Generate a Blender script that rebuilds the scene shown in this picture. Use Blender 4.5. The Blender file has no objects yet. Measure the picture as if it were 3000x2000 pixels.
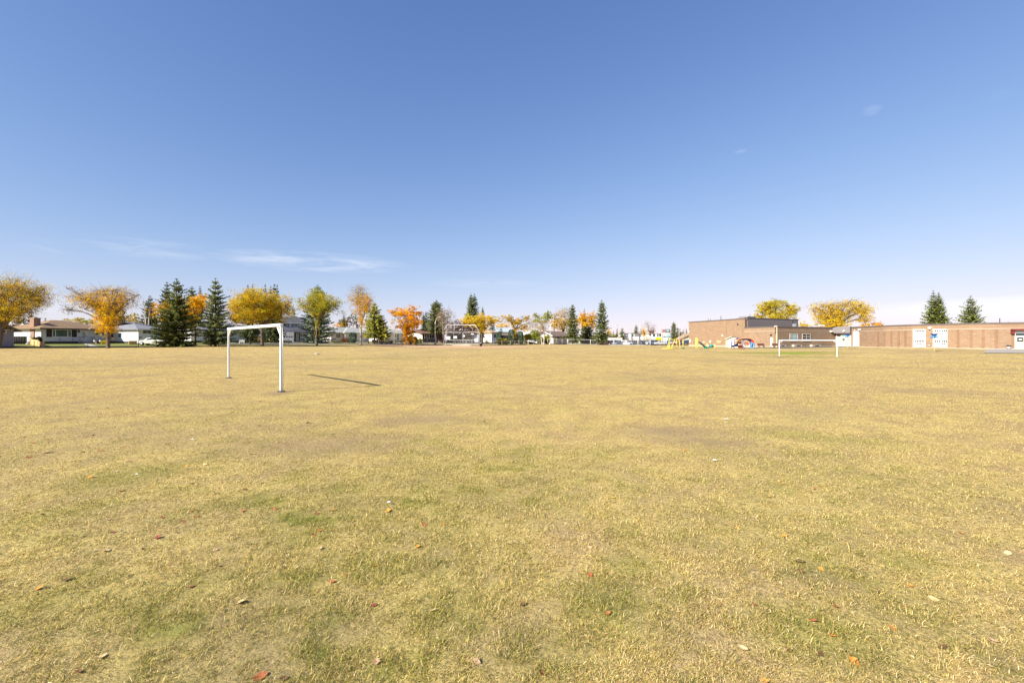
import bpy, math, random
import numpy as np
from mathutils import Vector

random.seed(7)
rng = np.random.default_rng(11)
S = bpy.context.scene
COL = S.collection
F, HZ, CAMZ = 1333.0, 995.0, 1.85          # focal length and horizon row of the 3000 x 2000 photo, eye height in metres

# ---------------------------------------------------------------- camera
cam = bpy.data.cameras.new('camera')
cam.sensor_width = 36.0
cam.lens = 36.0 * F / 3000.0
cam.shift_y = -5.0 / 3000.0
cam.clip_start, cam.clip_end = 0.1, 6000.0
cam_o = bpy.data.objects.new('camera', cam)
cam_o.location = (0, 0, CAMZ)
cam_o.rotation_euler = (math.radians(90), 0, 0)
COL.objects.link(cam_o)
S.camera = cam_o

# ---------------------------------------------------------------- sun, sky, exposure
SUN_EL = math.radians(33)
SUN_AZ = math.atan2(-0.785, -0.62)
to_sun = Vector((math.sin(SUN_AZ) * math.cos(SUN_EL), math.cos(SUN_AZ) * math.cos(SUN_EL), math.sin(SUN_EL)))
sun = bpy.data.lights.new('sun', 'SUN')
sun.energy, sun.angle, sun.color = 4.8, math.radians(0.53), (1.0, 0.93, 0.82)
sun_o = bpy.data.objects.new('sun', sun)
sun_o.rotation_euler = (-to_sun).to_track_quat('-Z', 'Y').to_euler()
sun_o.location = (0, 0, 60)
COL.objects.link(sun_o)

W = bpy.data.worlds.new('World')
S.world = W
W.use_nodes = True
wn, wl = W.node_tree.nodes, W.node_tree.links
wn.clear()
w_out = wn.new('ShaderNodeOutputWorld')
w_bg = wn.new('ShaderNodeBackground')
w_bg.inputs['Strength'].default_value = 0.070
sky = wn.new('ShaderNodeTexSky')
sky.sky_type = 'NISHITA'
sky.sun_disc = False
sky.sun_elevation = SUN_EL
sky.sun_rotation = SUN_AZ % (2 * math.pi)
sky.altitude = 0
sky.air_density, sky.dust_density, sky.ozone_density = 1.0, 0.0, 3.0
wl.new(w_bg.outputs[0], w_out.inputs['Surface'])


def wmath(op, a, b=None, c=None):
    n = wn.new('ShaderNodeMath'); n.operation = op
    for i, v in enumerate((a, b, c)):
        if v is None: continue
        if isinstance(v, (int, float)): n.inputs[i].default_value = v
        else: wl.new(v, n.inputs[i])
    return n.outputs[0]


tc = wn.new('ShaderNodeTexCoord')
sep = wn.new('ShaderNodeSeparateXYZ'); wl.new(tc.outputs['Generated'], sep.inputs[0])
az = wmath('ARCTAN2', sep.outputs[0], sep.outputs[1])
el = wmath('ARCSINE', sep.outputs[2])
ccom = wn.new('ShaderNodeCombineXYZ')
wl.new(wmath('MULTIPLY', az, 11.0), ccom.inputs[0]); wl.new(wmath('MULTIPLY', el, 85.0), ccom.inputs[1])
cn = wn.new('ShaderNodeTexNoise'); cn.inputs['Scale'].default_value = 1.0; cn.inputs['Detail'].default_value = 7
cn.inputs['Roughness'].default_value = 0.62; cn.inputs['Distortion'].default_value = 0.6
wl.new(ccom.outputs[0], cn.inputs['Vector'])
cmask = None
for px, py, rx, ry, amt, lo in ((930, 768, 310, 32, 0.75, 0.36), (440, 730, 230, 34, 0.42, 0.40), (150, 726, 100, 28, 0.3, 0.42),
                            (2980, 900, 640, 38, 1.0, 0.12), (2555, 322, 34, 16, 0.26, 0.38), (160, 905, 150, 50, 0.35, 0.2),
                            (1420, 830, 190, 16, 0.25, 0.35), (2170, 444, 24, 7, .25, .3), (2930, 280, 50, 12, 0.25, 0.4)):
    t = (px - 1500) / F; a0 = math.atan(t); h = (HZ - py) / F; e0 = math.atan(h / math.sqrt(1 + t * t))
    k = 1 / (1 + t * t)
    q = wmath('ADD', wmath('POWER', wmath('DIVIDE', wmath('SUBTRACT', az, a0), rx / F * k), 2.0),
              wmath('POWER', wmath('DIVIDE', wmath('SUBTRACT', el, e0), ry / F * math.sqrt(k)), 2.0))
    m = wmath('MAXIMUM', wmath('SUBTRACT', 1.0, q), 0.0)
    nz = wmath('MULTIPLY', wmath('MAXIMUM', wmath('SUBTRACT', cn.outputs['Fac'], lo), 0.0), 2.0)
    m = wmath('MULTIPLY', wmath('MULTIPLY', m, nz), amt)
    cmask = m if cmask is None else wmath('ADD', cmask, m)
cmask = wmath('MINIMUM', cmask, 0.85)
wmix = wn.new('ShaderNodeMix'); wmix.data_type = 'RGBA'
wl.new(cmask, wmix.inputs['Factor'])


def wvec(op, a, b):
    n = wn.new('ShaderNodeVectorMath'); n.operation = op
    for i, v in enumerate((a, b)):
        if isinstance(v, tuple): n.inputs[i].default_value = v
        else: wl.new(v, n.inputs[i])
    return n.outputs[0]


# the camera's soft shoulder on the bright band of sky near the horizon
sky_p = wn.new('ShaderNodeGamma'); sky_p.inputs[1].default_value = 1.2
wl.new(wvec('MULTIPLY', sky.outputs[0], (.15, .15, .15)), sky_p.inputs[0])
sky_c = wvec('DIVIDE', wvec('MULTIPLY', sky_p.outputs[0], (1.78 / .15, 1.83 / .15, 2.6 / .15)), wvec('ADD', wvec('MULTIPLY', sky_p.outputs[0], (1.08, 1.36, 1.82)), (1.0, 1.0, 1.0)))
wl.new(sky_c, wmix.inputs[6])
wmix.inputs[7].default_value = (7.0, 7.1, 7.5, 1)
wl.new(wmix.outputs[2], w_bg.inputs['Color'])

S.view_settings.view_transform = 'Standard'
S.view_settings.look = 'None'
S.view_settings.gamma = 1.0
S.view_settings.exposure = 1.1
S.cycles.max_bounces = 6
S.cycles.transparent_max_bounces = 24
S.cycles.sample_clamp_indirect = 4.0
S.render.filter_size = 1.1


# ---------------------------------------------------------------- small helpers
def XY(px, D):
    return ((px - 1500.0) / F * D, D)


def Z(py, D):
    return CAMZ - (py - HZ) * D / F


def tag(o, label=None, cat=None, group=None, kind=None):
    if label: o['label'] = label
    if cat: o['category'] = cat
    if group: o['group'] = group
    if kind: o['kind'] = kind
    return o


def thing(name, label, cat, loc, group=None, rotz=0.0):
    o = bpy.data.objects.new(name, None)
    o.empty_display_size = 0.3
    o.location = loc
    o.rotation_euler = (0, 0, rotz)
    COL.objects.link(o)
    return tag(o, label, cat, group)


def origin_of(o):
    v = Vector((0, 0, 0))
    while o is not None:
        v = v + o.location
        o = o.parent
    return v


class MB:
    """collects faces in world coordinates; build() links them as ONE mesh object under its parent"""
    def __init__(self):
        self.v, self.f, self.sm = [], [], []

    def poly(self, pts, smooth=False):
        i = len(self.v); self.v += [tuple(p) for p in pts]
        self.f.append(tuple(range(i, i + len(pts)))); self.sm.append(smooth)

    def faces(self, vs, fs, smooth=False):
        i = len(self.v); self.v += [tuple(p) for p in vs]
        for f in fs:
            self.f.append(tuple(i + k for k in f)); self.sm.append(smooth)
        return self

    def box(self, x0, x1, y0, y1, z0, z1):
        return self.hexa([(x0, y0, z0), (x1, y0, z0), (x1, y1, z0), (x0, y1, z0), (x0, y0, z1), (x1, y0, z1), (x1, y1, z1), (x0, y1, z1)])

    def hexa(self, v):
        return self.faces(v, [(0, 3, 2, 1), (4, 5, 6, 7), (0, 1, 5, 4), (1, 2, 6, 5), (2, 3, 7, 6), (3, 0, 4, 7)])

    def prism(self, pts, off):
        """closed polygon swept along a vector"""
        n = len(pts); a = [Vector(p) for p in pts]; b = [p + Vector(off) for p in a]
        return self.faces(a + b, [tuple(range(n))[::-1], tuple(range(n, 2 * n))] + [(k, (k + 1) % n, n + (k + 1) % n, n + k) for k in range(n)])

    def tube(self, pts, r, n=6, smooth=True, cap=True):
        pts = [Vector(p) for p in pts]
        rs = r if isinstance(r, (list, tuple)) else [r] * len(pts)
        vs, fs = [], []
        for k, p in enumerate(pts):
            d = (pts[min(k + 1, len(pts) - 1)] - pts[max(k - 1, 0)]).normalized()
            a = d.orthogonal().normalized() if abs(d.z) > 0.95 else d.cross(Vector((0, 0, 1))).normalized()
            b = d.cross(a)
            for j in range(n):
                t = 2 * math.pi * (j + .5) / n
                vs.append(p + (a * math.cos(t) + b * math.sin(t)) * rs[k])
        for k in range(len(pts) - 1):
            for j in range(n):
                fs.append((k * n + j, k * n + (j + 1) % n, (k + 1) * n + (j + 1) % n, (k + 1) * n + j))
        if cap:
            fs += [tuple(range(n))[::-1], tuple(range((len(pts) - 1) * n, len(pts) * n))]
        return self.faces(vs, fs, smooth)

    def lathe(self, prof, c, n=12, smooth=True):
        vs, fs = [], []
        for r, z in prof:
            for j in range(n):
                t = 2 * math.pi * j / n
                vs.append((c[0] + r * math.cos(t), c[1] + r * math.sin(t), c[2] + z))
        for k in range(len(prof) - 1):
            for j in range(n):
                fs.append((k * n + j, k * n + (j + 1) % n, (k + 1) * n + (j + 1) % n, (k + 1) * n + j))
        fs += [tuple(range(n))[::-1], tuple(range((len(prof) - 1) * n, len(prof) * n))]
        return self.faces(vs, fs, smooth)

    def build(self, name, mat, parent=None, bevel=0.0):
        o0 = origin_of(parent)
        me = bpy.data.meshes.new(name)
        me.from_pydata([(x - o0.x, y - o0.y, z - o0.z) for x, y, z in self.v], [], self.f)
        me.polygons.foreach_set('use_smooth', self.sm)
        uv = me.uv_layers.new(name='UVMap')
        co = self.v
        for p in me.polygons:
            n = p.normal
            l = math.hypot(n.x, n.y)
            for li in p.loop_indices:
                x, y, z = co[me.loops[li].vertex_index]
                uv.data[li].uv = ((-n.y * x + n.x * y) / l, z) if l > 0.5 else (x, y)
        me.materials.append(mat)
        me.update()
        o = bpy.data.objects.new(name, me)
        COL.objects.link(o)
        if parent is not None: o.parent = parent
        if bevel:
            b = o.modifiers.new('bevel', 'BEVEL'); b.width = bevel; b.segments = 2; b.limit_method = 'ANGLE'
        return o


def np_mesh(name, verts, quads, mat, parent=None, colors=None, tris=None):
    """fast mesh from numpy arrays (world coordinates); colors: per-vertex rgb"""
    o0 = origin_of(parent)
    me = bpy.data.meshes.new(name)
    verts = np.asarray(verts, dtype=np.float32) - np.array(o0, dtype=np.float32)
    nq = 0 if quads is None else len(quads); nt = 0 if tris is None else len(tris)
    me.vertices.add(len(verts)); me.vertices.foreach_set('co', verts.ravel())
    loops = np.concatenate([a.ravel() for a in (quads, tris) if a is not None and len(a)]).astype(np.int32)
    me.loops.add(len(loops)); me.loops.foreach_set('vertex_index', loops)
    me.polygons.add(nq + nt)
    st = np.concatenate([np.arange(nq) * 4, nq * 4 + np.arange(nt) * 3]).astype(np.int32)
    me.polygons.foreach_set('loop_start', st)
    me.update(calc_edges=True)
    if colors is not None:
        at = me.attributes.new('tint', 'FLOAT_COLOR', 'POINT')
        c = np.ones((len(verts), 4), dtype=np.float32); c[:, :3] = colors
        at.data.foreach_set('color', c.ravel())
    me.materials.append(mat)
    o = bpy.data.objects.new(name, me)
    COL.objects.link(o)
    if parent is not None: o.parent = parent
    return o


def vnoise(x, y, scale, seed=0):
    """smooth value noise in 0..1"""
    x = np.asarray(x, float) / scale + seed * 17.31; y = np.asarray(y, float) / scale + seed * 9.77
    xi, yi = np.floor(x), np.floor(y); fx, fy = x - xi, y - yi
    fx = fx * fx * (3 - 2 * fx); fy = fy * fy * (3 - 2 * fy)
    h = lambda a, b: np.modf(np.abs(np.sin(a * 127.1 + b * 311.7 + seed * 74.7) * 43758.5453))[0]
    return (h(xi, yi) * (1 - fx) + h(xi + 1, yi) * fx) * (1 - fy) + (h(xi, yi + 1) * (1 - fx) + h(xi + 1, yi + 1) * fx) * fy


def fbm(x, y, scale, seed=0, o=4):
    s, a, t = 0, 0.5, 0
    for k in range(o):
        s = s + a * vnoise(x, y, scale / 2 ** k, seed + k); t += a; a *= 0.55
    return s / t
# ---------------------------------------------------------------- materials
def new_mat(name):
    m = bpy.data.materials.new(name); m.use_nodes = True
    n, l = m.node_tree.nodes, m.node_tree.links
    return m, n, l, n['Principled BSDF']


def mixc(n, l, fac, a, b, mode='MIX'):
    m = n.new('ShaderNodeMix'); m.data_type = 'RGBA'; m.blend_type = mode
    for sock, v in ((m.inputs['Factor'], fac), (m.inputs[6], a), (m.inputs[7], b)):
        if isinstance(v, (int, float)): sock.default_value = v
        elif isinstance(v, (tuple, list)): sock.default_value = (*v[:3], 1)
        else: l.new(v, sock)
    return m.outputs[2]


def noise(n, l, vec, scale, detail=4, rough=0.6, stretch=None):
    if stretch:
        mp = n.new('ShaderNodeMapping'); mp.inputs['Scale'].default_value = stretch
        l.new(vec, mp.inputs[0]); vec = mp.outputs[0]
    t = n.new('ShaderNodeTexNoise'); t.inputs['Scale'].default_value = scale
    t.inputs['Detail'].default_value = detail; t.inputs['Roughness'].default_value = rough
    l.new(vec, t.inputs['Vector'])
    return t.outputs['Fac']


def remap(n, l, v, a, b, c=0.0, d=1.0):
    r = n.new('ShaderNodeMapRange'); l.new(v, r.inputs[0])
    for i, x in enumerate((a, b, c, d)): r.inputs[i + 1].default_value = x
    return r.outputs[0]


def pm(name, col, rough=0.7, var=0.18, scale=3.0, metal=0.0, bump=0.0, stretch=None, spec=0.35):
    """plain surface with uneven tone"""
    m, n, l, b = new_mat(name)
    tcn = n.new('ShaderNodeTexCoord')
    f = noise(n, l, tcn.outputs['Object'], scale, 6, 0.65, stretch)
    lo = tuple(c * (1 - var) for c in col); hi = tuple(min(1, c * (1 + var)) for c in col)
    l.new(mixc(n, l, remap(n, l, f, 0.3, 0.7), lo, hi), b.inputs['Base Color'])
    b.inputs['Roughness'].default_value = rough; b.inputs['Metallic'].default_value = metal
    b.inputs['Specular IOR Level'].default_value = spec
    if bump:
        bp = n.new('ShaderNodeBump'); bp.inputs['Strength'].default_value = bump; bp.inputs['Distance'].default_value = 0.05
        l.new(f, bp.inputs['Height']); l.new(bp.outputs[0], b.inputs['Normal'])
    return m


def siding(name, col, pitch=0.2):
    m, n, l, b = new_mat(name)
    tcn = n.new('ShaderNodeTexCoord'); sp = n.new('ShaderNodeSeparateXYZ'); l.new(tcn.outputs['UV'], sp.inputs[0])
    def mt(op, a, v):
        x = n.new('ShaderNodeMath'); x.operation = op; l.new(a, x.inputs[0]); x.inputs[1].default_value = v; return x.outputs[0]
    fr = mt('FRACT', mt('DIVIDE', sp.outputs[1], pitch), 0)
    groove = remap(n, l, fr, 0.0, 0.16)
    f = noise(n, l, tcn.outputs['UV'], 0.8, 5, 0.6)
    c = mixc(n, l, remap(n, l, f, 0.3, 0.7), tuple(x * .9 for x in col), tuple(min(.85, x * 1.06) for x in col))
    l.new(mixc(n, l, groove, tuple(x * .55 for x in col), c), b.inputs['Base Color'])
    b.inputs['Roughness'].default_value = 0.6
    bp = n.new('ShaderNodeBump'); bp.inputs['Strength'].default_value = .4; bp.inputs['Distance'].default_value = .02
    l.new(fr, bp.inputs['Height']); l.new(bp.outputs[0], b.inputs['Normal'])
    return m


def shingle(name, col):
    m, n, l, b = new_mat(name)
    tcn = n.new('ShaderNodeTexCoord')
    f1 = noise(n, l, tcn.outputs['Object'], 0.5, 3); f2 = noise(n, l, tcn.outputs['Object'], 5.0, 3, .7, (1, 1, 2.5))
    a = mixc(n, l, remap(n, l, f1, .3, .7), tuple(x * .82 for x in col), tuple(x * 1.15 for x in col))
    l.new(mixc(n, l, remap(n, l, f2, .35, .65, 0, .55), a, tuple(x * .6 for x in col)), b.inputs['Base Color'])
    b.inputs['Roughness'].default_value = .92; b.inputs['Specular IOR Level'].default_value = .15
    bp = n.new('ShaderNodeBump'); bp.inputs['Strength'].default_value = .5; bp.inputs['Distance'].default_value = .04
    l.new(f2, bp.inputs['Height']); l.new(bp.outputs[0], b.inputs['Normal'])
    return m


def brick(name, col, col2, mortar):
    m, n, l, b = new_mat(name)
    tcn = n.new('ShaderNodeTexCoord')
    t = n.new('ShaderNodeTexBrick')
    l.new(tcn.outputs['UV'], t.inputs['Vector'])
    t.inputs['Color1'].default_value = (*col, 1); t.inputs['Color2'].default_value = (*col2, 1); t.inputs['Mortar'].default_value = (*mortar, 1)
    t.inputs['Scale'].default_value = 1.0; t.inputs['Brick Width'].default_value = 0.4; t.inputs['Row Height'].default_value = 0.15
    t.inputs['Mortar Size'].default_value = 0.012; t.inputs['Bias'].default_value = 0.0
    f = noise(n, l, tcn.outputs['UV'], 0.55, 6, .7, (1, 2.6, 1))
    g = noise(n, l, tcn.outputs['UV'], 2.2, 4, .7, (.5, 2.5, 1))
    c = mixc(n, l, remap(n, l, f, .3, .72, 0, .7), t.outputs['Color'], tuple(x * .72 for x in col))
    c = mixc(n, l, remap(n, l, g, .45, .75, 0, .45), c, tuple(min(1, x * 1.35) for x in col2))
    l.new(c, b.inputs['Base Color'])
    b.inputs['Roughness'].default_value = .9; b.inputs['Specular IOR Level'].default_value = .15
    bp = n.new('ShaderNodeBump'); bp.inputs['Strength'].default_value = .4; bp.inputs['Distance'].default_value = .01
    l.new(t.outputs['Fac'], bp.inputs['Height']); bp.invert = True; l.new(bp.outputs[0], b.inputs['Normal'])
    return m


def foliage(name, trans=0.35):
    m = bpy.data.materials.new(name); m.use_nodes = True
    n, l = m.node_tree.nodes, m.node_tree.links; n.clear()
    out = n.new('ShaderNodeOutputMaterial'); at = n.new('ShaderNodeAttribute'); at.attribute_name = 'tint'
    d = n.new('ShaderNodeBsdfDiffuse'); t = n.new('ShaderNodeBsdfTranslucent'); mx = n.new('ShaderNodeMixShader')
    mx.inputs[0].default_value = trans
    l.new(at.outputs['Color'], d.inputs[0]); l.new(at.outputs['Color'], t.inputs[0])
    l.new(d.outputs[0], mx.inputs[1]); l.new(t.outputs[0], mx.inputs[2]); l.new(mx.outputs[0], out.inputs[0])
    return m


def mesh_wire(name, col, pitch=0.06, wire=0.006):
    """woven chain-link: diagonal wires, see-through between them"""
    m, n, l, b = new_mat(name)
    tcn = n.new('ShaderNodeTexCoord'); sp = n.new('ShaderNodeSeparateXYZ'); l.new(tcn.outputs['UV'], sp.inputs[0])
    def mt(op, a, v, w=None):
        x = n.new('ShaderNodeMath'); x.operation = op
        for i, q in enumerate((a, v, w)):
            if q is None: continue
            if isinstance(q, (int, float)): x.inputs[i].default_value = q
            else: l.new(q, x.inputs[i])
        return x.outputs[0]
    lines = []
    for op in ('ADD', 'SUBTRACT'):
        s = mt('FRACT', mt('DIVIDE', mt(op, sp.outputs[0], sp.outputs[1]), pitch * 1.414), 0)
        lines.append(mt('LESS_THAN', s, wire * 1.3 / pitch))
    a = mt('MAXIMUM', lines[0], lines[1])
    l.new(a, b.inputs['Alpha'])
    b.inputs['Base Color'].default_value = (*col, 1); b.inputs['Roughness'].default_value = .5; b.inputs['Metallic'].default_value = .3
    return m


def glass(name, col=(.03, .04, .05), rough=.08):
    m, n, l, b = new_mat(name)
    tcn = n.new('ShaderNodeTexCoord'); f = noise(n, l, tcn.outputs['Object'], .9, 2)
    l.new(mixc(n, l, f, tuple(c * .5 for c in col), tuple(c * 1.5 for c in col)), b.inputs['Base Color'])
    b.inputs['Roughness'].default_value = rough; b.inputs['Specular IOR Level'].default_value = .6
    return m


def worn_paint(name, col, chip):
    m, n, l, b = new_mat(name)
    tcn = n.new('ShaderNodeTexCoord'); sp = n.new('ShaderNodeSeparateXYZ'); l.new(tcn.outputs['Object'], sp.inputs[0])
    f = noise(n, l, tcn.outputs['Object'], 7, 6, .7); g = noise(n, l, tcn.outputs['Object'], 28, 4, .75, (1, 1, .35))
    c = mixc(n, l, remap(n, l, f, .35, .7), col, tuple(x * .86 for x in col))
    l.new(mixc(n, l, remap(n, l, g, .655, .70, 0, .85), c, chip), b.inputs['Base Color'])
    b.inputs['Roughness'].default_value = .5
    return m


M = dict(
    white_metal=worn_paint('white_metal', (.80, .79, .77), (.30, .20, .13)), white=pm('white_paint', (.78, .77, .74), .5, .05, 3), panel_white=pm('panel_white', (.56, .565, .57), .5, .08, 1.5, stretch=(2, 2, .3)),
    white_siding=siding('white_siding', (.74, .73, .73)), blue_siding=siding('blue_siding', (.66, .69, .75)), grey_siding=siding('grey_siding', (.68, .66, .66)),
    shade_lav_siding=siding('shaded_lavender_siding', (.30, .29, .36)), cream_siding=siding('cream_siding', (.72, .64, .48)), pink_stucco=pm('pink_stucco', (.56, .49, .47), .9, .1),  # the lavender siding is darkened to hold wall shade and tree shadow
    cream=pm('cream_paint', (.76, .66, .50), .7, .08), cream_door=pm('cream_door_paint', (.58, .52, .42), .5, .04), beige=pm('beige_sheet', (.62, .55, .42), .6, .06, 2, stretch=(6, 6, .4)),
    dark_brown=pm('dark_brown_stain', (.05, .032, .024), .8, .3, 4), brown_wood=pm('brown_wood', (.16, .075, .04), .7, .25, 5, stretch=(1, 1, 6)),
    dark_fence=pm('dark_fence', (.03, .024, .02), .85, .25, 4), new_wood=pm('new_wood', (.62, .38, .16), .75, .2, 5, stretch=(1, 1, 5)),
    red_brick=brick('chimney_brick', (.30, .16, .10), (.38, .21, .14), (.4, .36, .3)), school_brick=brick('school_brick', (.265, .172, .105), (.32, .215, .138), (.33, .25, .18)),
    pier_brick=brick('pier_brick', (.235, .135, .078), (.28, .17, .10), (.30, .21, .14)), roof_brown=shingle('roof_brown', (.30, .20, .12)), roof_grey=shingle('roof_grey', (.24, .245, .27)), roof_dark=shingle('roof_dark', (.10, .10, .11)), roof_light=shingle('roof_light', (.37, .375, .345)),
    roof_redbrown=shingle('roof_redbrown', (.22, .12, .09)), roof_tan=shingle('roof_tan', (.42, .30, .19)), roof_blue=shingle('roof_blue', (.45, .52, .58)), roof_choc=shingle('roof_choc', (.19, .145, .125)),
    fascia=pm('fascia_dark', (.09, .07, .06), .7), fascia_white=pm('fascia_white', (.74, .72, .68), .6, .06), concrete=pm('concrete', (.33, .295, .25), .9, .12, 2), conc_light=pm('concrete_light', (.46, .405, .32), .9, .1, 2),
    foundation=pm('foundation', (.075, .06, .05), .9), glass=glass('window_glass'), glass_teal=glass('window_teal', (.24, .38, .38), .2), glass_green=glass('picture_window', (.10, .14, .13), .08),
    shutter=pm('shutter', (.035, .022, .02), .6), shutter_blue=pm('shutter_blue', (.16, .20, .28), .6), metal_grey=pm('grey_metal_siding', (.20, .18, .175), .6, .06, 1.5, stretch=(8, 8, .3)), parapet=pm('parapet_cap', (.12, .10, .095), .6),
    galv=pm('galvanised', (.52, .52, .50), .45, .12, 5, metal=.35), pole_white=pm('pole_white', (.74, .72, .68), .5, .08), green_post=pm('green_post', (.02, .035, .03), .6), wood_post=pm('wood_post', (.50, .40, .26), .8, .2),
    wire=mesh_wire('chain_link_wire', (.22, .225, .23), .06, .0028), wire_thin=mesh_wire('thin_wire', (.10, .13, .11), .08, .002), black=pm('black_plastic', (.012, .012, .013), .5), dark=pm('dark_metal', (.03, .03, .032), .5), rubber=pm('tyre_rubber', (.018, .018, .018), .9),
    yellow=pm('yellow_paint', (.72, .60, .10), .45, .08), green=pm('green_plastic', (.02, .22, .09), .35, .1), teal=pm('teal_plastic', (.03, .28, .24), .35, .1), green_dark=pm('dark_green_plastic', (.02, .08, .05), .4, .1),
    navy=pm('navy_plastic', (.015, .025, .10), .4, .1), blue=pm('blue_paint', (.05, .11, .42), .4, .1), skyblue=pm('sky_blue_plastic', (.14, .40, .72), .35, .1), red=pm('red_plastic', (.55, .06, .03), .4, .1), dkred=pm('dark_red_plastic', (.16, .02, .015), .5, .1), orange=pm('orange_paint', (.66, .22, .07), .5, .12), salmon=pm('faded_orange_panel', (.72, .33, .16), .6, .1),
    funnel=pm('funnel_navy', (.012, .05, .20), .35, .1), funnel_blue=pm('funnel_blue', (.06, .24, .60), .3, .1), cream_post=pm('cream_post', (.60, .49, .30), .6, .08), bench=pm('bench_brown', (.12, .045, .03), .6, .2), lamp=pm('lamp_globe', (.85, .83, .78), .3, .03), pot=pm('pale_pot', (.70, .69, .72), .6, .05),
    asphalt=pm('asphalt', (.085, .075, .072), .9, .2, .8, bump=.2), street=pm('street', (.20, .19, .18), .9, .15, .6), clay=pm('infield_clay', (.47, .295, .15), .95, .13, .35, bump=.2), sign_white=pm('sign_white', (.82, .82, .80), .5, .03), sign_yellow=pm('sign_yellow', (.80, .62, .02), .5, .04), sign_teal=pm('sign_dark_teal', (.02, .075, .07), .4, .1), sign_grey=pm('sign_grey', (.33, .33, .33), .5, .2), sign_red=pm('sign_red', (.45, .08, .06), .5, .1), sign_pink=pm('sign_pink', (.75, .42, .34), .5, .1),
    leafy=foliage('autumn_leaves', .45), needles=foliage('conifer_needles', .32), bark=pm('bark', (.12, .088, .062), .95, .35, 6, stretch=(1, 1, .3), bump=.5), bark_pale=pm('pale_bark', (.34, .30, .25), .9, .3, 5, bump=.3), bark_gold=pm('golden_bark', (.24, .15, .06), .95, .3, 6), bird_white=pm('bird_white', (.80, .79, .76), .8, .05, 20), bird_grey=pm('bird_grey', (.10, .10, .11), .8, .2, 20), bird_orange=pm('bird_orange', (.6, .25, .04), .6), litter=pm('litter_white', (.82, .82, .82), .6, .05),
)


def car_paint(name, col):
    m, n, l, b = new_mat(name)
    b.inputs['Base Color'].default_value = (*col, 1); b.inputs['Roughness'].default_value = .28
    b.inputs['Coat Weight'].default_value = .6; b.inputs['Coat Roughness'].default_value = .08
    tcn = n.new('ShaderNodeTexCoord'); f = noise(n, l, tcn.outputs['Object'], 2.5, 3)
    l.new(mixc(n, l, f, tuple(c * .8 for c in col), col), b.inputs['Base Color'])
    return m
# ---------------------------------------------------------------- terrain height: gentle swells measured from the feet of what stands on it
_ctl = []
for px, py, D in ((823, 1148, 16.1), (670, 1107, 22.0), (2283, 1044, 66), (2452, 1048, 62.5), (2737, 1030, 74), (2755, 1019, 85), (3000, 1023, 77),
                  (2500, 1016, 105), (2270, 1016.5, 101), (2445, 1013.5, 115), (2180, 1016.5, 108), (2018, 1013.5, 132), (2177, 1021, 92), (1970, 1022, 95), (1400, 1013, 126),
                  (1300, 1020, 98), (0, 1019, 72), (317, 1019, 75), (510, 1016, 80), (630, 1014, 82), (768, 1012, 90), (928, 1011, 100), (1057, 1010.5, 110),
                  (1187, 1010.5, 122), (130, 1007, 90), (340, 1006, 100), (470, 1004, 105), (830, 1003, 134), (1030, 1003.5, 140), (1270, 1003.5, 142),
                  (1600, 1008.5, 142), (1850, 1011.5, 172), (1500, 1010.5, 140), (600, 1002, 118), (2140, 1036, 75), (2600, 1035, 66), (3000, 1045, 50), (1700, 1040, 58), (1300, 1040, 58),
                  (900, 1037, 64), (500, 1040, 55), (0, 1060, 40), (-400, 1019, 66), (3300, 1023, 72), (1975, 1010, 165), (-200, 1008, 85)):
    x, y = XY(px, D); _ctl.append((x, y, Z(py, D)))
_ctl += [(0, 2, 0), (-4, 6, .02), (5, 7, -.02), (2, 25, 0), (18, 25, -.1), (-30, 20, .05), (30, 12, 0), (0, 45, -.15), (0, -40, 0), (-60, -30, 0), (60, -30, 0), (-90, 30, .4), (90, 30, .2)]
for a in range(-80, 81, 20):
    _ctl.append((235 * math.sin(math.radians(a)), 235 * math.cos(math.radians(a)), .45 if abs(a) > 15 else .1))
_ctl = np.array(_ctl)


def _tps(r2):
    return 0.5 * r2 * np.log(r2 + 1e-9)


_n = len(_ctl)
_K = _tps(((_ctl[:, None, :2] - _ctl[None, :, :2]) ** 2).sum(-1)) + np.eye(_n) * 30.0
_A = np.zeros((_n + 3, _n + 3)); _A[:_n, :_n] = _K
_A[:_n, _n] = 1; _A[:_n, _n + 1:] = _ctl[:, :2]; _A[_n:, :_n] = _A[:_n, _n:].T
_w = np.linalg.solve(_A, np.concatenate([_ctl[:, 2], np.zeros(3)]))


def gz(x, y):
    """ground height, metres; scalars or arrays"""
    sc = np.isscalar(x)
    x = np.atleast_1d(np.asarray(x, float)); y = np.atleast_1d(np.asarray(y, float))
    r = np.sqrt(x * x + y * y); k = np.where(r > 215, 215 / np.maximum(r, 1e-6), 1.0)
    k = np.where(y * k < -45, np.minimum(k, -45 / np.minimum(y, -1e-6)), k)
    x, y = x * k, y * k
    out = np.empty(len(x))
    for i in range(0, len(x), 40000):
        s = slice(i, i + 40000)
        d2 = (x[s, None] - _ctl[None, :, 0]) ** 2 + (y[s, None] - _ctl[None, :, 1]) ** 2
        out[s] = _tps(d2) @ _w[:_n] + _w[_n] + _w[_n + 1] * x[s] + _w[_n + 2] * y[s]
    return float(out[0]) if sc else out


def ground_at(px, py):
    """where the line of sight through a photo pixel meets the ground"""
    d = CAMZ * F / (py - HZ)
    for _ in range(30):
        d2 = (CAMZ - gz((px - 1500) / F * d, d)) * F / (py - HZ)
        d = .5 * d + .5 * min(d2, 200)
    return ((px - 1500) / F * d, d, gz((px - 1500) / F * d, d))


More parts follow.
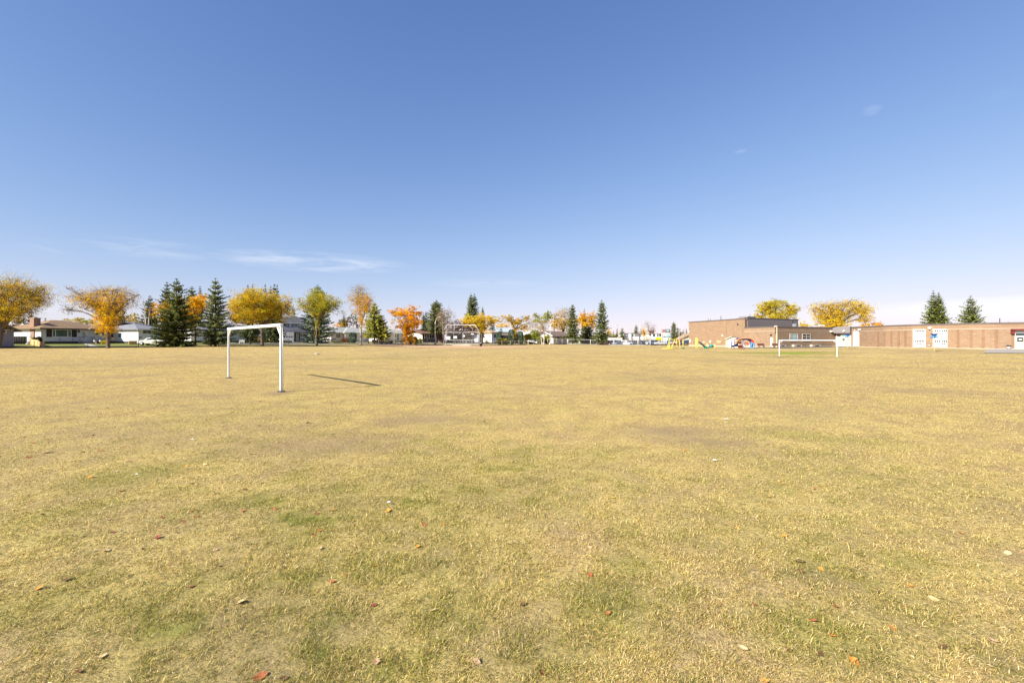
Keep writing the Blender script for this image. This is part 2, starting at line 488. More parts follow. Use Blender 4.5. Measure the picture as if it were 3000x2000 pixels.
# patches of greener and of worn turf: photo pixel, half-widths in metres across / along the line of sight, amount
_green = [(875, 1560, .55, .45, .55), (1850, 1655, .40, .30, .55), (330, 1400, .9, .8, .55), (200, 1500, .9, .5, .5), (1300, 1800, .5, .5, .55), (1190, 1660, .8, .4, .5), (2440, 1870, .5, .45, .6),
          (2330, 1045, 6.5, 1.6, 1.0), (2290, 1034, 9, 4.5, 1.0), (2390, 1031, 5, 3, .8), (2160, 1034, 4, 1.2, .4), (2920, 1037, 3, .9, .7), (2985, 1036, 3.5, .9, .9), (2870, 1033, 1.8, .9, .5), (1560, 1900, .6, .4, .45),
          (2200, 1560, 2.2, 1.2, .22), (2600, 1420, 2.5, 1.5, .25), (1600, 1480, 1.6, 1.0, .2), (500, 1750, .8, .5, .5), (80, 1780, .7, .5, .5), (1100, 1050, 9, 3, .35), (2390, 1280, 1.5, .8, .4), (2650, 1790, .8, .5, .35), (1780, 1760, .5, .5, .6), (950, 1480, 1.2, 1, .3)]
_bare = [(1240, 1228, 1.1, 1.1, 1.0), (1960, 1268, 1.2, .8, 1.0), (2050, 1290, 1.4, .6, .9), (930, 1300, 1.5, 1.0, .85), (1100, 1310, .9, .5, .6), (2360, 1206, 1.4, 1.4, .5), (600, 1160, 1.9, 1.2, .5), (700, 1155, 1.2, .9, .4), (240, 1086, 2.2, 1.5, .6), (390, 1101, 2, 1.5, .5),
         (820, 1150, .6, .7, 1.0), (668, 1109, .7, .8, 1.0), (745, 1130, 2.2, 1.2, .35), (2200, 1112, 3, 3, .4), (1430, 1160, 3, 2.5, .3), (1100, 1108, 2.5, 2.5, .35), (2283, 1046, .9, 1.5, .9), (2452, 1050, 1, 1.5, .9), (2380, 1050, 4, 1.5, .5),
         (560, 1540, .5, .3, .4), (760, 1880, .6, .4, .4), (2380, 1690, .3, .2, .5), (1500, 1870, .5, .25, .4), (1650, 1045, 14, 2.5, .35), (2020, 1030, 8, 2.5, .45), (2100, 1022, 7, 2, .5)]
_pg = [(*ground_at(a, b)[:2], c, d, e) for a, b, c, d, e in _green]
_pb = [(*ground_at(a, b)[:2], c, d, e) for a, b, c, d, e in _bare]


def turf(x, y):
    """how green (0..1) and how worn (0..1) the turf is at a place"""
    x = np.asarray(x, float); y = np.asarray(y, float)
    wob = (fbm(x, y, .9, 5) - .5) * 1.5 + (fbm(x, y, .25, 8) - .5) * .8
    g = np.clip((fbm(x, y, 3.1, 1) - .48) * 2.0, 0, .4) * np.exp(-np.hypot(x, y) / 9)
    g = g + np.clip((fbm(x, y, .45, 2) - .53) * 4.5, 0, .75) * np.exp(-np.hypot(x, y) / 7) * (.45 + .9 * vnoise(x, y, 2.6, 77))
    g = g + np.clip(.05 - .006 * np.hypot(x, y), 0, 1) + np.clip((1.2 - x) * .085, 0, .42) * np.exp(-np.hypot(x, y) / 6.5) * (.3 + 1.1 * fbm(x, y, .5, 61))
    b = np.clip((fbm(x, y, 4.3, 21) - .55) * 2.4, 0, .55) + np.clip((fbm(x, y, .6, 71) - .55) * 4, 0, .6) * np.exp(-np.hypot(x, y) / 5) + np.clip((fbm(x, y, 15, 31) - .56) * 2.0, 0, .35)
    for P, t in ((_pg, 0), (_pb, 1)):
        for cx, cy, rx, ry, a in P:
            c = math.atan2(cx, cy); u = (x - cx) * math.cos(c) - (y - cy) * math.sin(c); v = (x - cx) * math.sin(c) + (y - cy) * math.cos(c)
            k = a * np.clip(1.25 - np.sqrt((u / rx) ** 2 + (v / ry) ** 2) + wob * .55, 0, 1)
            if t == 0: g = np.maximum(g, k)
            else: b = np.maximum(b, k)
    return np.clip(g, 0, 1), np.clip(b, 0, 1)


# ---------------------------------------------------------------- the ground sheet
_ang = np.concatenate([np.arange(-75, 75, .4), np.arange(75, 285, 3.0)]) * math.pi / 180
_rad = [0.4]
while _rad[-1] < 5000: _rad.append(_rad[-1] * 1.025 + .02)
_rad = np.array(_rad); na, nr = len(_ang), len(_rad)
gx = (_rad[:, None] * np.sin(_ang)[None]).ravel(); gy = (_rad[:, None] * np.cos(_ang)[None]).ravel()
gv = np.stack([gx, gy, gz(gx, gy)], 1)
gv = np.concatenate([gv, [[0, 0, gz(0., 0.)]]])
_i = np.arange(nr - 1)[:, None] * na + np.arange(na)[None]; _j = np.arange(nr - 1)[:, None] * na + (np.arange(na)[None] + 1) % na
gq = np.stack([_i, _i + na, _j + na, _j], -1).reshape(-1, 4)
gt = np.stack([np.full(na, na * nr), np.arange(na), (np.arange(na) + 1) % na], 1)
_g, _b = turf(gv[:, 0], gv[:, 1])

m, n, l, b = new_mat('dry_turf')
tcn = n.new('ShaderNodeTexCoord'); P_ = tcn.outputs['Object']
at = n.new('ShaderNodeAttribute'); at.attribute_name = 'tint'
sp = n.new('ShaderNodeSeparateColor'); l.new(at.outputs['Color'], sp.inputs[0])
n_big = noise(n, l, P_, .09, 4, .6); n_mid = noise(n, l, P_, 1.3, 5, .65); n_fine = noise(n, l, P_, 14, 6, .75); n_gap_fine = noise(n, l, P_, 95, 3, .75)
c = mixc(n, l, remap(n, l, n_big, .35, .65), (.69, .50, .172), (.78, .595, .21))
c = mixc(n, l, remap(n, l, n_mid, .42, .64, 0, .75), c, (.40, .275, .14))
n_str = noise(n, l, P_, .33, 6, .72)
c = mixc(n, l, remap(n, l, n_str, .46, .62, 0, .6), c, (.46, .315, .165))
c = mixc(n, l, remap(n, l, n_str, .44, .36, 0, .5), c, (.56, .45, .175))
c = mixc(n, l, remap(n, l, n_fine, .42, .7, 0, .55), c, (.66, .51, .23))
c = mixc(n, l, remap(n, l, n_gap_fine, .45, .60, 0, .85), c, (.15, .105, .045))  # shade in the finest gaps between blades, put into the turf colour
n_gap = noise(n, l, P_, 26, 3, .7)
c = mixc(n, l, remap(n, l, n_gap, .50, .66, 0, .8), c, (.13, .10, .045))  # wider gaps between blades, their shade in the colour too
gm = n.new('ShaderNodeMath'); gm.operation = 'MULTIPLY'; l.new(sp.outputs[0], gm.inputs[0]); l.new(remap(n, l, n_fine, .3, .6, .65, 1.05), gm.inputs[1])
c = mixc(n, l, gm.outputs[0], c, mixc(n, l, remap(n, l, sp.outputs[0], .72, .95), (.20, .205, .035), (.17, .27, .02)))
bmn = n.new('ShaderNodeMath'); bmn.operation = 'MULTIPLY'; l.new(sp.outputs[1], bmn.inputs[0]); l.new(remap(n, l, n_fine, .35, .65, .35, .95), bmn.inputs[1])
c = mixc(n, l, bmn.outputs[0], c, (.26, .185, .115))
l.new(c, b.inputs['Base Color']); b.inputs['Roughness'].default_value = 1; b.inputs['Specular IOR Level'].default_value = 0.05
bp = n.new('ShaderNodeBump'); bp.inputs['Strength'].default_value = .55; bp.inputs['Distance'].default_value = .05
l.new(n_fine, bp.inputs['Height']); l.new(bp.outputs[0], b.inputs['Normal'])
gcol = np.stack([_g, _b, 0 * _g], 1)
ground = np_mesh('ground', gv, gq, m, None, gcol, gt)
ground.data.polygons.foreach_set('use_smooth', [True] * len(ground.data.polygons))
tag(ground, kind='structure')

# ---------------------------------------------------------------- blades of turf, thinner on the ground the farther off
NB = 2300000
_r = 2.0 * (100 / 2.0) ** rng.random(NB)
_a = np.radians(-62 + 124 * rng.random(NB))
bx, by = _r * np.sin(_a), _r * np.cos(_a)
tuft = fbm(bx, by, .11, 40, 3)
keep = rng.random(NB) < np.clip(.62 + (tuft - .5) * 3.2, .06, 1) * np.clip((100 - _r) / 55, 0, 1)
bx, by, _r, tuft = bx[keep], by[keep], _r[keep], tuft[keep]
NB = len(bx)
bg, bb = turf(bx, by)
keep = rng.random(NB) > bb * .8
bx, by, _r, tuft, bg, bb = (q[keep] for q in (bx, by, _r, tuft, bg, bb)); NB = len(bx)
bz = gz(bx, by)
# blades lie the way the mower and the wind left them, near neighbours alike
th = fbm(bx, by, .3, 50, 2) * 9 + rng.normal(0, 1.5, NB) * (1 + np.minimum(1.5, _r / 6))
L = (.016 + .026 * rng.random(NB) ** 1.7) * (.7 + .6 * tuft) * (1 + .25 * bg) * (1 + _r / 60)
stem = rng.random(NB) < .035; L = np.where(stem, L * 1.9, L)
wd = .0010 * (np.maximum(_r, 3) / 3) ** .82 * (.6 + .8 * rng.random(NB))
lean = np.clip(rng.normal(1.15, .28, NB) - .2 * bg, .2, 1.5)
dx, dy = np.sin(th), np.cos(th)
p0 = np.stack([bx, by, bz - .003], 1); side = np.stack([dy, -dx, rng.normal(0, .3, NB)], 1) * wd[:, None]
fw = np.stack([dx, dy, 0 * dx], 1)
mid = p0 + fw * (L * np.sin(lean * .7) * .5)[:, None]; mid[:, 2] += L * np.cos(lean * .7) * .5
tip = mid + fw * (L * np.sin(lean * 1.25) * .55)[:, None]; tip[:, 2] += L * np.cos(lean * 1.25) * .55
gvv = np.stack([p0, mid - side, tip, mid + side], 1).reshape(-1, 3)
straw = np.array([(.66, .50, .20), (.60, .45, .155), (.76, .61, .29), (.50, .37, .135), (.80, .68, .40), (.64, .52, .16), (.38, .265, .12), (.56, .50, .15)])
live = np.array([(.27, .27, .045), (.34, .33, .06), (.17, .21, .035), (.40, .37, .08), (.21, .24, .06), (.11, .13, .03), (.15, .13, .05)])
pick = rng.random(NB) < bg * 1.0 + .06
bc = np.where(pick[:, None], live[rng.integers(0, len(live), NB)], straw[rng.integers(0, len(straw), NB)])
bc = bc * np.array([1.03, 1.0, .97])
bc = np.where((pick & (bg > .86))[:, None], bc * np.array([.75, 1.12, .5]), bc)
bc = bc * (.55 + .85 * rng.random(NB))[:, None]
# one far blade stands for a whole tuft of them, so its tone sits nearer the tuft's mean
av = np.where(pick[:, None], live.mean(0), straw.mean(0)); f = np.minimum(1, (4 / _r) ** .8)[:, None]
bc = (bc * f + av * (1 - f)) * (1 - .32 * bb)[:, None]
tag(np_mesh('grass', gvv, np.arange(NB * 4).reshape(-1, 4), foliage('grass_blades', .25), None, np.repeat(bc, 4, 0)),
    'short dry straw coloured turf with green tufts over the whole field', 'grass', kind='stuff')


def drape(name, near, far, mat, off, nu=60, nv=12, label=None):
    """a sheet laid on the ground between a near and a far edge, each a list of (pixel column, metres away)"""
    def edge(e, t):
        s = t * (len(e) - 1); i = min(int(s), len(e) - 2); f = s - i
        a, b2 = XY(*e[i]), XY(*e[i + 1]); return a[0] + (b2[0] - a[0]) * f, a[1] + (b2[1] - a[1]) * f
    v = []
    for i in range(nu + 1):
        a, b2 = edge(near, i / nu), edge(far, i / nu)
        for j in range(nv + 1):
            t = j / nv; v.append((a[0] + (b2[0] - a[0]) * t, a[1] + (b2[1] - a[1]) * t))
    v = np.array(v); z = gz(v[:, 0], v[:, 1]) + off
    i = np.arange(nu)[:, None] * (nv + 1) + np.arange(nv)[None]
    q = np.stack([i, i + nv + 1, i + nv + 2, i + 1], -1).reshape(-1, 4)
    return tag(np_mesh(name, np.column_stack([v, z]), q, mat), kind='structure')


def lawn_mat(name, c1, c2, c3):
    m, n, l, b = new_mat(name)
    tcn = n.new('ShaderNodeTexCoord'); P_ = tcn.outputs['Object']
    c = mixc(n, l, remap(n, l, noise(n, l, P_, .25, 5), .35, .65), c1, c2)
    l.new(mixc(n, l, remap(n, l, noise(n, l, P_, 4, 5, .7), .4, .7, 0, .6), c, c3), b.inputs['Base Color'])
    b.inputs['Roughness'].default_value = 1; b.inputs['Specular IOR Level'].default_value = .05
    return m


drape('front_lawn', [(-500, 66), (0, 73), (200, 74), (420, 82), (600, 88), (760, 93)], [(-500, 92), (0, 96), (200, 104), (420, 118), (600, 132), (760, 138)],
      lawn_mat('front_lawn', (.17, .19, .05), (.27, .26, .09), (.12, .145, .04)), .04)
drape('verge', [(760, 93), (930, 103), (1060, 113), (1200, 128), (1500, 142), (1700, 148)], [(760, 138), (930, 146), (1060, 150), (1200, 160), (1500, 170), (1700, 172)],
      lawn_mat('verge_turf', (.30, .27, .11), (.38, .31, .14), (.22, .22, .08)), .04)
drape('street', [(640, 94), (780, 99), (930, 109), (1060, 119), (1200, 133), (1500, 149)], [(640, 103), (780, 108), (930, 118), (1060, 127), (1200, 141), (1500, 158)], M['street'], .075)
drape('driveway', [(850, 117), (880, 117)], [(795, 134), (862, 139)], M['concrete'], .09, 10, 10)
drape('infield', [(1015, 111), (1130, 103), (1280, 96), (1420, 97), (1545, 106)], [(1060, 121), (1180, 125), (1310, 127.5), (1400, 127), (1545, 123)], M['clay'], .035)
drape('school_pavement', [(2215, 97), (2290, 92), (2400, 95), (2470, 100)], [(2215, 104.5), (2270, 100.6), (2440, 114), (2492, 106)], M['asphalt'], .04, 40, 10)
drape('parking_lot', [(1590, 162), (1800, 164), (2040, 158)], [(1590, 225), (1800, 225), (2040, 215)], M['asphalt'], .05, 30, 20)
# ---------------------------------------------------------------- trees
GOLD = [(.66, .39, .015), (.74, .47, .02), (.58, .30, .01), (.66, .45, .03), (.50, .33, .02)]
ORANGE = [(.68, .31, .01), (.74, .40, .015), (.60, .24, .01), (.68, .38, .02), (.54, .25, .015)]
YGREEN = [(.50, .36, .02), (.36, .31, .03), (.58, .36, .02), (.26, .27, .035), (.46, .30, .02)]
YELLOW = [(.66, .45, .03), (.56, .40, .03), (.72, .50, .04), (.40, .36, .04), (.62, .36, .02)]
GREENY = [(.30, .31, .02), (.22, .26, .03), (.42, .36, .03), (.14, .19, .03), (.36, .35, .04)]
DULL = [(.32, .22, .11), (.26, .19, .10), (.38, .26, .12), (.22, .17, .08)]
MAROON = [(.13, .05, .045), (.17, .07, .05), (.10, .05, .05), (.16, .09, .06)]
GREEN = [(.09, .12, .03), (.13, .15, .035), (.07, .10, .025), (.17, .18, .04)]
RUST = [(.30, .13, .05), (.22, .10, .05), (.36, .19, .06), (.16, .12, .05)]
SPRUCE = [(.078, .084, .025), (.10, .108, .031), (.054, .062, .022), (.125, .13, .037)]
BLUESP = [(.095, .112, .058), (.12, .138, .070), (.07, .085, .045), (.155, .17, .088)]
DARKSP = [(.046, .055, .023), (.06, .07, .028), (.034, .042, .019), (.076, .082, .033)]
LARCH = [(.22, .22, .035), (.30, .26, .04), (.15, .18, .04), (.36, .29, .05), (.12, .15, .05)]
TOPIARY = [(.085, .13, .085), (.10, .15, .10), (.07, .11, .075)]


def cards(c, size, aspect=1.0, up=0.0):
    """small leaf-sized quads facing every way; c: N x 3, size: N"""
    n = len(c)
    nm = rng.normal(size=(n, 3)); nm[:, 2] += up; nm /= np.linalg.norm(nm, axis=1)[:, None]
    a = np.cross(nm, rng.normal(size=(n, 3))); a /= np.linalg.norm(a, axis=1)[:, None]
    b = np.cross(nm, a)
    a = a * (size * .5)[:, None]; b = b * (size * .5 * aspect)[:, None]
    v = np.stack([c - a * .9, c - b, c + a, c + b], 1).reshape(-1, 3)
    return v, np.arange(n * 4).reshape(-1, 4)


def tint(n, pal, tone=None, jit=.18, idx=None, gain=1.0):
    pal = np.array(pal) * gain
    idx = rng.integers(0, len(pal), n) if idx is None else idx
    c = pal[idx] * (1 + rng.normal(0, jit, n))[:, None]
    if tone is not None: c = c * tone[:, None]
    return np.clip(c, .004, .9)


def branch(mb, p, q, r0, r1, rise=.25, n=4, sides=4, wob=.06):
    """a limb that leaves p steeply and bends over towards q"""
    p, q = Vector(p), Vector(q); d = q - p; ln = d.length
    c = p + d * .5 + Vector((-d.x, -d.y, 0)) * .18 + Vector((0, 0, ln * rise * .5))
    pts = []
    for k in range(n + 1):
        t = k / n
        w = p.lerp(c, t).lerp(c.lerp(q, t), t)
        if 0 < k < n: w = w + Vector(rng.normal(0, wob * ln * .3, 3))
        pts.append(w)
    mb.tube(pts, [r0 + (r1 - r0) * k / n for k in range(n + 1)], sides, True, False)
    return pts


def deciduous(name, label, px, D, lobes, pal, base_py=None, fork_py=None, tr=.25, lean=0.0, dens=1.0, twig=1.0, leaf_px=.68, bark='bark', group='autumn trees around the field', stems=1, edge_bare=.25, spread=.8):
    """lobes: (px, py, half width, half height, leaf density) in photo pixels; they become ellipsoids of leaf clusters in depth"""
    x0, y0 = XY(px, D); z0 = gz(x0, y0)
    s = D / F
    root = thing(name, label, 'tree', (x0, y0, z0), group)
    fz = Z(fork_py, D) if fork_py else z0 + 2.2
    tk, br = MB(), MB()
    forks = []
    for k in range(stems):
        ox = (k - (stems - 1) / 2) * tr * 2.2
        b0 = Vector((x0 + ox, y0, z0 - .15)); f0 = Vector((x0 + ox * 2.2 + lean * s, y0 + rng.normal(0, .1), fz))
        pts = [b0.lerp(f0, t) + Vector((rng.normal(0, .05), rng.normal(0, .05), 0)) * (t * (1 - t) * 4) for t in (0, .08, .35, .7, 1)]
        tk.tube(pts, [tr * 1.45, tr * 1.08, tr * .95, tr * .85, tr * .72], 9)
        forks.append(f0)
    leaf_c, leaf_t, leaf_i = [], [], []
    for li, (lx, ly, rx, ry, dn) in enumerate(lobes):
        dep = y0 + rng.normal(0, .35) * rx * s * spread
        c = np.array([(lx - 1500) / F * D, dep, Z(ly, D)]); R = np.array([rx * s, rx * s * .85, ry * s])
        nt = int(np.clip(rx * ry * .040 * max(.5, twig), 14, 110))
        nt = max(8, int(nt * (.45 + .55 * min(1, dn / .35)))) if twig < 2.4 else nt
        u = rng.normal(size=(nt, 3)); u /= np.linalg.norm(u, axis=1)[:, None]
        t = c + u * R * (rng.random(nt) ** .45)[:, None]
        t[:, 2] = np.maximum(t[:, 2], z0 + .6)
        f0 = forks[li % len(forks)]
        nl = max(2, min(5, int(rx * ry / 500) + 1))
        limbs = []
        for k in range(nl):
            e = c + rng.normal(size=3) * R * .38
            limbs.append(branch(tk, f0, e, tr * .5, tr * .13, .35, 5, 5))
        for q in t:
            lb = limbs[rng.integers(0, nl)]
            dd = [((Vector(q) - w).length + .25 * (lb[-1] - w).length) for w in lb[1:]]
            w = lb[1 + int(np.argmin(dd))]
            pts = branch(br, w, q, tr * .09, tr * .03, .15, 3, 3)
            for _ in range(int(round(2 * twig + rng.random()))):
                o = Vector(pts[rng.integers(1, 4)]); dv = (Vector(q) - Vector(c)).normalized() + Vector(rng.normal(0, .55, 3)); dv.z += .2
                br.tube([o, o + dv * (.25 + .35 * rng.random()) * R[0] * .55], [tr * .04, tr * .015], 3, False, False)
            if dn > 0:
                # leaves thin out towards the rim of the crown
                rr = np.linalg.norm((q - c) / R)
                m = rng.poisson(max(0.0, dens * dn * rx * ry * 3.0 / nt * (1.25 - edge_bare * 1.6 * rr ** 2) * rng.uniform(.4, 1.6)))
                if m:
                    sg = R * (.25 + .12 * rng.random())
                    m = int(m * 1.9); sc3 = np.clip(rng.normal(size=(5, 3)), -1.6, 1.6) * sg * .9; leaf_c.append(q + sc3[rng.integers(0, 5, m)] + rng.normal(size=(m, 3)) * sg * .26)
                    leaf_t.append(np.full(m, rng.uniform(.62, 1.2))); k = rng.integers(0, len(pal))
                    leaf_i.append(np.where(rng.random(m) < .55, k, rng.integers(0, len(pal), m)))
    tk.build('trunk', M[bark], root)
    vb = np.array(br.v, dtype=float); q4 = np.array(br.f)
    bc = np.tile(np.array({'bark': (.36, .26, .17), 'bark_pale': (.50, .44, .37), 'bark_gold': (.46, .33, .16)}[bark]), (len(vb), 1))
    vs, qs, cs = [vb], [q4], [bc]
    if leaf_c:
        lc = np.concatenate(leaf_c); lt = np.concatenate(leaf_t); ii = np.concatenate(leaf_i); n = len(lc)
        sz = leaf_px * D / 455 * (.75 + .6 * rng.random(n))
        v, q = cards(lc, sz, .8)
        qs.append(q + len(vb)); vs.append(v); cs.append(np.repeat(tint(n, pal, lt, .15, ii, 1.4), 4, 0))
    np_mesh('crown', np.concatenate(vs), np.concatenate(qs), M['leafy'], root, np.concatenate(cs))
    return root


def conifer(name, label, px, D, top, hw, pal=SPRUCE, base_py=None, skirt=.04, tops=(), dens=1.0, ragged=.22, power=.85, group='spruces around the field', trunk_show=.25, droop=.25, mat='needles'):
    """whorls of drooping branches set with needle sprays round one straight stem; top: pixel row of the tip, hw: half width at the widest, in pixels"""
    x0, y0 = XY(px, D); z0 = gz(x0, y0); s = D / F
    root = thing(name, label, 'tree', (x0, y0, z0), group)
    spires = [(x0, Z(top, D), hw * s, skirt)] + [((tx - 1500) / F * D, Z(ty, D), th * s, sk) for tx, ty, th, sk in tops]
    tk = MB(); C, A, Bv, Cc = [], [], [], []
    fr_w0 = max(.085, .62 * D / 455)
    for sxp, zt, Rm, sk in spires:
        H = zt - z0
        tk.tube([(sxp, y0, z0 - .1), (sxp, y0, z0 + H * .5), (sxp, y0, zt - .1)], [trunk_show * .9, trunk_show * .5, .03], 7)
        nlev = int(np.clip(H / max(.46, .9 * s * 3), 11, 28))
        for k in range(nlev):
            t = sk + (1 - sk) * ((k + rng.random() * .6) / nlev)
            z = z0 + H * t
            R = Rm * (max(.015, 1 - (t - sk) / (1 - sk))) ** power * (1 - .25 * math.exp(-(t - sk) * 18))
            R *= min(1, .25 + (1 - t) * 6); fr_w = min(fr_w0, .07 + R * .1)
            nb = max(5, int((7 + 3 * rng.random()) * min(1.3, .75 + R * .12)))
            a0 = rng.random() * 6.28
            for j in range(nb):
                if rng.random() < .07: continue
                a = a0 + j * 6.283 / nb + rng.normal(0, .16)
                Lb = R * (1 + rng.normal(0, ragged)) + .12
                Lb = max(.15, Lb)
                d = np.array([math.sin(a), math.cos(a), 0.]); sd = np.array([d[1], -d[0], 0.])
                m = max(3, int(Lb / (fr_w * 1.25) * dens) + 1)
                tt = np.linspace(.12, 1, m)
                slope = .55 * t - droop * (1 - t)
                P = np.array([sxp, y0, z])[None] + d[None] * (Lb * tt)[:, None]
                P[:, 2] += Lb * (slope * tt + .22 * tt ** 2 * (1 - t)) + rng.normal(0, .03, m)
                tone = rng.uniform(.75, 1.2)
                for sgn in (-1, 1, 0):
                    fl = (.30 + .55 * (1 - tt)) * min(1.0, .35 + R * .25) * rng.uniform(.7, 1.3, m) + .08; fl = np.minimum(fl, R * .55 + .08)
                    if sgn == 0:
                        dr = d[None] * .55 + np.array([0, 0, .25])[None] + rng.normal(0, .25, (m, 3))
                    else:
                        dr = d[None] * .65 + sgn * sd[None] * .8 + rng.normal(0, .22, (m, 3)); dr[:, 2] -= .18
                    dr /= np.linalg.norm(dr, axis=1)[:, None]
                    wv = np.cross(dr, rng.normal(size=(m, 3)) * .5 + np.array([0, 0, 1.0])); wv /= np.linalg.norm(wv, axis=1)[:, None] + 1e-9
                    C.append(P); A.append(dr * fl[:, None]); Bv.append(wv * (fr_w * rng.uniform(.7, 1.3, m))[:, None])
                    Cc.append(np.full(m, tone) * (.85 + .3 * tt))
    tk.build('trunk', M['bark'], root)
    C, A, Bv, Cc = map(np.concatenate, (C, A, Bv, Cc))
    v = np.stack([C - Bv * .6, C + A * .45 - Bv * .9, C + A, C + A * .45 + Bv * .9], 1).reshape(-1, 3)
    np_mesh('crown', v, np.arange(len(v)).reshape(-1, 4), M[mat], root, np.repeat(tint(len(C), pal, Cc, .16, None, 2.1), 4, 0))
    return root


def shrub(name, label, px0, px1, top, D, pal, cat='shrub', lobes=3, base=None, group=None, dens=1.0, dome=False):
    """low bush: short stems under a mass of small leaves; px0..px1 wide, top row in pixels"""
    xc, y0 = XY((px0 + px1) / 2, D); z0 = gz(xc, y0); s = D / F
    w = (px1 - px0) * s; h = max(.35, Z(top, D) - z0)
    root = thing(name, label, cat, (xc, y0, z0), group)
    cs = []
    nl = 1 if dome else max(1, min(9, round(w / max(.6, h * .6))))
    for k in range(nl):
        cx = xc - w / 2 + w * (k + .5) / nl; rx = w / nl * (.5 if dome else .62)
        hh = h * (1 if dome else rng.uniform(.78, 1.02))
        st = MB(); st.tube([(cx, y0, z0 - .05), (cx + rng.normal(0, .05), y0, z0 + hh * .6)], [.05, .02], 5); st.build('stem', M['bark'], root)
        n = int(np.clip(rx / s * hh / s * 10 * dens, 120, 2500))
        u = rng.normal(size=(n, 3)); u /= np.linalg.norm(u, axis=1)[:, None]
        rr = (.93 + .07 * rng.random(n)) if dome else rng.random(n) ** .33 * (1 + .22 * (vnoise(u[:, 0] * 3 + k * 7, u[:, 2] * 3 + u[:, 1] * 2, 1) - .5))
        if dome: u = np.sign(u) * np.abs(u) ** .72
        p = u * rr[:, None] * np.array([rx, min(rx, 1.2) if not dome else rx, hh / 2])
        cs.append(p + np.array([cx, y0, z0 + hh / 2]))
    cs = np.concatenate(cs); n = len(cs)
    v, q = cards(cs, np.maximum(.07, .8 * D / 455) * (.7 + .6 * rng.random(n)), .8)
    np_mesh('foliage', v, q, M['leafy'] if not dome else M['needles'], root, np.repeat(tint(n, pal, .8 + .4 * vnoise(cs[:, 0], cs[:, 2] * 1.3, .5, 3), .18, None, 1.4), 4, 0))
    return root
# ---------------------------------------------------------------- the trees, left to right
deciduous('elm_tree', 'big spreading elm with thin yellow leaves at the far left edge', -8, 70,
          [(-70, 880, 75, 70, .5), (20, 850, 62, 44, .42), (75, 862, 50, 34, .34), (35, 905, 55, 32, .55), (-10, 925, 48, 30, .6), (92, 885, 36, 24, .2), (-150, 850, 90, 70, .5)], GOLD + YGREEN, fork_py=962, tr=.34, lean=10, dens=1.6, twig=2.0, edge_bare=.45)
deciduous('elm_tree', 'fan shaped orange elm with bare wispy twigs standing before the brown roofed bungalow', 317, 74,
          [(315, 930, 36, 44, 1.35), (292, 895, 44, 26, .75), (345, 880, 34, 32, .65), (255, 880, 52, 20, .24), (235, 862, 50, 20, .08), (300, 856, 55, 18, .16), (360, 862, 42, 24, .14), (205, 905, 28, 20, .10), (392, 880, 24, 26, .10), (312, 965, 22, 18, .9), (215, 845, 26, 10, .04)],
          GOLD + ORANGE[:2], fork_py=958, tr=.26, twig=2.0, edge_bare=.35)
conifer('spruce_tree', 'dark small spruce beside the orange elm behind the grey roofed bungalow', 358, 118, 893, 24, DARKSP)
conifer('spruce_tree', 'dark spruce behind the grey roofed bungalow with dead pale poplar stems in front', 440, 132, 864, 36, DARKSP, ragged=.35)
deciduous('poplar_tree', 'pair of bare pale poplar stems standing above the grey bungalow roof', 430, 126, [(424, 905, 9, 36, .0), (436, 900, 8, 42, .0)], DULL, fork_py=930, tr=.22, twig=2.2, bark='bark_pale', stems=2, spread=.3)
deciduous('birch_tree', 'thin yellowing shrub like tree behind the spruce at the end of the brown roofed bungalow', 392, 128, [(398, 938, 14, 22, .5), (388, 948, 12, 16, .5)], LARCH + YGREEN, fork_py=975, tr=.1)
conifer('spruce_tree', 'slim dark spruce peeping over the left shoulder of the tallest left spruce', 489, 92, 824, 34, DARKSP)
deciduous('maple_tree', 'orange leaved tree glowing between the two tall dark spruces', 570, 86, [(560, 892, 34, 30, 1.2), (585, 885, 22, 22, 1.0), (490, 912, 34, 26, .6), (553, 925, 30, 18, .9), (525, 905, 30, 30, .9), (560, 955, 22, 12, .3)], GOLD + ORANGE, fork_py=960, tr=.24)
conifer('pine_tree', 'round topped dark pine behind the orange tree between the spruces', 562, 112, 838, 24, GREEN + DARKSP, power=.5)
conifer('spruce_tree', 'narrow dark spruce tip right of the round topped pine', 586, 112, 836, 17, DARKSP)
conifer('spruce_tree', 'tall full green spruce with branches to the ground beside the white car', 517, 80, 813, 58, SPRUCE, skirt=.03, ragged=.25, dens=1.15)
conifer('spruce_tree', 'tall dark spruce just left of the near goal with branches to the ground', 631, 82, 813, 43, SPRUCE + BLUESP, skirt=.03, ragged=.25, power=.75, dens=1.15)
conifer('spruce_tree', 'left one of the two close spruce tips above the round yellow elm', 726, 112, 832, 18, DARKSP)
conifer('spruce_tree', 'right one of the two close spruce tips above the round yellow elm', 740, 113, 831, 17, DARKSP)
conifer('spruce_tree', 'lone thin spruce tip over the middle of the round yellow elm', 777, 113, 830, 16, DARKSP)
conifer('spruce_tree', 'bushy triple tipped spruce over the right shoulder of the round yellow elm', 804, 112, 829, 26, DARKSP, tops=[(793, 836, 14, .1), (812, 832, 14, .1)])
conifer('pine_tree', 'small dark pine with a bent trunk in the shade under the round yellow elm', 733, 98, 958, 38, DARKSP + BLUESP, skirt=.42, power=.5)
deciduous('elm_tree', 'broad round yellow green elm standing right behind the near goal', 768, 90,
          [(718, 905, 44, 36, 1.15), (768, 880, 50, 32, 1.2), (812, 905, 36, 36, 1.1), (765, 922, 50, 26, 1.2), (740, 878, 34, 24, .9), (700, 930, 30, 20, .9), (838, 895, 14, 30, .35), (690, 890, 24, 22, .5)], YGREEN + GOLD[:2], fork_py=962, tr=.30, twig=1.2, edge_bare=.1)
conifer('spruce_tree', 'small blue spruce standing alone above the two storey house roof', 859, 155, 893, 18, BLUESP)
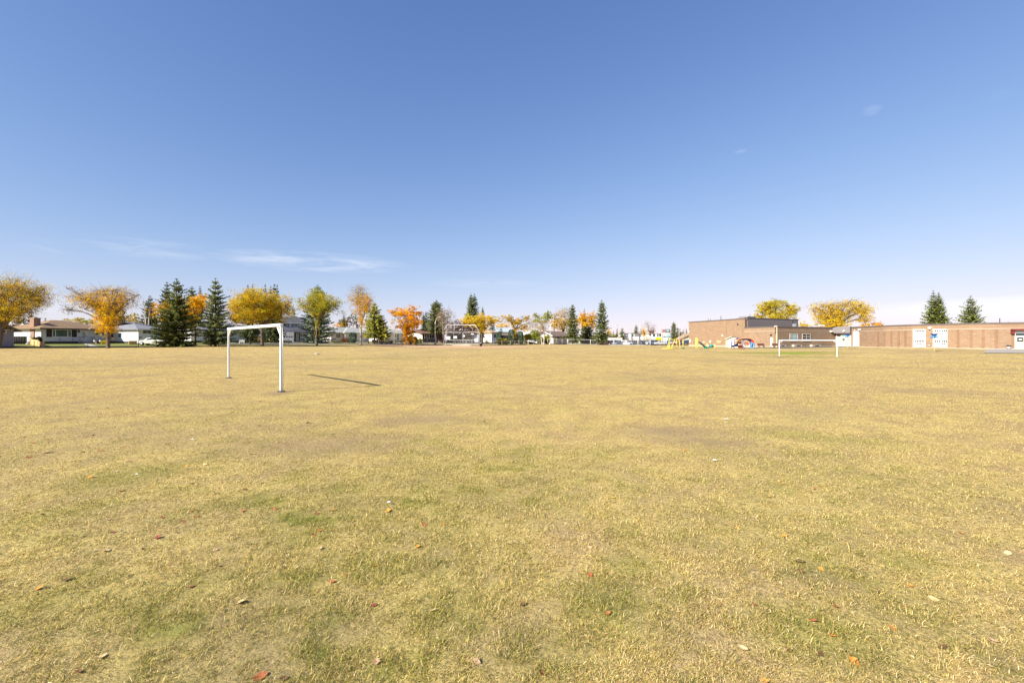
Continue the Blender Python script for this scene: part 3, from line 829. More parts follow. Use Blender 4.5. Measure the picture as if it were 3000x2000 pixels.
conifer('spruce_tree', 'fat blue spruce behind the thin yellow green elm beside the two storey house', 930, 118, 834, 48, [(.13, .15, .10), (.17, .19, .13), (.10, .12, .08)], skirt=.03, power=.62, dens=1.4, ragged=.13)
deciduous('elm_tree', 'yellow green elm with wide flung arms in front of the fat blue spruce', 928, 100,
          [(930, 880, 40, 30, .95), (898, 893, 34, 20, .6), (965, 893, 34, 26, .6), (985, 905, 24, 20, .25), (882, 885, 16, 14, .3), (930, 912, 26, 18, .8), (994, 885, 12, 14, .15), (928, 950, 10, 32, .5)], YGREEN + GREENY, fork_py=945, tr=.22, twig=1.4)
deciduous('ash_tree', 'tall thin half bare golden tree with fine grey top twigs', 1057, 110,
          [(1052, 862, 40, 26, .10), (1062, 890, 26, 30, .55), (1070, 905, 18, 14, .9), (1035, 880, 24, 24, .22), (1050, 845, 28, 14, .03), (1082, 885, 14, 22, .3), (1040, 912, 18, 12, .15), (1062, 935, 10, 26, .4)], ORANGE + GOLD, fork_py=950, tr=.26, twig=2.6, bark='bark_pale', edge_bare=.5)
conifer('spruce_tree', 'dull spruce behind the pale green roofed bungalow', 1007, 172, 919, 16, SPRUCE)
deciduous('crab_apple_tree', 'reddish rounded tree over the pale green bungalow roof', 1020, 168, [(1014, 945, 20, 14, .9), (1036, 942, 18, 18, .8)], RUST + GREEN, fork_py=965, tr=.2)
deciduous('shrub_tree', 'low bright orange bush showing over the left end of the pale green roof', 993, 166, [(995, 953, 14, 7, 1.1)], GOLD + ORANGE, fork_py=965, tr=.1)
conifer('larch_tree', 'yellow green larch with two stems beside the tall half bare tree', 1097, 120, 884, 38, LARCH + SPRUCE[:2], skirt=.16, tops=[(1118, 922, 26, .16)], power=.8)
deciduous('maple_tree', 'small low orange bush at the foot of the yellow green larch', 1080, 124, [(1082, 952, 18, 8, .9)], ORANGE + GOLD, fork_py=970, tr=.1)
deciduous('elm_tree', 'dense bright orange tree before the white bungalow, its leaves reaching down the trunk', 1187, 122,
          [(1168, 916, 28, 14, 1.3), (1208, 916, 24, 18, 1.3), (1192, 938, 26, 24, 1.4), (1222, 942, 20, 18, 1.1), (1172, 958, 13, 9, 1.0), (1190, 965, 18, 18, 1.2), (1187, 990, 14, 20, 1.0), (1208, 985, 10, 20, .4)], ORANGE, fork_py=985, tr=.28, twig=1.1, edge_bare=.15)
deciduous('shrub_tree', 'pale yellow thin bush left of the dense orange tree', 1155, 138, [(1155, 950, 12, 16, .25)], GOLD, fork_py=975, tr=.08, bark='bark_pale')
conifer('spruce_tree', 'short dark spruce just right of the dense orange tree', 1248, 146, 911, 16, DARKSP, tops=[(1240, 914, 9, .2)])
conifer('spruce_tree', 'green spruce overhanging the dark brown house by the street lamp', 1279, 140, 879, 32, SPRUCE, skirt=.22, power=.6)
deciduous('elm_tree', 'bare brown twiggy tree standing by the backstop', 1303, 126, [(1295, 922, 24, 20, .16), (1305, 945, 22, 28, .14), (1314, 920, 14, 22, .1), (1290, 940, 14, 20, .12)], DULL, fork_py=972, tr=.2, twig=3.2, stems=2, bark='bark_pale', edge_bare=.1)
deciduous('birch_tree', 'bare grey white birch behind the backstop', 1330, 150, [(1328, 925, 14, 22, .0), (1336, 940, 10, 20, .0)], DULL, fork_py=960, tr=.12, twig=2.6, bark='bark_pale')
deciduous('crab_apple_tree', 'dark maroon leaved tree behind the backstop screen', 1352, 152, [(1335, 958, 26, 16, 1.0), (1365, 962, 24, 16, 1.0), (1340, 945, 12, 8, .5), (1390, 962, 20, 12, .7)], MAROON, fork_py=985, tr=.2)
shrub('hedge', 'added dark foliage mass standing in for tree shade behind the backstop screen', 1310, 1384, 972, 143, MAROON + DARKSP, 'hedge', 6)  # added dark foliage, stands in for tree shade and maroon shrub
conifer('spruce_tree', 'tallest twin tipped blue spruce behind the flat topped yellow elm', 1380, 182, 858, 22, BLUESP, skirt=.2, tops=[(1390, 858, 18, .3), (1379, 862, 18, .3)], power=.7)
conifer('spruce_tree', 'short spruce right of the twin tipped spruce', 1414, 182, 897, 13, SPRUCE, skirt=.2)
conifer('spruce_tree', 'dark green spruce behind the right half of the flat topped yellow elm', 1442, 160, 940, 15, SPRUCE + DARKSP)
deciduous('elm_tree', 'flat topped wide yellow elm beside the black bin', 1411, 131,
          [(1372, 938, 24, 13, 1.1), (1405, 934, 32, 13, 1.3), (1438, 938, 22, 12, 1.2), (1405, 950, 32, 12, 1.0), (1362, 948, 12, 8, .5), (1452, 941, 10, 9, .7), (1412, 965, 16, 14, .5)], YELLOW + GOLD[:2], fork_py=978, tr=.26, twig=1.6)
deciduous('elm_tree', 'forked elm with gaping yellow branches over the clipped cypresses', 1508, 146,
          [(1482, 933, 20, 10, .8), (1505, 946, 14, 14, 1.0), (1522, 944, 16, 12, 1.0), (1542, 930, 14, 9, .6), (1508, 968, 10, 14, 1.0), (1507, 983, 9, 10, .9), (1552, 945, 20, 14, .04), (1494, 936, 12, 8, .5)], GOLD + YGREEN, fork_py=970, tr=.26, twig=1.8)
deciduous('ash_tree', 'far golden tree behind the pale blue roof', 1476, 236, [(1476, 954, 16, 9, .9), (1462, 960, 10, 7, .8)], GOLD, fork_py=975, tr=.2)
deciduous('ash_tree', 'far rust tree behind the white gabled house and the leafy shrubs', 1540, 230, [(1538, 958, 14, 10, .8), (1526, 962, 10, 8, .6)], RUST + GOLD, fork_py=978, tr=.2)
deciduous('ash_tree', 'far pale gold tree seen between the gauzy golden tree and its spruce', 1690, 215, [(1690, 944, 14, 16, .8)], GOLD + DULL, fork_py=970, tr=.2)
conifer('spruce_tree', 'tiny round green conifer over the tan roofed house', 1468, 172, 957, 7, SPRUCE, power=.5)
conifer('spruce_tree', 'tiny spruce tip over the pale blue roof', 1485, 230, 953, 5, DARKSP)
deciduous('ash_tree', 'bare grey twiggy tree between the forked elm and the far leafy poplar', 1556, 176, [(1552, 945, 20, 16, .05), (1566, 955, 16, 12, .12), (1545, 960, 14, 10, .2)], GOLD + DULL, fork_py=975, tr=.2, twig=3.0, bark='bark_pale')
deciduous('poplar_tree', 'far leafy green yellow tree with two round heads', 1590, 205, [(1572, 930, 11, 12, 1.2), (1602, 927, 17, 14, 1.3), (1588, 940, 24, 8, .9)], GREENY, fork_py=965, tr=.3)
deciduous('elm_tree', 'bare vase shaped tree left of the central street lamp', 1590, 142, [(1578, 948, 16, 12, .14), (1605, 948, 16, 13, .08), (1590, 962, 18, 14, .3), (1592, 945, 16, 10, .1)], DULL + GOLD[:1], fork_py=990, tr=.2, twig=3.0, bark='bark_pale', stems=2)
deciduous('shrub_tree', 'small bright yellow tree right of the central street lamp', 1624, 160, [(1624, 950, 9, 15, 1.3)], GOLD, fork_py=975, tr=.14)
deciduous('elm_tree', 'large gauzy golden tree with a bare dome of twigs left of the left centre spruce', 1650, 172,
          [(1640, 926, 26, 20, .22), (1654, 916, 24, 14, .12), (1640, 950, 24, 18, .6), (1660, 945, 14, 26, .5), (1628, 938, 14, 16, .3)], GOLD + DULL[:2], fork_py=978, tr=.3, twig=3.0, bark='bark_gold', edge_bare=.4)
conifer('spruce_tree', 'green brown spruce right of the gauzy golden tree', 1677, 152, 891, 20, SPRUCE, skirt=.06, power=.55)
conifer('spruce_tree', 'spruce tip standing behind the orange trees between the two centre spruces', 1712, 178, 903, 12, SPRUCE)
deciduous('maple_tree', 'orange tree between the two centre spruces', 1712, 166, [(1705, 935, 16, 20, 1.2), (1722, 930, 15, 14, .5), (1738, 932, 15, 17, .6), (1733, 950, 14, 15, 1.1), (1715, 952, 16, 12, .9)], GOLD + ORANGE, fork_py=968, tr=.24, twig=2.2, bark='bark_gold')
conifer('spruce_tree', 'low spreading dark spruce between the two centre spruces', 1722, 158, 956, 26, SPRUCE + DARKSP, power=.4)
conifer('spruce_tree', 'tallest pointed spruce at the left end of the car park', 1763, 150, 877, 24, BLUESP + SPRUCE, skirt=.05, power=.62)
deciduous('shrub_tree', 'small golden tree at the right foot of the car park spruce', 1781, 165, [(1782, 974, 9, 10, 1.1)], GOLD, fork_py=990, tr=.1)
for a in ((1790, 968, 3, 'first tiny dark spruce right of the small golden tree'), (1797, 967, 5, 'second tiny dark spruce right of the small golden tree')):
    conifer('spruce_tree', a[3], a[0], 290, a[1], a[2], DARKSP)
deciduous('shrub_tree', 'olive round bush behind the white sheds', 1796, 250, [(1797, 982, 10, 6, 1.0)], LARCH, fork_py=990, tr=.1)
conifer('spruce_tree', 'narrow green spruce left of the bent lamp over the car park', 1808, 250, 960, 6, SPRUCE)
conifer('spruce_tree', 'broad olive conifer right of the bent lamp over the car park', 1823, 240, 960, 9, LARCH[2:3] + SPRUCE, power=.5)
conifer('spruce_tree', 'open grey green spruce over the white shop', 1864, 262, 950, 12, SPRUCE, ragged=.35)
conifer('spruce_tree', 'dark slim spruce next to the gold cone over the shops', 1878, 262, 961, 6, DARKSP)
deciduous('shrub_tree', 'upright gold cone shaped tree over the shops', 1887, 236, [(1887, 970, 6, 12, 1.0), (1890, 985, 5, 10, 1.0)], GOLD, fork_py=992, tr=.14, bark='bark_gold')
deciduous('ash_tree', 'tall bare fine twigged tree over the yellow shop sign', 1903, 214, [(1902, 955, 18, 14, .05), (1898, 944, 13, 9, .0), (1916, 957, 14, 12, .04), (1905, 970, 12, 8, .7), (1924, 968, 12, 8, .0)], RUST, fork_py=978, tr=.2, twig=3.0, bark='bark_pale', edge_bare=.0)
conifer('spruce_tree', 'full green spruce right of the tall shop sign', 1974, 232, 942, 13, SPRUCE, power=.6, tops=[(1988, 956, 8, .1)])
conifer('spruce_tree', 'left small spruce beside the brick gymnasium corner', 2002, 262, 964, 5, SPRUCE)
conifer('spruce_tree', 'right small spruce beside the brick gymnasium corner', 2011, 262, 961, 6, SPRUCE)
deciduous('shrub_tree', 'rust brown bush behind the car park lamps', 1995, 250, [(1995, 977, 5, 7, .8)], RUST, fork_py=988, tr=.1)
for a, t in (((2075, 931, 4), 'left dark spruce tip over the brick gymnasium roof'), ((2081, 931, 4), 'middle dark spruce tip over the brick gymnasium roof'), ((2112, 924, 6), 'tallest dark spruce tip over the brick gymnasium roof'), ((2197, 918, 4), 'spruce tip behind the rooftop box')):
    conifer('spruce_tree', t, a[0], 230, a[1], a[2], DARKSP)
deciduous('elm_tree', 'yellow elm with a dome of leaves behind the grey metal gymnasium wall', 2270, 158,
          [(2262, 900, 34, 22, .5), (2235, 908, 22, 18, .7), (2310, 908, 26, 20, .6), (2270, 925, 40, 16, .6), (2228, 926, 20, 12, .55), (2325, 918, 14, 18, .15), (2275, 890, 32, 12, .6), (2282, 938, 28, 10, 1.0)], YELLOW + GREENY[:2], fork_py=962, tr=.4, dens=1.6, twig=1.6)
deciduous('elm_tree', 'wide yellow elm behind the school entrance with bare outer twigs', 2452, 152,
          [(2460, 925, 50, 26, .85), (2405, 905, 34, 20, .20), (2430, 898, 30, 18, .35), (2510, 905, 34, 24, .45), (2535, 915, 20, 24, .3), (2410, 930, 26, 20, .35), (2480, 892, 40, 14, .22), (2440, 948, 40, 14, .8), (2525, 935, 24, 14, .4), (2380, 915, 14, 22, .08)], YELLOW + GOLD[:2], fork_py=965, tr=.45, dens=1.5, twig=1.8, edge_bare=.3)
deciduous('poplar_tree', 'low pale yellow tree seen between the two school elms', 2358, 170, [(2358, 952, 20, 9, .8)], YELLOW, fork_py=975, tr=.2)
deciduous('shrub_tree', 'left small orange tree showing over the curved school roof', 2545, 150, [(2545, 952, 15, 9, 1.3)], GOLD + ORANGE, fork_py=985, tr=.2)
deciduous('shrub_tree', 'right small orange tree showing over the curved school roof', 2578, 150, [(2575, 950, 14, 9, 1.3)], ORANGE, fork_py=985, tr=.2)
conifer('spruce_tree', 'twin topped green spruce behind the white louvred panels of the school', 2734, 122, 849, 40, SPRUCE + LARCH[2:3], skirt=.1, tops=[(2750, 856, 24, .4)], ragged=.2, power=1.0, dens=.75)
conifer('spruce_tree', 'sparse open spruce with long drooping arms behind the school', 2844, 122, 864, 46, SPRUCE + LARCH[2:3], skirt=.1, ragged=.24, power=1.0, dens=.7)
for a, t in (((55, 905, 16, 118), 'dark spruce behind the leaning elm at the left edge'), ((92, 906, 16, 120), 'dark green spruce left of the brick chimney'), ((133, 929, 10, 150), 'small grey green spruce right of the brick chimney'), ((163, 936, 4, 190), 'tiny spruce tip over the brown bungalow ridge'), ((70, 915, 11, 119), 'low dark spruce between the two left edge spruces')):
    conifer('spruce_tree', t, a[0], a[3], a[1], a[2], DARKSP)
deciduous('shrub_tree', 'green and orange hedge like tree seen over the brown bungalow ridge', 240, 150, [(235, 938, 22, 6, 1.1), (268, 944, 26, 8, .9), (195, 936, 8, 4, .6)], GREENY + ORANGE[:2], fork_py=955, tr=.2)
deciduous('shrub_tree', 'small orange brown tree between the spruce and the poplar stems', 388, 135, [(384, 935, 12, 18, .7)], GOLD + DULL, fork_py=960, tr=.12)

# bushes and clipped evergreens
shrub('shrub', 'yellow green bush beside the steps of the brown roofed bungalow', 298, 318, 995, 92, YGREEN)
shrub('shrub', 'dark evergreen shrubs at the foot of the brick chimney', 96, 120, 984, 86, DARKSP, group='garden shrubs')
shrub('hedge', 'green and yellow low hedge left of the goal post in front of the garage', 762, 800, 995, 124, GREENY + GREEN, 'hedge')
shrub('hedge', 'dark green low hedge right of the goal post in front of the garage', 806, 855, 997, 124, GREEN + DARKSP, 'hedge')
shrub('hedge', 'dark clipped hedge under the window behind the near goal', 690, 762, 997, 108, DARKSP, 'hedge')
shrub('clipped_cypress', 'round clipped blue green cypress ball before the pale green roofed bungalow', 1023, 1044, 973, 132, TOPIARY, 'topiary', dome=True)
shrub('shrub', 'reddish shrub left of the round clipped cypress', 1000, 1024, 988, 134, MAROON + RUST)
shrub('shrub', 'row of dark low garden shrubs before the white bungalow', 1110, 1150, 996, 132, GREEN + MAROON)
shrub('shrub', 'low green garden shrubs left of the larch stems', 978, 1000, 1000, 130, GREEN)
shrub('shrub', 'dark shrub at the left corner of the white bungalow', 1090, 1108, 994, 134, DARKSP + RUST)
shrub('shrub', 'olive round shrub before the cream wall of the dark brown house', 1216, 1236, 990, 134, LARCH)
shrub('shrub', 'green orange bush at the right foot of the dense orange tree', 1196, 1222, 980, 128, LARCH + ORANGE[:1])
shrub('clipped_cypress', 'leftmost and smallest of three clipped cypress columns', 1454, 1470, 971, 146, TOPIARY, 'topiary', dome=True, group='clipped cypresses')
shrub('clipped_cypress', 'middle tallest clipped cypress column left of the yellow forked trunk', 1488, 1508, 965, 142, TOPIARY, 'topiary', dome=True, group='clipped cypresses')
shrub('clipped_cypress', 'right clipped cypress column half in deep shade', 1514, 1534, 970, 143, TOPIARY, 'topiary', dome=True, group='clipped cypresses')
shrub('shrub', 'bright yellow green spreading bush between the clipped cypresses', 1458, 1490, 988, 139, YGREEN + GREENY)
shrub('shrub', 'tall yellow green shrub right of the clipped cypress columns', 1534, 1556, 968, 150, LARCH + YGREEN)
shrub('shrub', 'big leafy green shrub left of the bare vase shaped tree', 1552, 1580, 962, 156, GREENY + GREEN)
shrub('shrub', 'rounded green bush under the bare vase shaped tree', 1574, 1590, 981, 148, GREEN + GREENY)
shrub('shrub', 'green bush between the bare vase shaped tree and the central street lamp', 1594, 1612, 979, 150, GREEN + GREENY)

# the far town's trees, one mass along the skyline
rt = np.random.default_rng(5); cs = []; tn = []
for k in range(420):
    a = math.radians(rt.uniform(-62, 62)); d = rt.uniform(290, 420); w = rt.uniform(3, 8); h = rt.uniform(2.2, 5.0)
    q = rt.normal(size=(170, 3)); q /= np.linalg.norm(q, axis=1)[:, None]; q *= rt.random((170, 1)) ** .4
    cs.append(q * np.array([w, w, h * .6]) + np.array([d * math.sin(a), d * math.cos(a), .6 + h * .5])); tn.append(np.full(170, rt.integers(0, 6)))
cs = np.concatenate(cs); tn = np.concatenate(tn)
v, q = cards(cs, np.full(len(cs), 1.3), .8)
tag(np_mesh('treeline', v, q, M['leafy'], None, np.repeat(tint(len(cs), [(.12, .13, .06), (.20, .18, .08), (.08, .10, .06), (.28, .20, .06), (.16, .13, .09), (.10, .12, .07)], None, .15, tn), 4, 0)),
    'far low mass of town trees along the skyline', 'trees', kind='stuff')
# ---------------------------------------------------------------- buildings
class Plane:
    """an upright front plane through the point seen at pixel column px, D metres off, running to the right at angle rot"""
    def __init__(s, px=None, D=None, rot=None, p0=None, p1=None, z0=None):
        if p0 is None:
            s.o = Vector((*XY(px, D), 0)); a = math.radians(rot); s.r = Vector((math.cos(a), math.sin(a), 0))
        else:
            s.o = Vector((*p0, 0)); s.r = (Vector((*p1, 0)) - s.o).normalized(); s.len = (Vector((*p1, 0)) - s.o).length
        s.n = Vector((s.r.y, -s.r.x, 0))
        s.z0 = gz(s.o.x, s.o.y) if z0 is None else z0

    def u(s, px, d=0.0):
        t = (px - 1500) / F; o = s.o + s.n * d
        return (t * o.y - o.x) / (s.r.x - t * s.r.y)

    def z(s, py, px, d=0.0):
        return Z(py, (s.P(s.u(px, d), d, 0)).y)

    def P(s, u, d, z):
        return s.o + s.r * u + s.n * d + Vector((0, 0, z))

    def box(s, mb, u0, u1, d0, d1, z0, z1):
        return mb.hexa([s.P(u0, d1, z0), s.P(u1, d1, z0), s.P(u1, d0, z0), s.P(u0, d0, z0), s.P(u0, d1, z1), s.P(u1, d1, z1), s.P(u1, d0, z1), s.P(u0, d0, z1)])


def hip_roof(pl, mb, u0, u1, d0, d1, ze, zr, inset, ov=.5, th=.18):
    """d0 back (negative), d1 front"""
    u0, u1, d0, d1 = u0 - ov, u1 + ov, d0 - ov, d1 + ov; dm = (d0 + d1) / 2
    a = [pl.P(u0, d1, ze), pl.P(u1, d1, ze), pl.P(u1, d0, ze), pl.P(u0, d0, ze)]
    b = [p - Vector((0, 0, th)) for p in a]
    r = [pl.P(u0 + inset, dm, zr), pl.P(u1 - inset, dm, zr)]
    mb.faces(a + b + r, [(0, 1, 9, 8), (1, 2, 9), (2, 3, 8, 9), (3, 0, 8), (4, 7, 6, 5), (0, 4, 5, 1), (1, 5, 6, 2), (2, 6, 7, 3), (3, 7, 4, 0)])


def gable_roof(pl, mb, u0, u1, d0, d1, ze, zr, along='u', ov=.5, th=.18, oe=.4):
    """ridge along u (eaves front and back) or along d (gable faces front)"""
    if along == 'u':
        dm = (d0 + d1) / 2; k = (zr - ze) / (d1 - dm)
        sec = [(d1 + ov, ze - ov * k), (dm, zr), (d0 - ov, ze - ov * k)]
        pts = [pl.P(u0 - oe, d, z) for d, z in sec] + [pl.P(u0 - oe, d, z - th) for d, z in sec[::-1]]
        mb.prism(pts, pl.r * (u1 - u0 + 2 * oe))
    else:
        um = (u0 + u1) / 2; k = (zr - ze) / (um - u0)
        sec = [(u0 - ov, ze - ov * k), (um, zr), (u1 + ov, ze - ov * k)]
        pts = [pl.P(u, d1 + oe, z) for u, z in sec] + [pl.P(u, d1 + oe, z - th) for u, z in sec[::-1]]
        mb.prism(pts, pl.n * (d0 - d1 - 2 * oe))


def window(pl, root, px0, px1, py0, py1, frame='white', pane='glass', bars=1, d=0.0, shutters=None, fw=.09, name='window', label=None):
    u0, u1 = pl.u(px0, d), pl.u(px1, d); pm_ = (px0 + px1) / 2; z1, z0 = pl.z(py0, pm_, d), pl.z(py1, pm_, d)
    f = MB(); t = d + .07
    pl.box(f, u0, u1, d - .02, t, z1 - fw, z1); pl.box(f, u0, u1, d - .02, t, z0, z0 + fw)
    pl.box(f, u0, u0 + fw, d - .02, t, z0 + fw, z1 - fw); pl.box(f, u1 - fw, u1, d - .02, t, z0 + fw, z1 - fw)
    for k in range(1, bars):
        x = u0 + (u1 - u0) * k / bars; pl.box(f, x - fw * .35, x + fw * .35, d - .02, t - .01, z0 + fw, z1 - fw)
    w = f.build(name, M[frame], root)
    if label: w['label'] = label
    g = MB(); pl.box(g, u0 + fw, u1 - fw, d - .02, d + .03, z0 + fw, z1 - fw); g.build('pane', M[pane], w)
    if shutters:
        for a, b2 in ((u0 - .06 - shutters[0], u0 - .06), (u1 + .06, u1 + .06 + shutters[0])):
            q = MB(); pl.box(q, a, b2, d - .02, d + .05, z0, z1); q.build('shutter', M[shutters[1]], root)
    return w


def door(pl, root, px0, px1, py0, py1, mat='white', d=0.0, pane=None, knob=.85, name='door'):
    u0, u1 = pl.u(px0, d), pl.u(px1, d); pc = (px0 + px1) / 2; z1, z0 = pl.z(py0, pc, d), pl.z(py1, pc, d)
    q = MB(); pl.box(q, u0, u1, d - .03, d + .05, z0, z1); o = q.build(name, M[mat], root)
    h = MB(); x = u0 + (u1 - u0) * knob; zz = z0 + (z1 - z0) * .47; pl.box(h, x - .04, x + .04, d + .04, d + .12, zz - .08, zz + .08); h.build('handle', M['dark'], o)
    if pane:
        g = MB(); pl.box(g, u0 + (u1 - u0) * .2, u1 - (u1 - u0) * .2, d + .04, d + .065, z0 + (z1 - z0) * .35, z1 - (z1 - z0) * .12); g.build('pane', M[pane], o)
    return o


def walls(pl, root, u0, u1, depth, z1, mat, d=0.0, found=.35, name='wall', zb=None):
    zb = pl.z0 if zb is None else zb
    q = MB(); pl.box(q, u0, u1, d - depth, d, zb + found, z1); w = q.build(name, M[mat], root)
    if found:
        f = MB(); pl.box(f, u0 + .02, u1 - .02, d - depth + .02, d - .02, zb - .8, zb + found); f.build('foundation', M['foundation'], root)
    return w


def gable_wall(pl, root, u0, u1, d, ze, zr, mat, side=False, name='gable_wall', th=.12):
    q = MB()
    if not side: q.prism([pl.P(u0, d, ze), pl.P(u1, d, ze), pl.P((u0 + u1) / 2, d, zr)], pl.n * -th)
    else: q.prism([pl.P(side, u0, ze), pl.P(side, u1, ze), pl.P(side, (u0 + u1) / 2, zr)], pl.r * th)
    return q.build(name, M[mat], root)


def gutter(pl, root, u0, u1, d, z, mat='fascia_white'):
    q = MB(); pl.box(q, u0, u1, d, d + .09, z - .2, z - .02); return q.build('fascia', M[mat], root)


def roof_obj(mb, mat, root): return mb.build('roof', M[mat], root)


def house(label, px, D, rot, group='houses along the edge of the field', name='house', z0=None):
    pl = Plane(px, D, rot, z0=z0)
    return pl, thing(name, label, 'house', (pl.o.x, pl.o.y, pl.z0), group)


# white gabled house cut by the left edge
pl, h = house('white sided house with a shaded gable cut off by the left edge', -75, 69, 72)
uR = pl.u(41); ze = pl.z(964, 41); uM = uR / 2; zr = pl.z(938, -10)
walls(pl, h, 0, uR, 10, ze, 'shade_lav_siding', 0, .25); gable_wall(pl, h, 0, uR, .02, ze, zr - .25, 'dark_brown')  # lavender wall and dark brown gable hold this front's shade in their colour
rb = MB(); gable_roof(pl, rb, 0, uR, -10, 0, ze + .12, zr, 'd', .7, .2, .7); roof_obj(rb, 'roof_grey', h)
window(pl, h, 3, 18, 966, 977, 'white', 'glass')
# what stands behind it: brown garage, dark fence, white stair house
pl, h = house('tan roofed garage with a grey door behind the dark fence', 40, 98, 60, name='garage')
u1 = pl.u(110); ze = pl.z(966, 60); walls(pl, h, 0, u1, 8, ze, 'red_brick', 0, .1)
rb = MB(); hip_roof(pl, rb, 0, u1, -8, 0, ze + .1, pl.z(949, 70), 3.5, .6); roof_obj(rb, 'roof_tan', h); door(pl, h, 42, 63, 972, 984, 'shade_lav_siding', 0, None, .9, 'garage_door')
pl, h = house('white walled extension between the dark fence and the brick chimney', 66, 92, 65, name='outbuilding')
u1 = pl.u(95); walls(pl, h, 0, u1, 3, pl.z(967, 70), 'white', 0, .1); rb = MB(); pl.box(rb, -.3, u1 + .2, -3.3, .4, pl.z(967, 70), pl.z(964.5, 70)); roof_obj(rb, 'roof_tan', h)
door(pl, h, 69, 73, 977, 993, 'cream_door', 0)
pl = Plane(41, 86, 60); t = thing('board_fence', 'very dark board fence between the white gabled house and the brown bungalow', 'fence', (pl.o.x, pl.o.y, pl.z0))
u1 = pl.u(79)
for k in range(8):
    q = MB(); pl.box(q, u1 * k / 8 + .01, u1 * (k + 1) / 8 - .01, -.03, .03, pl.z0 - .2, pl.z(985, 60)); q.build('fence_panel', M['dark_fence'], t)
pl = Plane(80, 84, 60); t = thing('white_stairs', 'white painted outdoor stairs with railing left of the brick chimney', 'stairs', (pl.o.x, pl.o.y, pl.z0))
u1 = pl.u(93)
for k in range(6):
    q = MB(); z1 = pl.z0 + (k + 1) * .22; pl.box(q, u1 * k / 6, u1 * (k + 1) / 6, -1, 0, z1 - .06, z1); q.build('step', M['white'], t)
q = MB(); q.tube([pl.P(0, .02, pl.z0 + .9), pl.P(u1, .02, pl.z0 + 2.3)], .05); [q.tube([pl.P(u1 * k / 7, .02, pl.z0 + .2 * k - .1), pl.P(u1 * k / 7, .02, pl.z0 + .9 + .2 * k)], .025, 4) for k in range(8)]; q.build('railing', M['white'], t)

# brown roofed bungalow
pl, h = house('brown roofed bungalow with brick chimney and wide shuttered picture window', 120, 88, 74)
u0, u1 = 0, pl.u(352); ze = pl.z(962.5, 130); uw = pl.u(258)
w = walls(pl, h, 0, u1, 9, ze, 'grey_siding', 0, .55)
rb = MB(); uB = pl.u(300); hip_roof(pl, rb, 0, uB, -9, .3, ze + .12, pl.z(937, 200), 4.6, .75)
hip_roof(pl, rb, uw, u1 + .2, -8, 1.0, ze + .16, pl.z(946, 290), 3.9, .6); r = roof_obj(rb, 'roof_brown', h)
q = MB(); pl.box(q, -.7, u1 + .75, .98, 1.10, ze - .12, ze + .12); q.build('fascia', M['fascia'], h)
q = MB(); uc = pl.u(92, -2.5); pl.box(q, uc, uc + 1.05, -3.0, -1.8, pl.z0 - .3, pl.z(931, 100)); c = q.build('chimney', M['red_brick'], h)
q = MB(); pl.box(q, uc - .08, uc + 1.13, -3.08, -1.72, pl.z(931, 100), pl.z(929.3, 100)); pl.box(q, uc + .3, uc + .75, -2.6, -2.2, pl.z(929.3, 100), pl.z(926.5, 100)); q.build('chimney_cap', M['conc_light'], c)
window(pl, h, 153, 209, 965.5, 987, 'white', 'glass_green', 1, 0, (.85, 'shutter'))
q = MB()
for a in (162, 198): x = pl.u(a); pl.box(q, x - .06, x + .06, .0, .09, pl.z(986, 180), pl.z(966.5, 180))
q.build('window_mullion', M['white'], h)
window(pl, h, 290, 322, 968, 980, 'white', 'glass', 2, 0, (.55, 'shutter'))
door(pl, h, 238, 253, 968.5, 999, 'white', 0, 'glass_green')
q = MB(); ud = pl.u(228), pl.u(262); pl.box(q, ud[0], ud[1], .0, 1.6, pl.z0 - .3, pl.z(999.5, 245)); pl.box(q, ud[0] + .3, ud[1] - .2, 1.6, 2.1, pl.z0 - .3, pl.z(1003, 245)); q.build('stoop', M['concrete'], h)
for a in (ud[0] + .05, ud[1] - .05):
    q = MB(); zt = pl.z(999.5, 245); q.tube([pl.P(a, .1, zt + .9), pl.P(a, 1.5, zt + .9), pl.P(a, 2.1, zt + .2)], .035, 5)
    for k in range(6): q.tube([pl.P(a, .2 + k * .25, zt), pl.P(a, .2 + k * .25, zt + .9)], .018, 4)
    q.build('railing', M['dark'], h)
for a in (175, 214):
    q = MB(); x = pl.u(a); pl.box(q, x - .15, x + .15, 0, .05, pl.z(995, a), pl.z(993, a)); q.build('vent', M['dark'], h)
for a in (283, 327):
    q = MB(); x = pl.u(a); pl.box(q, x - .5, x + .5, 0, .05, pl.z(1003.5, a), pl.z(999, a)); q.build('basement_window', M['glass'], h)
q = MB(); x = pl.u(270, -4); q.tube([pl.P(x, -4, pl.z(948, 270)), pl.P(x, -4, pl.z(934, 270))], .14, 8); q.build('roof_vent', M['bench'], h)
q = MB(); pl.box(q, pl.u(228), pl.u(232), 0, .22, pl.z(974, 230), pl.z(968, 230)); q.build('porch_lamp', M['dark'], h)
pl2 = Plane(283, 93, 74); t = thing('planter', 'low brown timber planter box beside the yellow green bush', 'planter', (pl2.o.x, pl2.o.y, pl2.z0))
q = MB(); pl2.box(q, 0, pl2.u(300), -.6, 0, pl2.z0 - .1, pl2.z0 + .45); q.build('planter_box', M['brown_wood'], t); q = MB(); pl2.box(q, .05, pl2.u(300) - .05, -.55, -.05, pl2.z0 + .45, pl2.z0 + .5); q.build('soil', M['foundation'], t)
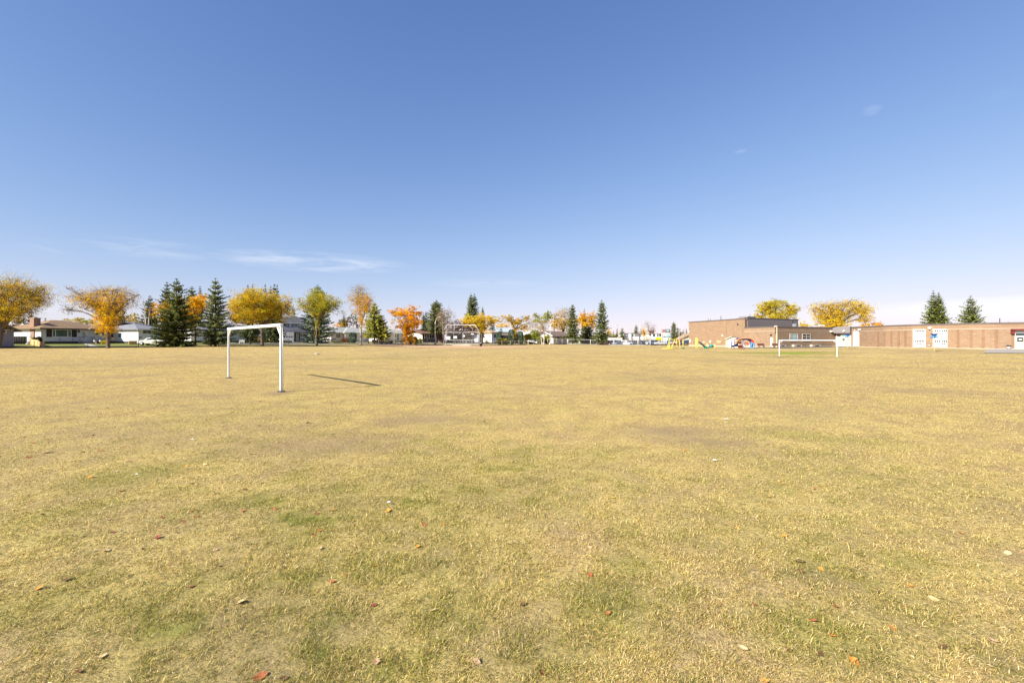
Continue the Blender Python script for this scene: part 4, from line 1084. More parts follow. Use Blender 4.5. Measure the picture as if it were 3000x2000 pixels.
for a, lb in ((277, 'left white garden lamp before the brown bungalow'), (294, 'right white garden lamp before the brown bungalow')):
    x, y = XY(a, 90); z = gz(x, y); t = thing('garden_lamp', lb, 'lamp', (x, y, z), 'garden lamps'); q = MB(); q.tube([(x, y, z), (x, y, z + .55)], .04, 6); q.build('post', M['dark'], t); q = MB(); q.lathe([(.05, .5), (.16, .6), (.17, .75), (.05, .85)], (x, y, z), 8); q.build('lamp_shade', M['lamp'], t)
drape('front_walk', [(266, 75), (298, 75.5)], [(244, 93), (256, 94)], M['conc_light'], .08, 8, 14)
# stub of new board fence at the field edge
pts = [(92, 84), (112, 79), (128, 73.5)]
t = thing('board_fence', 'short new orange wood board fence stepping down to the field', 'fence', (*XY(112, 79), gz(*XY(112, 79))))
for k in range(2):
    a, b2 = Vector((*XY(*pts[k]), 0)), Vector((*XY(*pts[k + 1]), 0)); p_ = Plane(p0=a[:2], p1=b2[:2]); za = gz(a.x, a.y); L_ = p_.len; nb = 14
    q = MB()
    for j in range(nb):
        u = L_ * j / nb; z = gz(*p_.P(u, 0, 0)[:2]); p_.box(q, u + .01, u + L_ / nb - .01, -.015, .015, z, z + 1.05 - .12 * k)
    q.build('fence_panel', M['new_wood'], t)
for a in pts:
    x, y = XY(*a); z = gz(x, y); q = MB(); q.box(x - .08, x + .08, y - .08, y + .08, z - .2, z + 1.15); q.build('post', M['new_wood'], t)

# grey roofed white bungalow
pl, h = house('white bungalow with grey hip roof behind the parked white car', 405, 97, 72)
u1 = pl.u(478); ze = pl.z(965, 410); walls(pl, h, 0, u1, 14, ze, 'white_siding', 0, .5)
rb = MB(); hip_roof(pl, rb, 0, u1, -14, 0, ze + .1, pl.z(943.5, 425, -5), 4.2, .6); roof_obj(rb, 'roof_grey', h); gutter(pl, h, -.6, u1 + .6, .6, ze + .1)
window(pl, h, 417, 444, 965.8, 978, 'white', 'glass', 2)
q = MB(); pl.box(q, pl.u(408), pl.u(413), 0, .25, pl.z(989.5, 410), pl.z(987, 410)); q.build('mailbox', M['black'], h)
for a in (-5.2, -7.8):
    q = MB(); q.hexa([pl.P(-.05, a, ze - 1.6), pl.P(0.02, a, ze - 1.6), pl.P(.02, a - .9, ze - 1.6), pl.P(-.05, a - .9, ze - 1.6), pl.P(-.05, a, ze - .7), pl.P(.02, a, ze - .7), pl.P(.02, a - .9, ze - .7), pl.P(-.05, a - .9, ze - .7)]); q.build('window', M['glass'], h)
pl2 = Plane(378, 90, 60); t = thing('retaining_wall', 'low orange wood retaining wall left of the white car', 'wall', (pl2.o.x, pl2.o.y, pl2.z0))
q = MB()
for k in range(3): pl2.box(q, 0, pl2.u(424), -.15 - .03 * k, .0 - .03 * k, pl2.z0 - .1 + k * .3, pl2.z0 + .18 + k * .3)
q.build('sleeper', M['new_wood'], t)

# white house behind the spruces and the goal
pl, h = house('white house mostly hidden by the two tall spruces', 560, 108, 62)
u1 = pl.u(742); ze = pl.z(966, 570); walls(pl, h, 0, u1, 9, ze, 'white_siding', 0, .45)
rb = MB(); hip_roof(pl, rb, 0, u1, -9, 0, ze + .1, ze + 2.2, 4.5, .6); roof_obj(rb, 'roof_grey', h)
window(pl, h, 573, 583, 971, 988, 'white', 'glass', 2); window(pl, h, 595, 612, 972, 984, 'white', 'glass', 2); window(pl, h, 706, 722, 978, 986, 'white', 'glass', 2)
pl2 = Plane(700, 98, 20); t = thing('garden_bench', 'white garden bench on the lawn behind the near goal', 'bench', (pl2.o.x, pl2.o.y, pl2.z0)); u1 = pl2.u(716)
q = MB(); pl2.box(q, 0, u1, -.2, .25, pl2.z0 + .42, pl2.z0 + .47); q.build('seat', M['white'], t)
q = MB(); pl2.box(q, 0, u1, -.25, -.2, pl2.z0 + .75, pl2.z0 + .9); pl2.box(q, 0, u1, -.25, -.2, pl2.z0 + .55, pl2.z0 + .66); q.build('backrest', M['white'], t)
for a in (.03, u1 - .1):
    for d in (-.25, .17): q = MB(); pl2.box(q, a, a + .07, d, d + .07, pl2.z0, pl2.z0 + (.9 if d < 0 else .42)); q.build('leg', M['white'], t)

# two storey house with double garage
pl, h = house('two storey house with a dark roof, blue shaded upper floor and white double garage', 822, 142, 36)
u1 = pl.u(915); ze = pl.z(944.5, 830); zr = pl.z(929, 830, -4.5)
walls(pl, h, 0, u1, 9, ze, 'blue_siding', 0, .3, zb=pl.z0); gable_wall(pl, h, -9, 0, 0, ze, zr - .15, 'cream_siding', side=-.10)  # shaded front tinted blue, sunlit gable end tinted cream
q = MB(); pl.box(q, -.06, 0, -9, .0, pl.z0, ze); q.build('side_wall', M['cream_siding'], h)
rb = MB(); gable_roof(pl, rb, 0, u1, -9, 0, ze + .1, zr + .15, 'u', .6, .2, .5); roof_obj(rb, 'roof_dark', h); gutter(pl, h, -.5, u1 + .5, .6, ze - .05)
window(pl, h, 829.5, 841, 947, 957, 'white', 'glass', 2, 0, (.6, 'shutter_blue')); window(pl, h, 861, 871.5, 948.5, 957.5, 'white', 'glass', 2, 0, (.6, 'shutter_blue'))
q = MB(); v0 = -4.9; pl.box(q, -.2, -.1, -5.3, -3.7, ze - .1, ze + .95); q.build('gable_vent', M['brown_wood'], h)
dg = 5.5; ug0, ug1 = pl.u(796.5, dg), pl.u(861, dg); zg = pl.z(972, 800, dg)
walls(pl, h, ug0, ug1, dg - .05, zg, 'white_siding', dg, .15, 'garage_wall')
q = MB(); pl.box(q, ug0 - .06, ug0, .02, dg, pl.z0, zg); q.build('side_wall', M['cream_siding'], h)  # sunlit garage side, its light put into the cream
rb = MB(); zt = pl.z(958, 825); rb.faces([pl.P(ug0 - .5, dg + .6, zg + .05), pl.P(u1 + .4, dg * .35 + .6, zg + .05), pl.P(u1 + .4, .02, zt), pl.P(ug0 - .5, .02, zt), pl.P(ug0 - .5, dg + .6, zg - .15), pl.P(u1 + .4, dg * .35 + .6, zg - .15), pl.P(u1 + .4, .02, zt - .2), pl.P(ug0 - .5, .02, zt - .2)],
         [(0, 1, 2, 3), (7, 6, 5, 4), (0, 4, 5, 1), (1, 5, 6, 2), (2, 6, 7, 3), (3, 7, 4, 0)]); rb.build('garage_roof', M['roof_dark'], h)
q = MB(); q.prism([pl.P(ug0 - .04, dg, zg), pl.P(ug0 - .04, .02, zg), pl.P(ug0 - .04, .02, zt - .2)], pl.r * .1); q.build('gable_wall', M['cream_siding'], h)
a, b2 = pl.u(800, dg), pl.u(858, dg); z1, z0 = pl.z(980, 828, dg), pl.z(1000, 828, dg)
q = MB(); pl.box(q, a, b2, dg, dg + .06, z0, z1); gd = q.build('garage_door', M['white'], h)
for k in range(8):
    q = MB(); x = a + (b2 - a) * (k + .25) / 8; pl.box(q, x, x + (b2 - a) / 8 * .62, dg + .05, dg + .08, z0 + (z1 - z0) * .58, z0 + (z1 - z0) * .80); q.build('pane', M['glass'], gd)
for k in (0, 1):
    q = MB(); x = a + (b2 - a) * (.27 + .47 * k); w_ = (b2 - a) * .21; q.prism([pl.P(x - w_, dg + .01, z1 + .08), pl.P(x + w_, dg + .01, z1 + .08), pl.P(x + w_ * .6, dg + .01, z1 + .3), pl.P(x, dg + .01, z1 + .38), pl.P(x - w_ * .6, dg + .01, z1 + .3)], pl.n * .06); q.build('arch_trim', M['cream'], h)
door(pl, h, 867, 875, 976, 1000, 'grey_siding', .03); q = MB(); pl.box(q, pl.u(863), pl.u(866), .0, .12, pl.z0, pl.z(975, 865)); pl.box(q, pl.u(876), pl.u(878.5), .0, .1, pl.z0, pl.z(975, 877)); q.build('door_surround', M['dark'], h)
q = MB(); x = pl.u(886, 2); pl.box(q, x, x + .15, 2, 2.15, pl.z0, zg); q.build('porch_post', M['white'], h)

# pale green roofed bungalow
pl, h = house('bungalow with pale green grey hip roof and pinkish walls', 970, 142, 50)
u1 = pl.u(1083); ze = pl.z(975, 980); walls(pl, h, 0, u1, 9, ze, 'pink_stucco', 0, .4)
rb = MB(); hip_roof(pl, rb, 0, u1, -9, 0, ze + .1, pl.z(958.5, 1020, -4.5), 5.0, .7); um = pl.u(1005); hip_roof(pl, rb, um, u1, -8, 1.3, ze + .12, pl.z(959.5, 1030, -3.5), 4.2, .6); roof_obj(rb, 'roof_light', h); gutter(pl, h, -.6, u1 + .6, .72, ze + .1, 'fascia')
window(pl, h, 984, 997, 977.5, 990, 'cream_door', 'glass_green', 2, 0, name='window'); window(pl, h, 1010, 1017, 978, 985, 'white', 'glass', 1)
q = MB(); pl.box(q, um, u1, .0, 1.28, pl.z0 - .5, ze); q.build('front_bay', M['pink_stucco'], h)
# white bungalow behind the orange tree
pl, h = house('white bungalow with light grey roof behind the dense orange tree', 1112, 144, 45)
u1 = pl.u(1186); ze = pl.z(976, 1120); walls(pl, h, 0, u1, 9, ze, 'white_siding', 0, .35)
rb = MB(); hip_roof(pl, rb, 0, u1, -9, 0, ze + .1, pl.z(960.5, 1145, -4.5), 4.5, .6); roof_obj(rb, 'roof_light', h); gutter(pl, h, -.6, u1 + .6, .62, ze + .1)
window(pl, h, 1120, 1140, 977.5, 986, 'white', 'glass', 2, 0, (.4, 'shutter_blue')); door(pl, h, 1156.5, 1161, 978, 994, 'white', 0, 'glass'); door(pl, h, 1163.5, 1168, 978, 997, 'shutter_blue', 0)
q = MB(); pl.box(q, pl.u(1108), pl.u(1130), 1.5, 6, pl.z0 - .3, pl.z(996, 1115)); q.build('ramp', M['conc_light'], h)
# dark brown house
pl, h = house('dark brown fronted house with cream side wall and red brown roof behind the street lamp', 1238, 142, 42)
u1 = pl.u(1302); ze = pl.z(975.5, 1245); walls(pl, h, 0, u1, 9, ze, 'dark_brown', 0, .4); q = MB(); pl.box(q, -.07, -.01, -9, 0, pl.z0 + .2, ze); q.build('side_wall', M['cream_siding'], h)
rb = MB(); gable_roof(pl, rb, 0, u1, -9, 0, ze + .1, pl.z(965.5, 1250, -4.5), 'u', .9, .25, 1.0); roof_obj(rb, 'roof_redbrown', h); gutter(pl, h, -1.0, u1 + 1, .9, ze + .05)
window(pl, h, 1243, 1272, 977.5, 991.5, 'white', 'glass', 4); door(pl, h, 1281, 1288, 980, 996, 'brown_wood', 0); door(pl, h, 1288.3, 1295, 980, 996, 'brown_wood', 0, None, .15)
q = MB(); pl.box(q, pl.u(1278), pl.u(1298), 0, 1.5, pl.z0 - .3, pl.z(997, 1288)); pl.box(q, pl.u(1279), pl.u(1297), 1.5, 2.2, pl.z0 - .3, pl.z(1001, 1288)); q.build('stoop', M['red_brick'], h)
# lavender gabled house behind backstop
pl, h = house('lavender house with a low gable behind the backstop', 1312, 156, 49)
u1 = pl.u(1402); ze = pl.z(978, 1320); ug = pl.u(1366)
walls(pl, h, 0, u1, 8, ze, 'shade_lav_siding', 0, .3); gable_wall(pl, h, ug, u1, .03, ze, pl.z(970, 1384), 'shade_lav_siding')  # tree shadow on these walls is put into the lavender
rb = MB(); gable_roof(pl, rb, 0, ug, -8, 0, ze + .1, ze + 1.4, 'u', .6, .2, .3); gable_roof(pl, rb, ug, u1, -8, .05, ze + .1, pl.z(969, 1384) + .1, 'd', .6, .22, .6); roof_obj(rb, 'roof_choc', h)
window(pl, h, 1372, 1377, 980, 990, 'dark', 'glass', 1, .03); window(pl, h, 1330, 1345, 981, 990, 'white', 'glass', 2)
# tan roofed house
pl, h = house('tan roofed house with shaded lavender front and sunlit cream side right of the black bin', 1402, 152, 44)
uw = pl.u(1428); ze = pl.z(975, 1405); walls(pl, h, 0, uw + 5, 9, ze, 'shade_lav_siding', 0, .3)  # shade of the main front put into its lavender
for a in ((1405, 1409), (1416, 1420.5)): window(pl, h, a[0], a[1], 981, 988, 'dark', 'glass')
dw = 4.5; u2 = pl.u(1441, dw); u3 = pl.u(1463, dw); walls(pl, h, u2, u3, dw - .02, ze, 'blue_siding', dw, .3, 'wing_wall'); q = MB(); pl.box(q, u2 - .07, u2 - .01, .02, dw, pl.z0 + .3, ze); q.build('side_wall', M['cream'], h)  # wing front coloured blue for shade, its side cream for sunlight
rb = MB(); hip_roof(pl, rb, 0, u3, -9, 0, ze + .1, pl.z(962.5, 1425, -4), 4.5, .6); hip_roof(pl, rb, u2, u3, -5, dw, ze + .13, pl.z(965, 1445, 0), 2.0, .6); roof_obj(rb, 'roof_tan', h)
window(pl, h, 1446, 1454, 978, 990, 'white', 'glass_green', 1, dw)
pl, h = house('house with a pale blue roof peeping over the tan roofed one', 1446, 215, 25)
u1 = pl.u(1500); ze = pl.z(971, 1450); walls(pl, h, 0, u1, 9, ze, 'cream', 0, 0); rb = MB(); gable_roof(pl, rb, 0, u1, -9, 0, ze + .1, pl.z(960, 1470, -4.5), 'u', .5, .2, .4); roof_obj(rb, 'roof_blue', h)
q = MB(); x = pl.u(1453, -3); pl.box(q, x, x + .8, -3.4, -2.6, ze, pl.z(961, 1454)); q.build('chimney', M['conc_light'], h)
pl, h = house('low brown house with cream fascia between the clipped cypresses', 1468, 168, 30)
u1 = pl.u(1530); ze = pl.z(981, 1475); walls(pl, h, 0, u1, 8, ze, 'dark_brown', 0, .2); rb = MB(); gable_roof(pl, rb, 0, u1, -8, 0, ze + .1, pl.z(974, 1480, -4), 'u', .8, .2, .5); roof_obj(rb, 'roof_choc', h); gutter(pl, h, -.5, u1, .8, ze + .2, 'cream'); window(pl, h, 1476, 1484, 984, 992, 'white', 'glass', 2)
pl, h = house('brown grey gabled house behind the bare vase shaped tree and the street lamp', 1621, 162, 35)
u1 = pl.u(1668); ze = pl.z(983, 1625); zr = pl.z(970, 1640, -5)
walls(pl, h, 0, u1, 10, ze, 'pink_stucco', 0, .2); gable_wall(pl, h, -10, 0, 0, ze, zr - .1, 'white_siding', side=-.05); rb = MB(); gable_roof(pl, rb, 0, u1, -10, 0, ze + .1, zr, 'u', .9, .22, 1.2); roof_obj(rb, 'roof_choc', h)
q = MB(); q.hexa([pl.P(-1.24, .95, ze - .25), pl.P(-1.14, .95, ze - .25), pl.P(-1.14, -5, zr - .05), pl.P(-1.24, -5, zr - .05), pl.P(-1.24, .95, ze + .02), pl.P(-1.14, .95, ze + .02), pl.P(-1.14, -5, zr + .25), pl.P(-1.24, -5, zr + .25)]); q.build('barge_board', M['fascia_white'], h)
window(pl, h, 1630, 1640, 986, 995, 'white', 'glass', 2); window(pl, h, 1648, 1656, 986, 995, 'white', 'glass', 1)
pl, h = house('white gabled house half hidden behind the big leafy green shrub', 1542, 172, 30)
u1 = pl.u(1582); ze = pl.z(985, 1560); zr = pl.z(973, 1575); walls(pl, h, 0, u1, 9, ze, 'cream', 0, .2); gable_wall(pl, h, 0, u1 * 1.6, .03, ze, zr, 'cream'); rb = MB(); gable_roof(pl, rb, 0, u1 * 1.6, -9, 0, ze + .1, zr + .1, 'd', .6, .25, .6); roof_obj(rb, 'fascia_white', h)
pl2 = Plane(1546, 152, 10); t = thing('garden_wall', 'low orange brown garden wall under the green shrubs', 'wall', (pl2.o.x, pl2.o.y, pl2.z0)); q = MB(); pl2.box(q, 0, pl2.u(1572), -.3, 0, pl2.z0 - .2, pl2.z(992, 1560)); q.build('wall', M['red_brick'], t)
q = MB(); pl2.box(q, -.05, pl2.u(1572) + .05, -.35, .05, pl2.z(992, 1560), pl2.z(991, 1560)); q.build('coping', M['new_wood'], t)

# satellite dishes on the roofs at the left
for px_, py_, D_, lb in ((35, 943, 96, 'left satellite dish over the tan garage roof'), (70, 951, 96, 'right satellite dish over the tan garage roof')):
    x, y = XY(px_, D_); z = Z(py_, D_); t = thing('satellite_dish', lb, 'satellite dish', (x, y, z - .9), 'satellite dishes')
    q = MB(); q.tube([(x, y, z - 1.6), (x, y, z)], .04, 6); q.build('mast', M['galv'], t); q = MB(); pr = [(.04, .0), (.18, .03), (.30, .09), (.34, .13)]
    vs = []; fs = []
    for r_, dd in pr:
        for k in range(14): a = 6.283 * k / 14; vs.append((x + r_ * math.cos(a) - .2, y - .1 - dd, z + r_ * math.sin(a)))
    for i in range(3):
        for k in range(14): fs.append((i * 14 + k, i * 14 + (k + 1) % 14, (i + 1) * 14 + (k + 1) % 14, (i + 1) * 14 + k))
    fs.append(tuple(range(14))); q.faces(vs, fs, True); q.build('dish', M['white'], t)

# ---------------------------------------------------------------- shops across the car park
def shop(label, px0, px1, D, top, mat, base=998, fascia=None, depth=14, rot=0, group='shops across the car park', name='shop', gables=False):
    pl, h = house(label, px0, D, rot, group, name); h['category'] = 'shop'
    u1 = pl.u(px1); zt = pl.z(top, px0)
    walls(pl, h, 0, u1, depth, zt, mat, 0, 0, zb=pl.z0 - 1)
    q = MB(); pl.box(q, -.15, u1 + .15, -depth - .1, .15, zt, zt + .18); q.build('roof', M['fascia' if not gables else 'conc_light'], h)
    zc = pl.z(base - 3, px0); q = MB(); pl.box(q, .3, u1 - .3, -.02, .06, pl.z0 - .5, zc); q.build('shop_window', M['glass'], h)
    if fascia:
        q = MB(); pl.box(q, .1, u1 - .1, .06, .35, zc, pl.z(fascia, px0)); q.build('fascia_board', M['sign_white'], h)
    return pl, h, u1, zc


pl, h, u1, zc = shop('long low white shed at the left end of the car park', 1788, 1823, 235, 989, 'white', name='shed'); h['category'] = 'shed'
pl, h, u1, zc = shop('cream end wall between the white shed and the white shop', 1820, 1830, 240, 986, 'cream_siding')
pl, h, u1, zc = shop('tall blank white shop with a red lettered fascia', 1829, 1850, 242, 977, 'white', 998, 987)
pl, h, u1, zc = shop('flat roofed shop with teal upper windows beside the tall white one', 1849, 1872, 243, 976.5, 'metal_grey', 998, 986.5)
window(pl, h, 1850, 1860, 978.5, 985.5, 'white', 'glass_teal', 2, .05)
for a in ((1853, 1859), (1838, 1846)):
    q = MB(); pl.box(q, pl.u(a[0], .4), pl.u(a[1], .4), .35, .4, pl.z(992.5, a[0]), pl.z(990.5, a[0])); q.build('sign_strip', M['sign_pink'], h)
pl, h, u1, zc = shop('long cream shop front with a bright yellow sign', 1872, 1939, 244, 978, 'white', 998, 988)
for a in ((1876, 1884, 979, 985, 'conc_light'), (1899, 1908, 979, 984, 'conc_light'), (1904, 1911, 979, 986, 'sign_white'), (1920, 1925, 979, 986, 'sign_white'), (1925, 1929, 979, 986, 'dark'), (1931, 1937, 979, 985, 'dark'), (1913, 1919, 979, 986, 'dark')):
    q = MB(); pl.box(q, pl.u(a[0]), pl.u(a[1]), .02, .09, pl.z(a[3], a[0]), pl.z(a[2], a[0])); q.build('upper_panel', M[a[4]], h)
for a in ((1921, 1938, 987.5, 995.5, 'sign_yellow', 'yellow_sign'), (1893, 1900, 988.5, 994, 'conc_light', 'sign_panel'), (1903, 1912, 989, 993, 'sign_pink', 'sign_panel')):
    q = MB(); pl.box(q, pl.u(a[0], .5), pl.u(a[1], .5), .36, .5, pl.z(a[3], a[0]), pl.z(a[2], a[0])); q.build(a[5], M[a[4]], h)
pl, h, u1, zc = shop('white shop with a curved teal roof behind the yellow climbing frame', 1953, 1992, 240, 988, 'white', 999, 989)
q = MB(); ub = pl.u(1970), pl.u(1986); um = (ub[0] + ub[1]) / 2; R_ = (ub[1] - ub[0]) / 2
q.prism([pl.P(um - R_ * math.cos(a), -2, pl.z(988, 1975) + .2 + R_ * .75 * math.sin(a)) for a in np.linspace(0, math.pi, 12)], pl.n * -9); q.build('curved_roof', M['glass_teal'], h)
q = MB(); pl.box(q, pl.u(1956, .4), pl.u(1960, .4), .36, .42, pl.z(994, 1957), pl.z(991, 1957)); pl.box(q, pl.u(1968, .4), pl.u(1980, .4), .36, .42, pl.z(993, 1970), pl.z(992, 1970)); q.build('sign_strip', M['sign_grey'], h)
pl, h = house('white gabled shop with a sloping tan roof beside the gymnasium', 1993, 225, 0, 'shops across the car park', 'shop'); h['category'] = 'shop'
u1 = pl.u(2030); walls(pl, h, 0, u1, 10, pl.z(990, 1995), 'cream', 0, 0, zb=pl.z0 - 1); rb = MB(); gable_roof(pl, rb, 0, u1 + 2, -10, 0, pl.z(990, 1995), pl.z(978, 2012), 'd', .8, .5, .8); roof_obj(rb, 'roof_tan', h); gable_wall(pl, h, 0, u1 + 2, .03, pl.z(990, 1995), pl.z(979, 2012), 'conc_light'); q = MB(); pl.box(q, 0, u1, -.02, .06, pl.z0 - .5, pl.z(997, 1995)); q.build('shop_window', M['glass'], h)
# pylon sign
pl = Plane(1938, 205, 0); t = thing('pylon_sign', 'tall shop sign with a grey and dark teal top board above a pale blue one', 'sign', (pl.o.x, pl.o.y, pl.z0)); u1 = pl.u(1962)
for a in (1938, 1941): q = MB(); x = pl.u(a); pl.box(q, x, x + .3, -.15, .15, pl.z0, pl.z(974, a)); q.build('post', M['cream'], t)
q = MB()
for k in range(5): x = pl.u(1939.3); pl.box(q, x, x + .22, -.1, .18, pl.z(978 + 4.5 * k, 1939), pl.z(975.6 + 4.5 * k, 1939))
q.build('infill_panel', M['dark'], t)
us = pl.u(1949.5)
q = MB(); pl.box(q, 0, us, -.25, .25, pl.z(974, 1940), pl.z(964, 1940)); b_ = q.build('logo_board', M['sign_grey'], t)
q = MB(); c_ = pl.P(us * .55, .27, pl.z(969, 1944)); q.prism([c_ + pl.r * (.75 * math.sin(a) * (1 if i % 2 == 0 else .42)) + Vector((0, 0, .75 * math.cos(a) * (1 if i % 2 == 0 else .42))) for i, a in enumerate(np.linspace(0, 2 * math.pi, 13)[:12])], pl.n * .05); q.build('star_mark', M['sign_red'], b_)
q = MB(); pl.box(q, us + .02, u1, -.25, .25, pl.z(974, 1940), pl.z(964, 1940)); b_ = q.build('teal_board', M['sign_teal'], t)
q = MB()
for k, (a, b2) in enumerate(((.15, .85), (.1, .9), (.25, .75))):
    z = pl.z(966.2 + k * 2.4, 1955); w_ = u1 - us
    for j in range(5): f0 = a + (b2 - a) * j / 5; pl.box(q, us + w_ * f0, us + w_ * (f0 + (b2 - a) / 5 * .7), .26, .29, z - .1, z + .1)
q.build('sign_lettering', M['sign_white'], b_)
q = MB(); pl.box(q, pl.u(1942), pl.u(1953), -.2, .2, pl.z(984, 1945), pl.z(976, 1945)); q.build('lower_board', M['blue_siding'], t)
# ---------------------------------------------------------------- the school
A, B, Cc_, Dd = XY(2018, 132), XY(2182, 109.6), (75.0, 119.5), (70.2, 141.9)
L0, L1, L2 = XY(2180, 108.4), XY(2270, 101), XY(2447, 108.6)
WG = [XY(2497, 105.6), XY(2540, 99.9), XY(2589, 94.6), XY(2630, 91.6), XY(2670, 88.9), XY(2712, 86.9), XY(2755, 85), XY(2798, 83), XY(2840, 81.1), XY(2900, 79.3), XY(2963, 77.9), XY(3080, 75.4), XY(3300, 71.5)]
TOP = 4.62
sch = thing('school_building', 'long low tan brick school with a tall gymnasium block and white louvred panels', 'school', (*L1, gz(*L1)))
GT = 6.84
q = MB(); q.prism([(*p, -.6) for p in (A, B, Cc_, Dd)], (0, 0, GT + .6)); q.build('gymnasium', M['school_brick'], sch)
q = MB()
foot = [L0, L1, L2] + WG + [(WG[-1][0] + 22, WG[-1][1] + 18), (112, 128), (75.3, 119.0), (57.2, 109.3)]
q.prism([(*p, -.6) for p in foot], (0, 0, TOP + .6)); q.build('wall', M['school_brick'], sch)
segs = [(L0, L1), (L1, L2), (L2, WG[0])] + list(zip(WG[:-1], WG[1:]))
PL = [Plane(p0=a, p1=b2, z0=0) for a, b2 in segs]
gp = Plane(p0=A, p1=B, z0=0); gs = Plane(p0=B, p1=Cc_, z0=0)


def cap(name, planes, z0, z1, d1, mat, parent=sch, d0=-.25):
    """a band that follows the faceted front, mitred at every bend"""
    def corner(i, d):
        if i == 0: return planes[0].P(0, d, 0)
        if i == len(planes): return planes[-1].P(planes[-1].len, d, 0)
        n = (planes[i - 1].n + planes[i].n).normalized(); return planes[i].P(0, 0, 0) + n * (d / max(.5, n.dot(planes[i].n)))
    q = MB()
    for i in range(len(planes)):
        v = []
        for z in (z0, z1):
            for j, d in ((i, d1), (i + 1, d1), (i + 1, d0), (i, d0)):
                p = corner(j, d); v.append((p.x, p.y, z))
        q.hexa(v)
    return q.build(name, M[mat], parent)


cap('parapet', PL, TOP - .02, TOP + .22, .07, 'parapet'); cap('brick_ledge', PL, 3.72, 3.80, .045, 'conc_light', d0=-.05)
cap('plinth', PL, -.5, .36, .035, 'conc_light', d0=-.05)
cap('gym_parapet', [gp], GT - .02, GT + .22, .08, 'parapet'); cap('gym_plinth', [gp], -.5, .35, .04, 'conc_light', d0=-.05)
q = MB(); gs.box(q, 1.0, gs.len + .1, -.05, .10, TOP + .05, GT + .25); q.build('metal_siding', M['metal_grey'], sch)
q = MB(); gs.box(q, 0, gs.len + .1, -.2, .16, GT + .2, GT + .38); q.build('siding_cap', M['parapet'], sch)
q = MB(); x = gs.u(2317.5); gs.box(q, x, x + .5, .08, .16, TOP + .1, GT + .2); q.build('downpipe', M['parapet'], sch)
q = MB(); gs.box(q, gs.u(2320.5), gs.u(2331), .08, .2, gs.z(959, 2325), gs.z(948.5, 2325)); q.build('wall_panel', M['blue_siding'], sch)
q = MB(); gs.box(q, gs.u(2191, -2), gs.u(2214, -2), -4.5, -2, GT, gs.z(926.5, 2200, -2)); q.build('rooftop_unit', M['metal_grey'], sch)
q = MB(); q.tube([(*XY(2365, 122), TOP), (*XY(2365, 122), Z(958, 122)), (*XY(2378, 122), Z(956.5, 122))], .12, 6); q.build('roof_pipe', M['cream'], sch)
q = MB(); q.tube([(*XY(2414, 120), TOP), (*XY(2414, 120), Z(952.5, 120)), (*XY(2397, 120), Z(952.5, 120))], .16, 6); q.build('roof_pipe', M['cream'], sch)
q = MB(); q.tube([(*XY(2929, 90), TOP), (*XY(2929, 90), Z(932, 90))], .07, 6); q.build('roof_mast', M['dark'], sch)
for px, D, h_ in ((2888, 88, .3), (2915, 88, .22), (2952, 87, .3), (2970, 87, .2), (2160, 118, .3)):
    x, y = XY(px, D); zt = TOP if px > 2200 else GT; q = MB(); q.tube([(x, y, zt), (x, y, zt + .25 + h_)], .05, 5); q.tube([(x - .25, y, zt + .2 + h_), (x + .25, y, zt + .3 + h_)], .03, 4); q.build('roof_vent', M['dark'], sch)
# gymnasium wall: coloured games panels, small lights, pipes
for a in ((2100, 2112, 997, 1004, 'salmon'), (2059, 2065, 1000, 1004, 'sign_pink'), (2020, 2023, 994, 1002, 'white')):
    q = MB(); gp.box(q, gp.u(a[0]), gp.u(a[1]), 0, .03, gp.z(a[3], a[0]), gp.z(a[2], a[0])); q.build('games_panel', M[a[4]], sch)
q = MB(); c_ = gp.P(gp.u(2081), 0, gp.z(1000, 2081)); q.prism([c_ + gp.r * (.28 * math.cos(t)) + Vector((0, 0, .28 * math.sin(t))) for t in np.linspace(0, 6.283, 17)[:16]], gp.n * .04); q.build('target_disc', M['sign_white'], sch)
for px, py, p_ in ((2118, 983, gp), (2019, 971, gp)):
    q = MB(); x = p_.u(px); z = p_.z(py, px); p_.box(q, x - .12, x + .12, 0, .25, z - .16, z + .16); q.build('wall_light', M['lamp'], sch)
q = MB(); x = gp.u(2162); gp.box(q, x - .15, x + .15, 0, .15, gp.z(952, 2162), gp.z(947.5, 2162)); q.build('camera_box', M['dark'], sch)
for k in (2128, 2175):
    q = MB(); x = gp.u(k); gp.box(q, x - .12, x + .12, 0, .06, .1, GT - .1); q.build('brick_pier', M['school_brick'], sch)
# low block: door, two windows, window wells
p1, p2, p3 = PL[0], PL[1], PL[2]
door(p1, sch, 2257, 2264.5, 988.5, 1015.5, 'cream_door', 0)
q = MB(); x = p1.u(2260); p1.box(q, x - .15, x + .15, 0, .3, p1.z(982, 2260), p1.z(979, 2260)); q.build('wall_light', M['dark'], sch)
for a, b2, pn in ((2313.5, 2338, 'glass_teal'), (2350, 2374.5, 'glass')):
    w = window(p2, sch, a, b2, 977, 999.5, 'conc_light', pn, 2, .02, fw=.16)
    q = MB(); u0, u1 = p2.u(a), p2.u(b2); z0, z1 = p2.z(999.5, a), p2.z(977, a); p2.box(q, u0 + .15, u1 - .15, .05, .085, z0 + (z1 - z0) * .6, z0 + (z1 - z0) * .64)
    if pn == 'glass': p2.box(q, u0 + .15, u1 - .15, .05, .085, z0 + (z1 - z0) * .28, z0 + (z1 - z0) * .31)
    q.build('glazing_bar', M['sign_white'], w)
